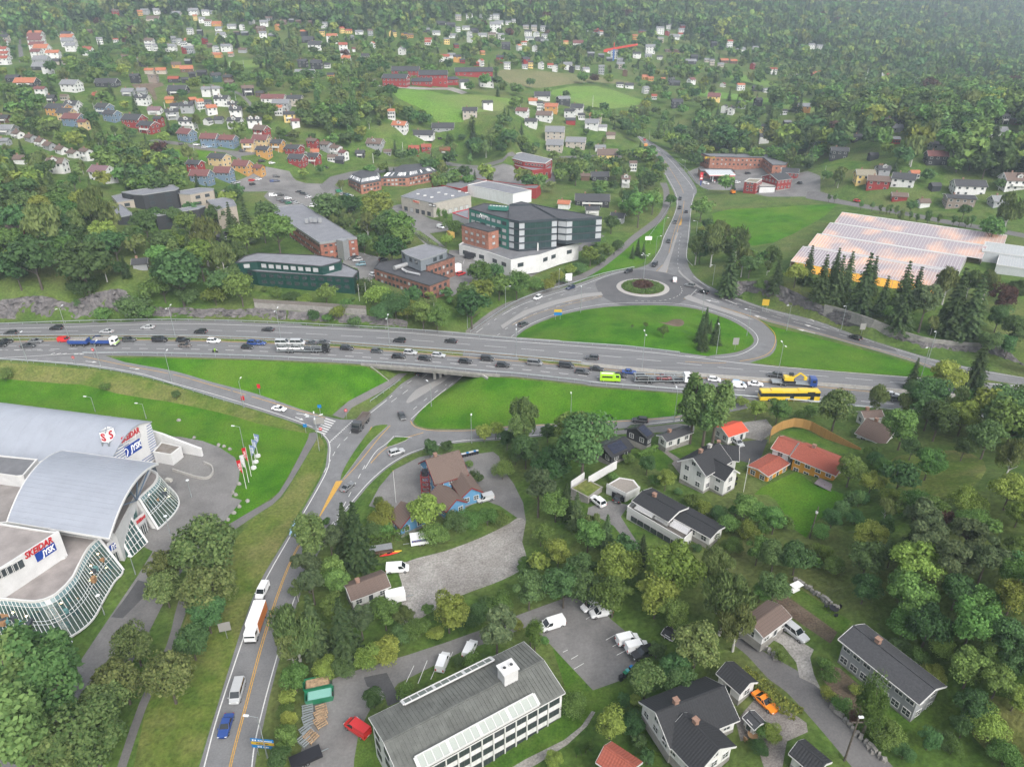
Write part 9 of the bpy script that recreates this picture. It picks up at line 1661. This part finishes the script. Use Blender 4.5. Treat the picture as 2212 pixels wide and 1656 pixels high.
hedge('long tall hedge below the white bungalow on the hill',qs(1,0,[(1200,1235),(1690,1270)]),4,5,'d');hedge('hedge along the drive of the business park',qs(1,1,[(1390,350),(1560,470)]),2.5,2,'y')
# trees, near ones placed one by one: kind x y width (zoomed pixels)
NEART={(0,2):'o 1750 1440 560;o 1430 1600 330;u 905 20 80;d 1515 95 75',(0,3):'o 1420 120 300;o 1810 110 480;d 1780 330 330;d 1650 580 300;o 1160 600 360;o 1450 880 470;o 1050 900 440;o 900 1100 440;o 760 1400 620;k 330 760 560;k 120 950 600;k 420 1020 480;k 120 1350 560;o 450 1560 520',(1,2):'k 450 1330 270;p 640 1370 230;s 760 1230 220;s 860 1290 290;p 430 1600 260;b 690 1600 260;u 1080 1120 260;u 1010 1270 190;u 1110 1260 150;y 1490 1100 330;u 1560 1280 250;u 1730 1180 220;u 1830 1160 200;u 2000 1140 200;u 2110 1150 150;d 1500 560 155;d 1650 545 110;y 1970 420 150;y 2070 400 140;d 2170 480 170;u 1900 800 145;u 2130 740 190;u 1050 1010 110;u 1840 690 70;u 600 1180 90',(1,3):'b 700 60 260;p 480 80 230;w 350 130 130;w 330 470 400;w 300 640 260;s 480 420 290;s 740 440 290;p 900 380 240;b 1110 330 290;b 640 260 230;w 1270 350 170;y 1660 320 350;b 1490 290 110;u 1800 360 250;u 1950 300 210;u 2080 230 260;p 2080 480 330;u 1400 460 230;u 1250 520 200;u 1100 640 300;u 950 690 260;u 760 770 220;u 600 780 210;u 1550 480 160;b 330 880 260;y 270 1060 150;u 270 1160 170;y 290 1250 160;b 260 1420 230;d 200 1580 220;d 1010 1050 200;d 1760 740 105;u 1850 720 140;u 1280 990 140',(2,2):'k 110 300 240;k 60 430 200;d 310 420 150;d 620 520 560;b 560 420 400;d 350 720 330;d 120 580 270;d 30 620 140;p 230 920 290;b 380 1050 260;s 560 1080 150;s 470 1000 150;b 660 1310 270;s 820 1260 140;y 400 1470 250;b 250 1300 190;d 620 1580 270;y 920 1560 380;s 1130 1420 130;y 1400 1590 480;u 1000 640 110;d 1170 700 160;y 1330 830 170;u 1440 930 80;k 1580 180 300;k 1780 200 300;k 1690 240 270;b 2020 1060 230;b 2150 1120 200;u 1570 1000 140;u 1660 1060 140;u 1780 1110 170;u 1900 1190 200;u 2050 1260 220;w 1800 1610 300;u 1590 1410 90;b 2130 1440 240;b 2190 1250 140;y 2120 220 170;u 1990 150 100;u 880 800 90;u 120 1560 160;u 1230 830 110;u 1700 1280 150;u 1900 1400 180',(3,2):'o 600 210 340;b 90 230 200;u 280 270 100;u 380 230 130;b 1180 380 340;d 1270 80 190;w 960 150 180;d 1430 120 330;y 1690 300 290;d 1480 320 320;d 2050 200 360;d 1900 480 320;d 2150 430 220;w 2110 660 250;b 720 740 270;u 900 570 160;u 940 640 150;u 1010 700 160;y 900 850 200;b 1400 680 270;w 1030 1080 150;d 560 1170 180;d 640 1090 170;d 720 1010 150;u 800 970 140;u 1200 1090 140;u 1340 1010 280;b 1420 1100 240;u 1750 1010 300;y 2100 920 300;y 2180 1120 220;u 1780 1180 260;r 1540 1160 160;p 1330 1230 350;p 1380 1400 320;p 1720 1330 320;p 1650 1550 340;p 1900 1500 320;y 900 1320 290;d 1070 1470 220;y 1290 1560 440;d 860 1520 330;d 250 1500 290;b 60 1180 220;d 60 1480 270;u 470 1260 170;u 480 1420 170;u 570 1560 180;b 2150 1420 240;b 2100 1600 270;u 760 1140 170;u 1080 960 180;d 1700 560 200;d 1250 560 180',(3,3):'b 1200 150 420;d 850 100 270;d 1650 130 320;b 1780 400 420;d 1400 430 370;b 1180 430 280;y 2130 180 300;d 2080 560 370;b 1760 800 360;b 2000 920 290;y 2150 1060 220;d 1750 1110 300;u 1900 1250 320;d 1700 1300 220;d 1400 1420 190;u 1520 1400 190;u 1600 1480 180;u 1020 1340 280;u 1180 1520 190;c 905 1110 220;u 765 980 110;u 640 1100 150;r 750 1230 110;u 520 1010 120;u 2060 1560 270;d 60 100 270;u 1150 600 160;u 1300 700 200;u 1450 830 200;u 530 850 150;u 490 760 120;u 110 690 110;u 50 1350 180;u 1530 600 220;b 1950 700 260;d 2150 760 260',(2,3):'b 880 170 370;d 650 120 350;d 150 130 320;d 450 90 360;y 1250 180 370;b 1400 330 260;w 1850 200 440;w 1950 430 320;o 1600 620 430;o 1160 900 350;d 1420 820 300;d 1470 950 280;c 200 510 120;c 160 500 90;u 40 430 120;u 560 1100 240;y 850 1280 280;d 1040 1290 220;d 1180 1250 150;y 1060 1090 130;d 970 1080 130;d 1100 1430 130;d 1170 1570 140;y 370 1600 170;c 560 1520 45;c 605 1500 45;c 640 1480 45;c 680 1460 45;u 1550 990 160;u 1700 950 130;u 2170 1340 160;u 2150 1480 160;b 2150 150 160;u 280 560 80;d 1250 640 150',(0,1):'w 380 300 340;d 100 250 270;b 80 430 250;d 300 640 410;d 120 650 290;d 700 620 430;w 800 170 270;w 960 230 190;d 1250 270 240;d 830 460 210;b 1370 580 260;d 1530 700 430;y 1720 560 310;w 1920 590 230;b 1400 820 210;d 1900 790 230;b 2070 820 260;s 1990 250 140;s 2120 230 160;d 1490 210 160;d 1850 190 165;w 1750 390 270;b 2120 400 260;d 980 450 260;u 720 830 210;u 850 910 150;u 1040 650 130;u 1150 970 250;u 1250 1020 160;u 1850 880 200;u 30 1570 130;u 1600 880 200;b 560 500 260;d 480 420 220;u 660 930 90',(1,1):'b 180 330 310;b 60 300 210;d 80 180 210;d 620 130 260;d 800 120 200;y 1030 120 270;b 1250 300 270;d 1100 310 230;w 960 290 160;b 1250 390 210;d 930 430 150;b 1040 460 150;d 1170 500 270;b 600 870 180;d 1360 890 160;b 1940 690 210;y 1950 850 210;d 1800 860 180;d 1860 990 310;b 2100 800 210;d 2070 700 160;b 1440 1060 230;b 1560 1090 210;u 1200 960 250;u 1060 880 230;u 950 800 160;u 1100 1010 210;u 500 1060 120;u 700 1020 150;c 1580 190 36;c 1622 200 34;c 1645 205 34;u 1700 290 160;y 1640 410 110;u 300 900 130;u 420 920 120;u 780 960 120;u 1300 1000 200;u 180 870 100;u 620 1080 90;u 850 1110 110',(2,1):'b 1100 130 260;b 1220 80 170;d 1020 60 160;b 1370 70 100;b 1640 130 190;w 1600 480 160;d 1630 520 150;w 1740 450 210;w 1790 330 130;w 1850 350 110;w 1950 440 210;s 1900 610 190;d 2060 630 180;w 2000 590 160;u 2140 850 110;s 1043 515 48;s 1090 470 62;s 1137 500 58;s 1680 1090 88;s 1640 1170 105;s 1717 1160 52;s 1665 1240 105;s 1770 1190 105;b 1155 1150 48;b 1310 1200 100;b 1040 1160 32;u 210 790 130;u 300 790 130;u 380 720 140;y 500 680 110;u 580 650 130;y 680 540 160;u 760 560 140;u 840 480 130;u 920 450 110;u 740 420 110;b 40 800 210;d 860 270 140;u 450 740 110;u 60 730 150',(3,1):'s 360 620 140;s 480 730 170;s 590 640 140;s 620 740 170;s 700 690 160;s 840 780 230;s 910 710 140;s 1010 880 140;s 1180 810 190;s 1190 950 210;s 1290 810 150;p 1370 960 270;w 1560 780 210;s 1640 930 250;w 1750 780 160;s 1800 960 250;w 1900 790 190;r 2030 920 230;d 2150 850 190;d 2000 1080 210;d 2150 1200 260;y 240 740 190;s 100 640 140;w 30 560 140;u 1000 990 110;u 1060 1030 130;s 1500 1080 120;w 1430 1140 110;s 1830 1500 210;y 1540 1590 300;k 810 110 38;k 905 120 38;k 975 140 38;k 1030 150 38;k 1062 140 42;k 1115 150 42;k 1150 210 62;k 1235 200 38;k 1290 220 38;k 1390 210 62;k 1480 230 48;k 1610 240 48;k 1660 250 42;k 1720 260 48;k 1770 240 48;d 1700 160 110;w 2090 170 230;b 1950 320 210;b 1240 120 100;k 580 50 38;k 530 50 34;s 1270 1560 120;d 1920 1300 200;d 2090 1320 180'}
HRATIO={'u':.8}
for(c,r),s in NEART.items():
 for e in s.split(';'):
  k,x,y,w=e.split();u,v=q(c,r,float(x),float(y));kk=k if k in 'swpcuk' else('r' if k=='r' else 'b');leaf=k if k!='u' else random.choice('bdby');
  h=8.0
  for _ in range(4):p=GA(u,v,h*.55);dist=proj((p.x,p.y,p.z+h*.55))[2];wm_=float(w)/4*dist/FPX*1.22;h=min(24,wm_/WIDE['b' if kk=='r' else kk])
  plant(kk,leaf,p,h,wm_,0 if w and float(w)>150 and dist<260 else 1)
PTS=[]
def scat(x0,x1,y0,y1,st):
 X,Y=np.meshgrid(np.arange(x0,x1,st),np.arange(y0,y1,st));X=X.ravel()+RNG.uniform(-.5,.5,X.size)*st;Y=Y.ravel()+RNG.uniform(-.5,.5,Y.size)*st;PTS.append(np.stack([X,Y],1))
scat(-420,420,60,560,7);scat(-900,900,560,900,9);scat(-1500,1500,900,1500,10);scat(-1700,2300,1500,2700,16)
XY=np.vstack(PTS);ZZ=H(XY[:,0],XY[:,1]);D_=XY[:,1]*CP-(ZZ-CAMH)*SP;U_=CU+FPX*XY[:,0]/D_;V_=CV-FPX*(XY[:,1]*SP+(ZZ-CAMH)*CP)/D_
dens=np.full(len(XY),.0);hmax=np.full(len(XY),11.0);spr=np.full(len(XY),.12)
def zone(pts,dn,hm=11,sp=.12):m_=inside(np.array(pts,float),U_,V_);dens[m_]=dn;hmax[m_]=hm;spr[m_]=sp
zone([(-60,-60),(2280,-60),(2280,420),(-60,420)],.55,13)
zone([(-60,-60),(2280,-60),(2280,190),(2000,158),(1800,130),(1650,108),(1500,88),(1350,78),(1250,92),(1100,62),(1000,34),(900,62),(700,72),(500,34),(240,44),(100,62),(-60,92)],.99,17,.45)
zone([(1500,240),(1700,215),(1850,235),(2000,200),(2280,180),(2280,400),(1900,370),(1750,330),(1640,330),(1500,330)],.97,19)
zone([(-60,390),(200,400),(360,400),(520,430),(520,560),(560,640),(380,660),(-60,640)],1,13);zone([(-60,330),(60,350),(220,390),(200,420),(-60,420)],.9,12)
zone([(230,270),(300,300),(420,330),(480,420),(400,420),(230,350)],.8,12);zone([(640,230),(900,210),(930,300),(780,320),(650,300)],.95,13)
zone([(520,640),(700,655),(960,690),(990,660),(850,640),(520,620)],.5,3);zone([(690,430),(860,480),(890,540),(820,560),(700,510)],.9,9);zone([(870,650),(1080,600),(1100,640),(1000,710),(930,710)],.9,6)
zone([(1900,820),(2280,800),(2280,1000),(2140,990),(1960,960),(1900,900)],1,13);zone([(1850,1010),(1930,980),(2060,1060),(2280,1050),(2280,1640),(2150,1500),(2020,1400),(1900,1300),(1830,1210)],.95,8)
zone([(1935,985),(2060,972),(2125,995),(2130,1040),(2060,1110),(1960,1090),(1905,1030)],.05,3);zone([(2060,1540),(2140,1490),(2280,1530),(2280,1656),(2100,1656)],.06,3);zone([(1560,1060),(1640,1060),(1700,1110),(1780,1230),(1720,1290),(1600,1230)],.95,4.5);zone([(1120,1140),(1230,1120),(1350,1200),(1400,1260),(1290,1260),(1150,1290)],.95,7);zone([(700,1420),(900,1370),(1100,1300),(1130,1260),(1090,1290),(900,1350),(700,1390)],1,4)
zone([(1270,340),(1440,320),(1450,420),(1360,480),(1280,440)],.7,11);zone([(1500,480),(1560,470),(1640,540),(1700,600),(1580,600),(1520,560)],.6,9)
ok=RNG.random(len(XY))<dens;ok&=(U_>-150)&(U_<2360)&(V_<1700)&(V_>-90);I_=np.nonzero(ok)[0]
own_=np.zeros(len(I_),bool)
for nm,m,pts in REG:
 P=np.array([(G(u,v).x,G(u,v).y)for u,v in pts]);c=P.mean(0);P=c+(P-c)*1.0;own_|=inside(P,XY[I_,0],XY[I_,1])
 e=np.vstack([P[i]+(P[(i+1)%len(P)]-P[i])*t for i in range(len(P))for t in(0,.33,.66)])
 for a in e:own_|=((XY[I_]-a)**2).sum(1)<(6.25 if nm not in('field','lawn')else 1)
hx=[p.x for p in hn];own_|=(XY[I_,1]>np.interp(XY[I_,0],[p.x for p in hsx],[p.y for p in hsx])-4)&(XY[I_,1]<np.interp(XY[I_,0],hx,[p.y for p in hn])+5)
I_=I_[~own_];H_=hmax[I_]*RNG.uniform(.55,1.15,len(I_));SPR=RNG.random(len(I_))<spr[I_]
xs,ys,zs,us,vs,ds=XY[I_,0],XY[I_,1],ZZ[I_],U_[I_],V_[I_],D_[I_];keep=np.ones(len(I_),bool);hp=H_*FPX/ds
BOX=[(u,v,w,p.x,p.y,d)for o,u,v,w,p,d,l in HLIST if d!=999]+[(*proj(o.location)[:2],70,o.location.x,o.location.y,proj(o.location)[2])for o in COL.objects if o.parent is None and o.get('category')in('office','apartment block','hall','warehouse','shop','storage building','greenhouse','house','garage','outbuilding','canopy','store')and(o.location-camo.location).length<520 and not any(o is t[0]for t in HLIST)]
for u,v,w,x,y,d in BOX:
 r=max(6,w*d/FPX*.62);keep&=((xs-x)**2+(ys-y)**2)>r*r*.8
 fr_=(ds<d)&(ds>d-60)&(np.abs(us-u)<w*.55+hp*.3)&(vs-hp*.9<v-w*.12)&(RNG.random(len(xs))>(.06 if d<500 else .22));keep&=~fr_
for nm,m,pts in REG:
 if nm in('field','lawn','park_lawn','street','building_plot')and max(p[1]for p in pts)<620:keep&=~(inside(np.array(pts,float),us,vs-hp*.75)&(RNG.random(len(xs))<.9))
for t in TREES:keep&=((xs-t[0].location.x)**2+(ys-t[0].location.y)**2)>(t[5]*.3)**2
J=np.nonzero(keep)[0];J=J[np.argsort(-(hp[J]))];cnt={}
for t in TREES:cnt[TNAME.get(t[1],('b',))[0]]=cnt.get(TNAME.get(t[1],('b',))[0],0)+1
STUFF={}
for j in J:
 k='s' if SPR[j]else('u' if H_[j]<3.2 else random.choice('bbbbdbwk'));leaf={'s':'s','w':'w','k':'k'}.get(k)or random.choices('bdyor',(40,36,14,10,.8))[0];kk={'d':'b'}.get(k,k);nm=TNAME.get(kk,('b',))[0]
 if hp[j]>14 and cnt.get(nm,0)<285 and ds[j]<620:cnt[nm]=cnt.get(nm,0)+1;plant(kk,leaf,(xs[j],ys[j],zs[j]),H_[j],None,1 if ds[j]<330 else 2)
 else:STUFF.setdefault((SHAPE[kk]if kk!='u' else 'u',leaf,2 if ds[j]<750 else 3),[]).append((xs[j],ys[j],zs[j]-.2,H_[j]*(1.15 if ds[j]>900 else 1)))
def wood(key,pts):
 shape,leaf,lod=key;A=np.array(pts);me=bpy.data.meshes.new('woodland');me.vertices.add(len(A));me.vertices.foreach_set('co',A[:,:3].astype(np.float32).ravel())
 a=me.attributes.new('size','FLOAT','POINT');a.data.foreach_set('value',A[:,3].astype(np.float32));a=me.attributes.new('turn','FLOAT','POINT');a.data.foreach_set('value',RNG.uniform(0,6.28,len(A)).astype(np.float32))
 nm={'s':'spruce_woodland','u':'undergrowth','w':'birch_woodland'}.get(shape,'broadleaf_woodland');o=bpy.data.objects.new(nm,me);COL.objects.link(o);tag(o,kind='stuff')
 src=bpy.data.objects.new('tree_source',crown_mesh(shape,leaf,0,lod));s2=bpy.data.objects.new('tree_source',crown_mesh(shape,leaf,1,lod));s3=bpy.data.objects.new('tree_source',crown_mesh(shape,leaf,2,lod))
 ng=bpy.data.node_groups.new('plant_'+nm,'GeometryNodeTree');ng.interface.new_socket('Geometry',in_out='INPUT',socket_type='NodeSocketGeometry');ng.interface.new_socket('Geometry',in_out='OUTPUT',socket_type='NodeSocketGeometry');n,l=ng.nodes,ng.links
 gi,go,ip,cb,jo=n.new('NodeGroupInput'),n.new('NodeGroupOutput'),n.new('GeometryNodeInstanceOnPoints'),n.new('ShaderNodeCombineXYZ'),n.new('GeometryNodeJoinGeometry')
 for sr in(src,s2,s3):oi=n.new('GeometryNodeObjectInfo');oi.inputs['Object'].default_value=sr;oi.inputs['As Instance'].default_value=True;l.new(oi.outputs['Geometry'],jo.inputs[0])
 at_=[]
 for an in('size','turn'):na=n.new('GeometryNodeInputNamedAttribute');na.data_type='FLOAT';na.inputs['Name'].default_value=an;at_.append(na.outputs['Attribute'])
 ip.inputs['Pick Instance'].default_value=True;l.new(gi.outputs[0],ip.inputs['Points']);l.new(jo.outputs[0],ip.inputs['Instance']);l.new(at_[0],ip.inputs['Scale']);l.new(at_[1],cb.inputs[2]);l.new(cb.outputs[0],ip.inputs['Rotation']);l.new(ip.outputs[0],go.inputs[0])
 o.modifiers.new('planting','NODES').node_group=ng
for k,pts in STUFF.items():wood(k,pts)
print('TREES',len(TREES),cnt,'stuff',sum(map(len,STUFF.values())))
for nm,r0_,r1_,n_,sz,lf,zc in(('ground_cover',4.2,9.2,5200,.3,'b',.75),('dark_shrubs',0,4.6,3600,.3,'r',1.6)):
 g=np.random.default_rng(3);rr_=np.sqrt(g.uniform(r0_**2,r1_**2,n_));a=g.uniform(0,6.283,n_);C=np.stack([RBC.x+rr_*np.cos(a),RBC.y+rr_*np.sin(a)*.98,3.2+zc*np.clip((r1_-rr_)/1.2,.35,1)+g.normal(0,.12 if lf=='b' else .45,n_)],1)
 o=bpy.data.objects.new(nm,mesh_np(nm,*cards(C,np.tile((0,-.2,1.0),(n_,1)),g.uniform(.7,1.3,n_)*sz,.8,.5,g),LEAF[lf]));COL.objects.link(o);tag(o,kind='stuff')
# labels that tell things apart
LM=[(('the vaulted store'),200,1050),('the roundabout',1388,620),('the greenhouse',1900,540),('the blue house',960,1040),('the white villa',1540,1000),('the orange house',1760,990),('the long white house',1450,1110),('the grey roofed office',1010,1540),('the long grey house',1920,1450),('the glass office',1150,500),('the green office',640,590),('the brown brick office',890,590),('the long brick office',690,490),('the concrete warehouse',940,430),('the black apartments',370,440),('the red barns',920,165),('the fuel station',1560,385),('the brick storage building',1600,345),('the tower crane',1330,125),('the bare building plot',310,190),('the plum roofed house',230,385),('the red row houses',310,285),('the blue row houses',480,300),('the red commercial building',1140,350),('the straight far street',45,110),('the bright field',1270,210),('the railway meadow',530,138),('the small park',430,335),('the rock cut',150,660),('the grass loop',1370,715),('the near lawn',1180,870),('the gravel lot',1010,1220),('the lower parking lot',1260,1400),('the box truck',555,1355),('the zebra crossing',702,915),('the yellow bus',1690,845),('the hill road',1420,310),('the sloping row houses',110,310),('the hillside villas',1070,55),('the white bungalow',1430,295),('the lane',1760,1510),('the bottom left corner',0,1656),('the bottom right corner',2212,1656),('the upper right corner',2212,0),('the upper left corner',0,0),('the right edge meadow',1990,1010)]
ORD=['','second ','third ','fourth ','fifth ','sixth ','seventh ','eighth ','ninth ','tenth ','eleventh ','twelfth ','thirteenth ','fourteenth ','fifteenth ']+['sixteenth ','seventeenth ','eighteenth ','nineteenth ','twentieth ']+['twenty '+s for s in('first ','second ','third ','fourth ','fifth ','sixth ','seventh ','eighth ','ninth ')]+['thirtieth ']
def autolabel(items):
 """items: (object, description, u, v, group)"""
 B={}
 for o,dsc,u,v,g in items:
  n,lu,lv=min(LM,key=lambda m:(m[1]-u)**2+2*(m[2]-v)**2);dx,dy=u-lu,(v-lv)*1.4
  rel=('right of ' if dx>0 else 'left of ')if abs(dx)>abs(dy)else('in front of ' if dy>0 else 'behind ');B.setdefault((dsc,rel,n),[]).append(((dx*dx+dy*dy),o,g))
 for(dsc,rel,n),L in B.items():
  L.sort(key=lambda t:t[0])
  for i,(_,o,g)in enumerate(L):
   t=f'{dsc} {rel}{n}' if len(L)==1 else f'{dsc}, {ORD[min(i, 29)]}nearest {rel}{n}';o['label']=t if len(t.split())<17 else t.replace(' storey','');o['group']=g
autolabel([(o,l,u,v,'houses on the slopes' if l.find('house')>=0 else 'poles among the houses')for o,u,v,w,p,d,l in HLIST if o is not None and l])
autolabel(BOUL)
TW=dict(b='mid green broadleaf tree',d='dark green broadleaf tree',y='yellow green broadleaf tree',o='olive green broadleaf tree',r='copper leaved tree',s='spruce',w='birch',p='grey green pine',c='slim thuja',k='upright poplar')
autolabel([(t[0],('tall ' if t[5]>12 else 'small ' if t[5]<5 else '')+(TW[t[1]if t[1]in 'swpck' else t[2]]if t[1]!='u' else{'b':'green','d':'dark green','y':'yellow green'}.get(t[2],'green')+' shrub'),t[3],t[4],'trees and shrubs')for t in TREES])
for base,L in AUTO.items():
 L.sort(key=lambda t:t[0]);n=len(L)
 for i,(u,o)in enumerate(L):o['label']=base if n==1 else f'{base}, {ORD[i] or "first "}from the left'
# haze
hz=MB();hz.box((0,1700,170),(5400,3600,400));
hm=bpy.data.materials.new('haze');hm.use_nodes=True;hn_=hm.node_tree;hn_.nodes.clear()
vo_=hn_.nodes.new('ShaderNodeOutputMaterial');pv=hn_.nodes.new('ShaderNodeVolumePrincipled')
pv.inputs['Color'].default_value=(.72,.86,1,1);pv.inputs['Density'].default_value=.00021;pv.inputs['Anisotropy'].default_value=.1
hn_.links.new(pv.outputs[0],vo_.inputs['Volume'])
tag(hz.build('haze',hm),kind='stuff')
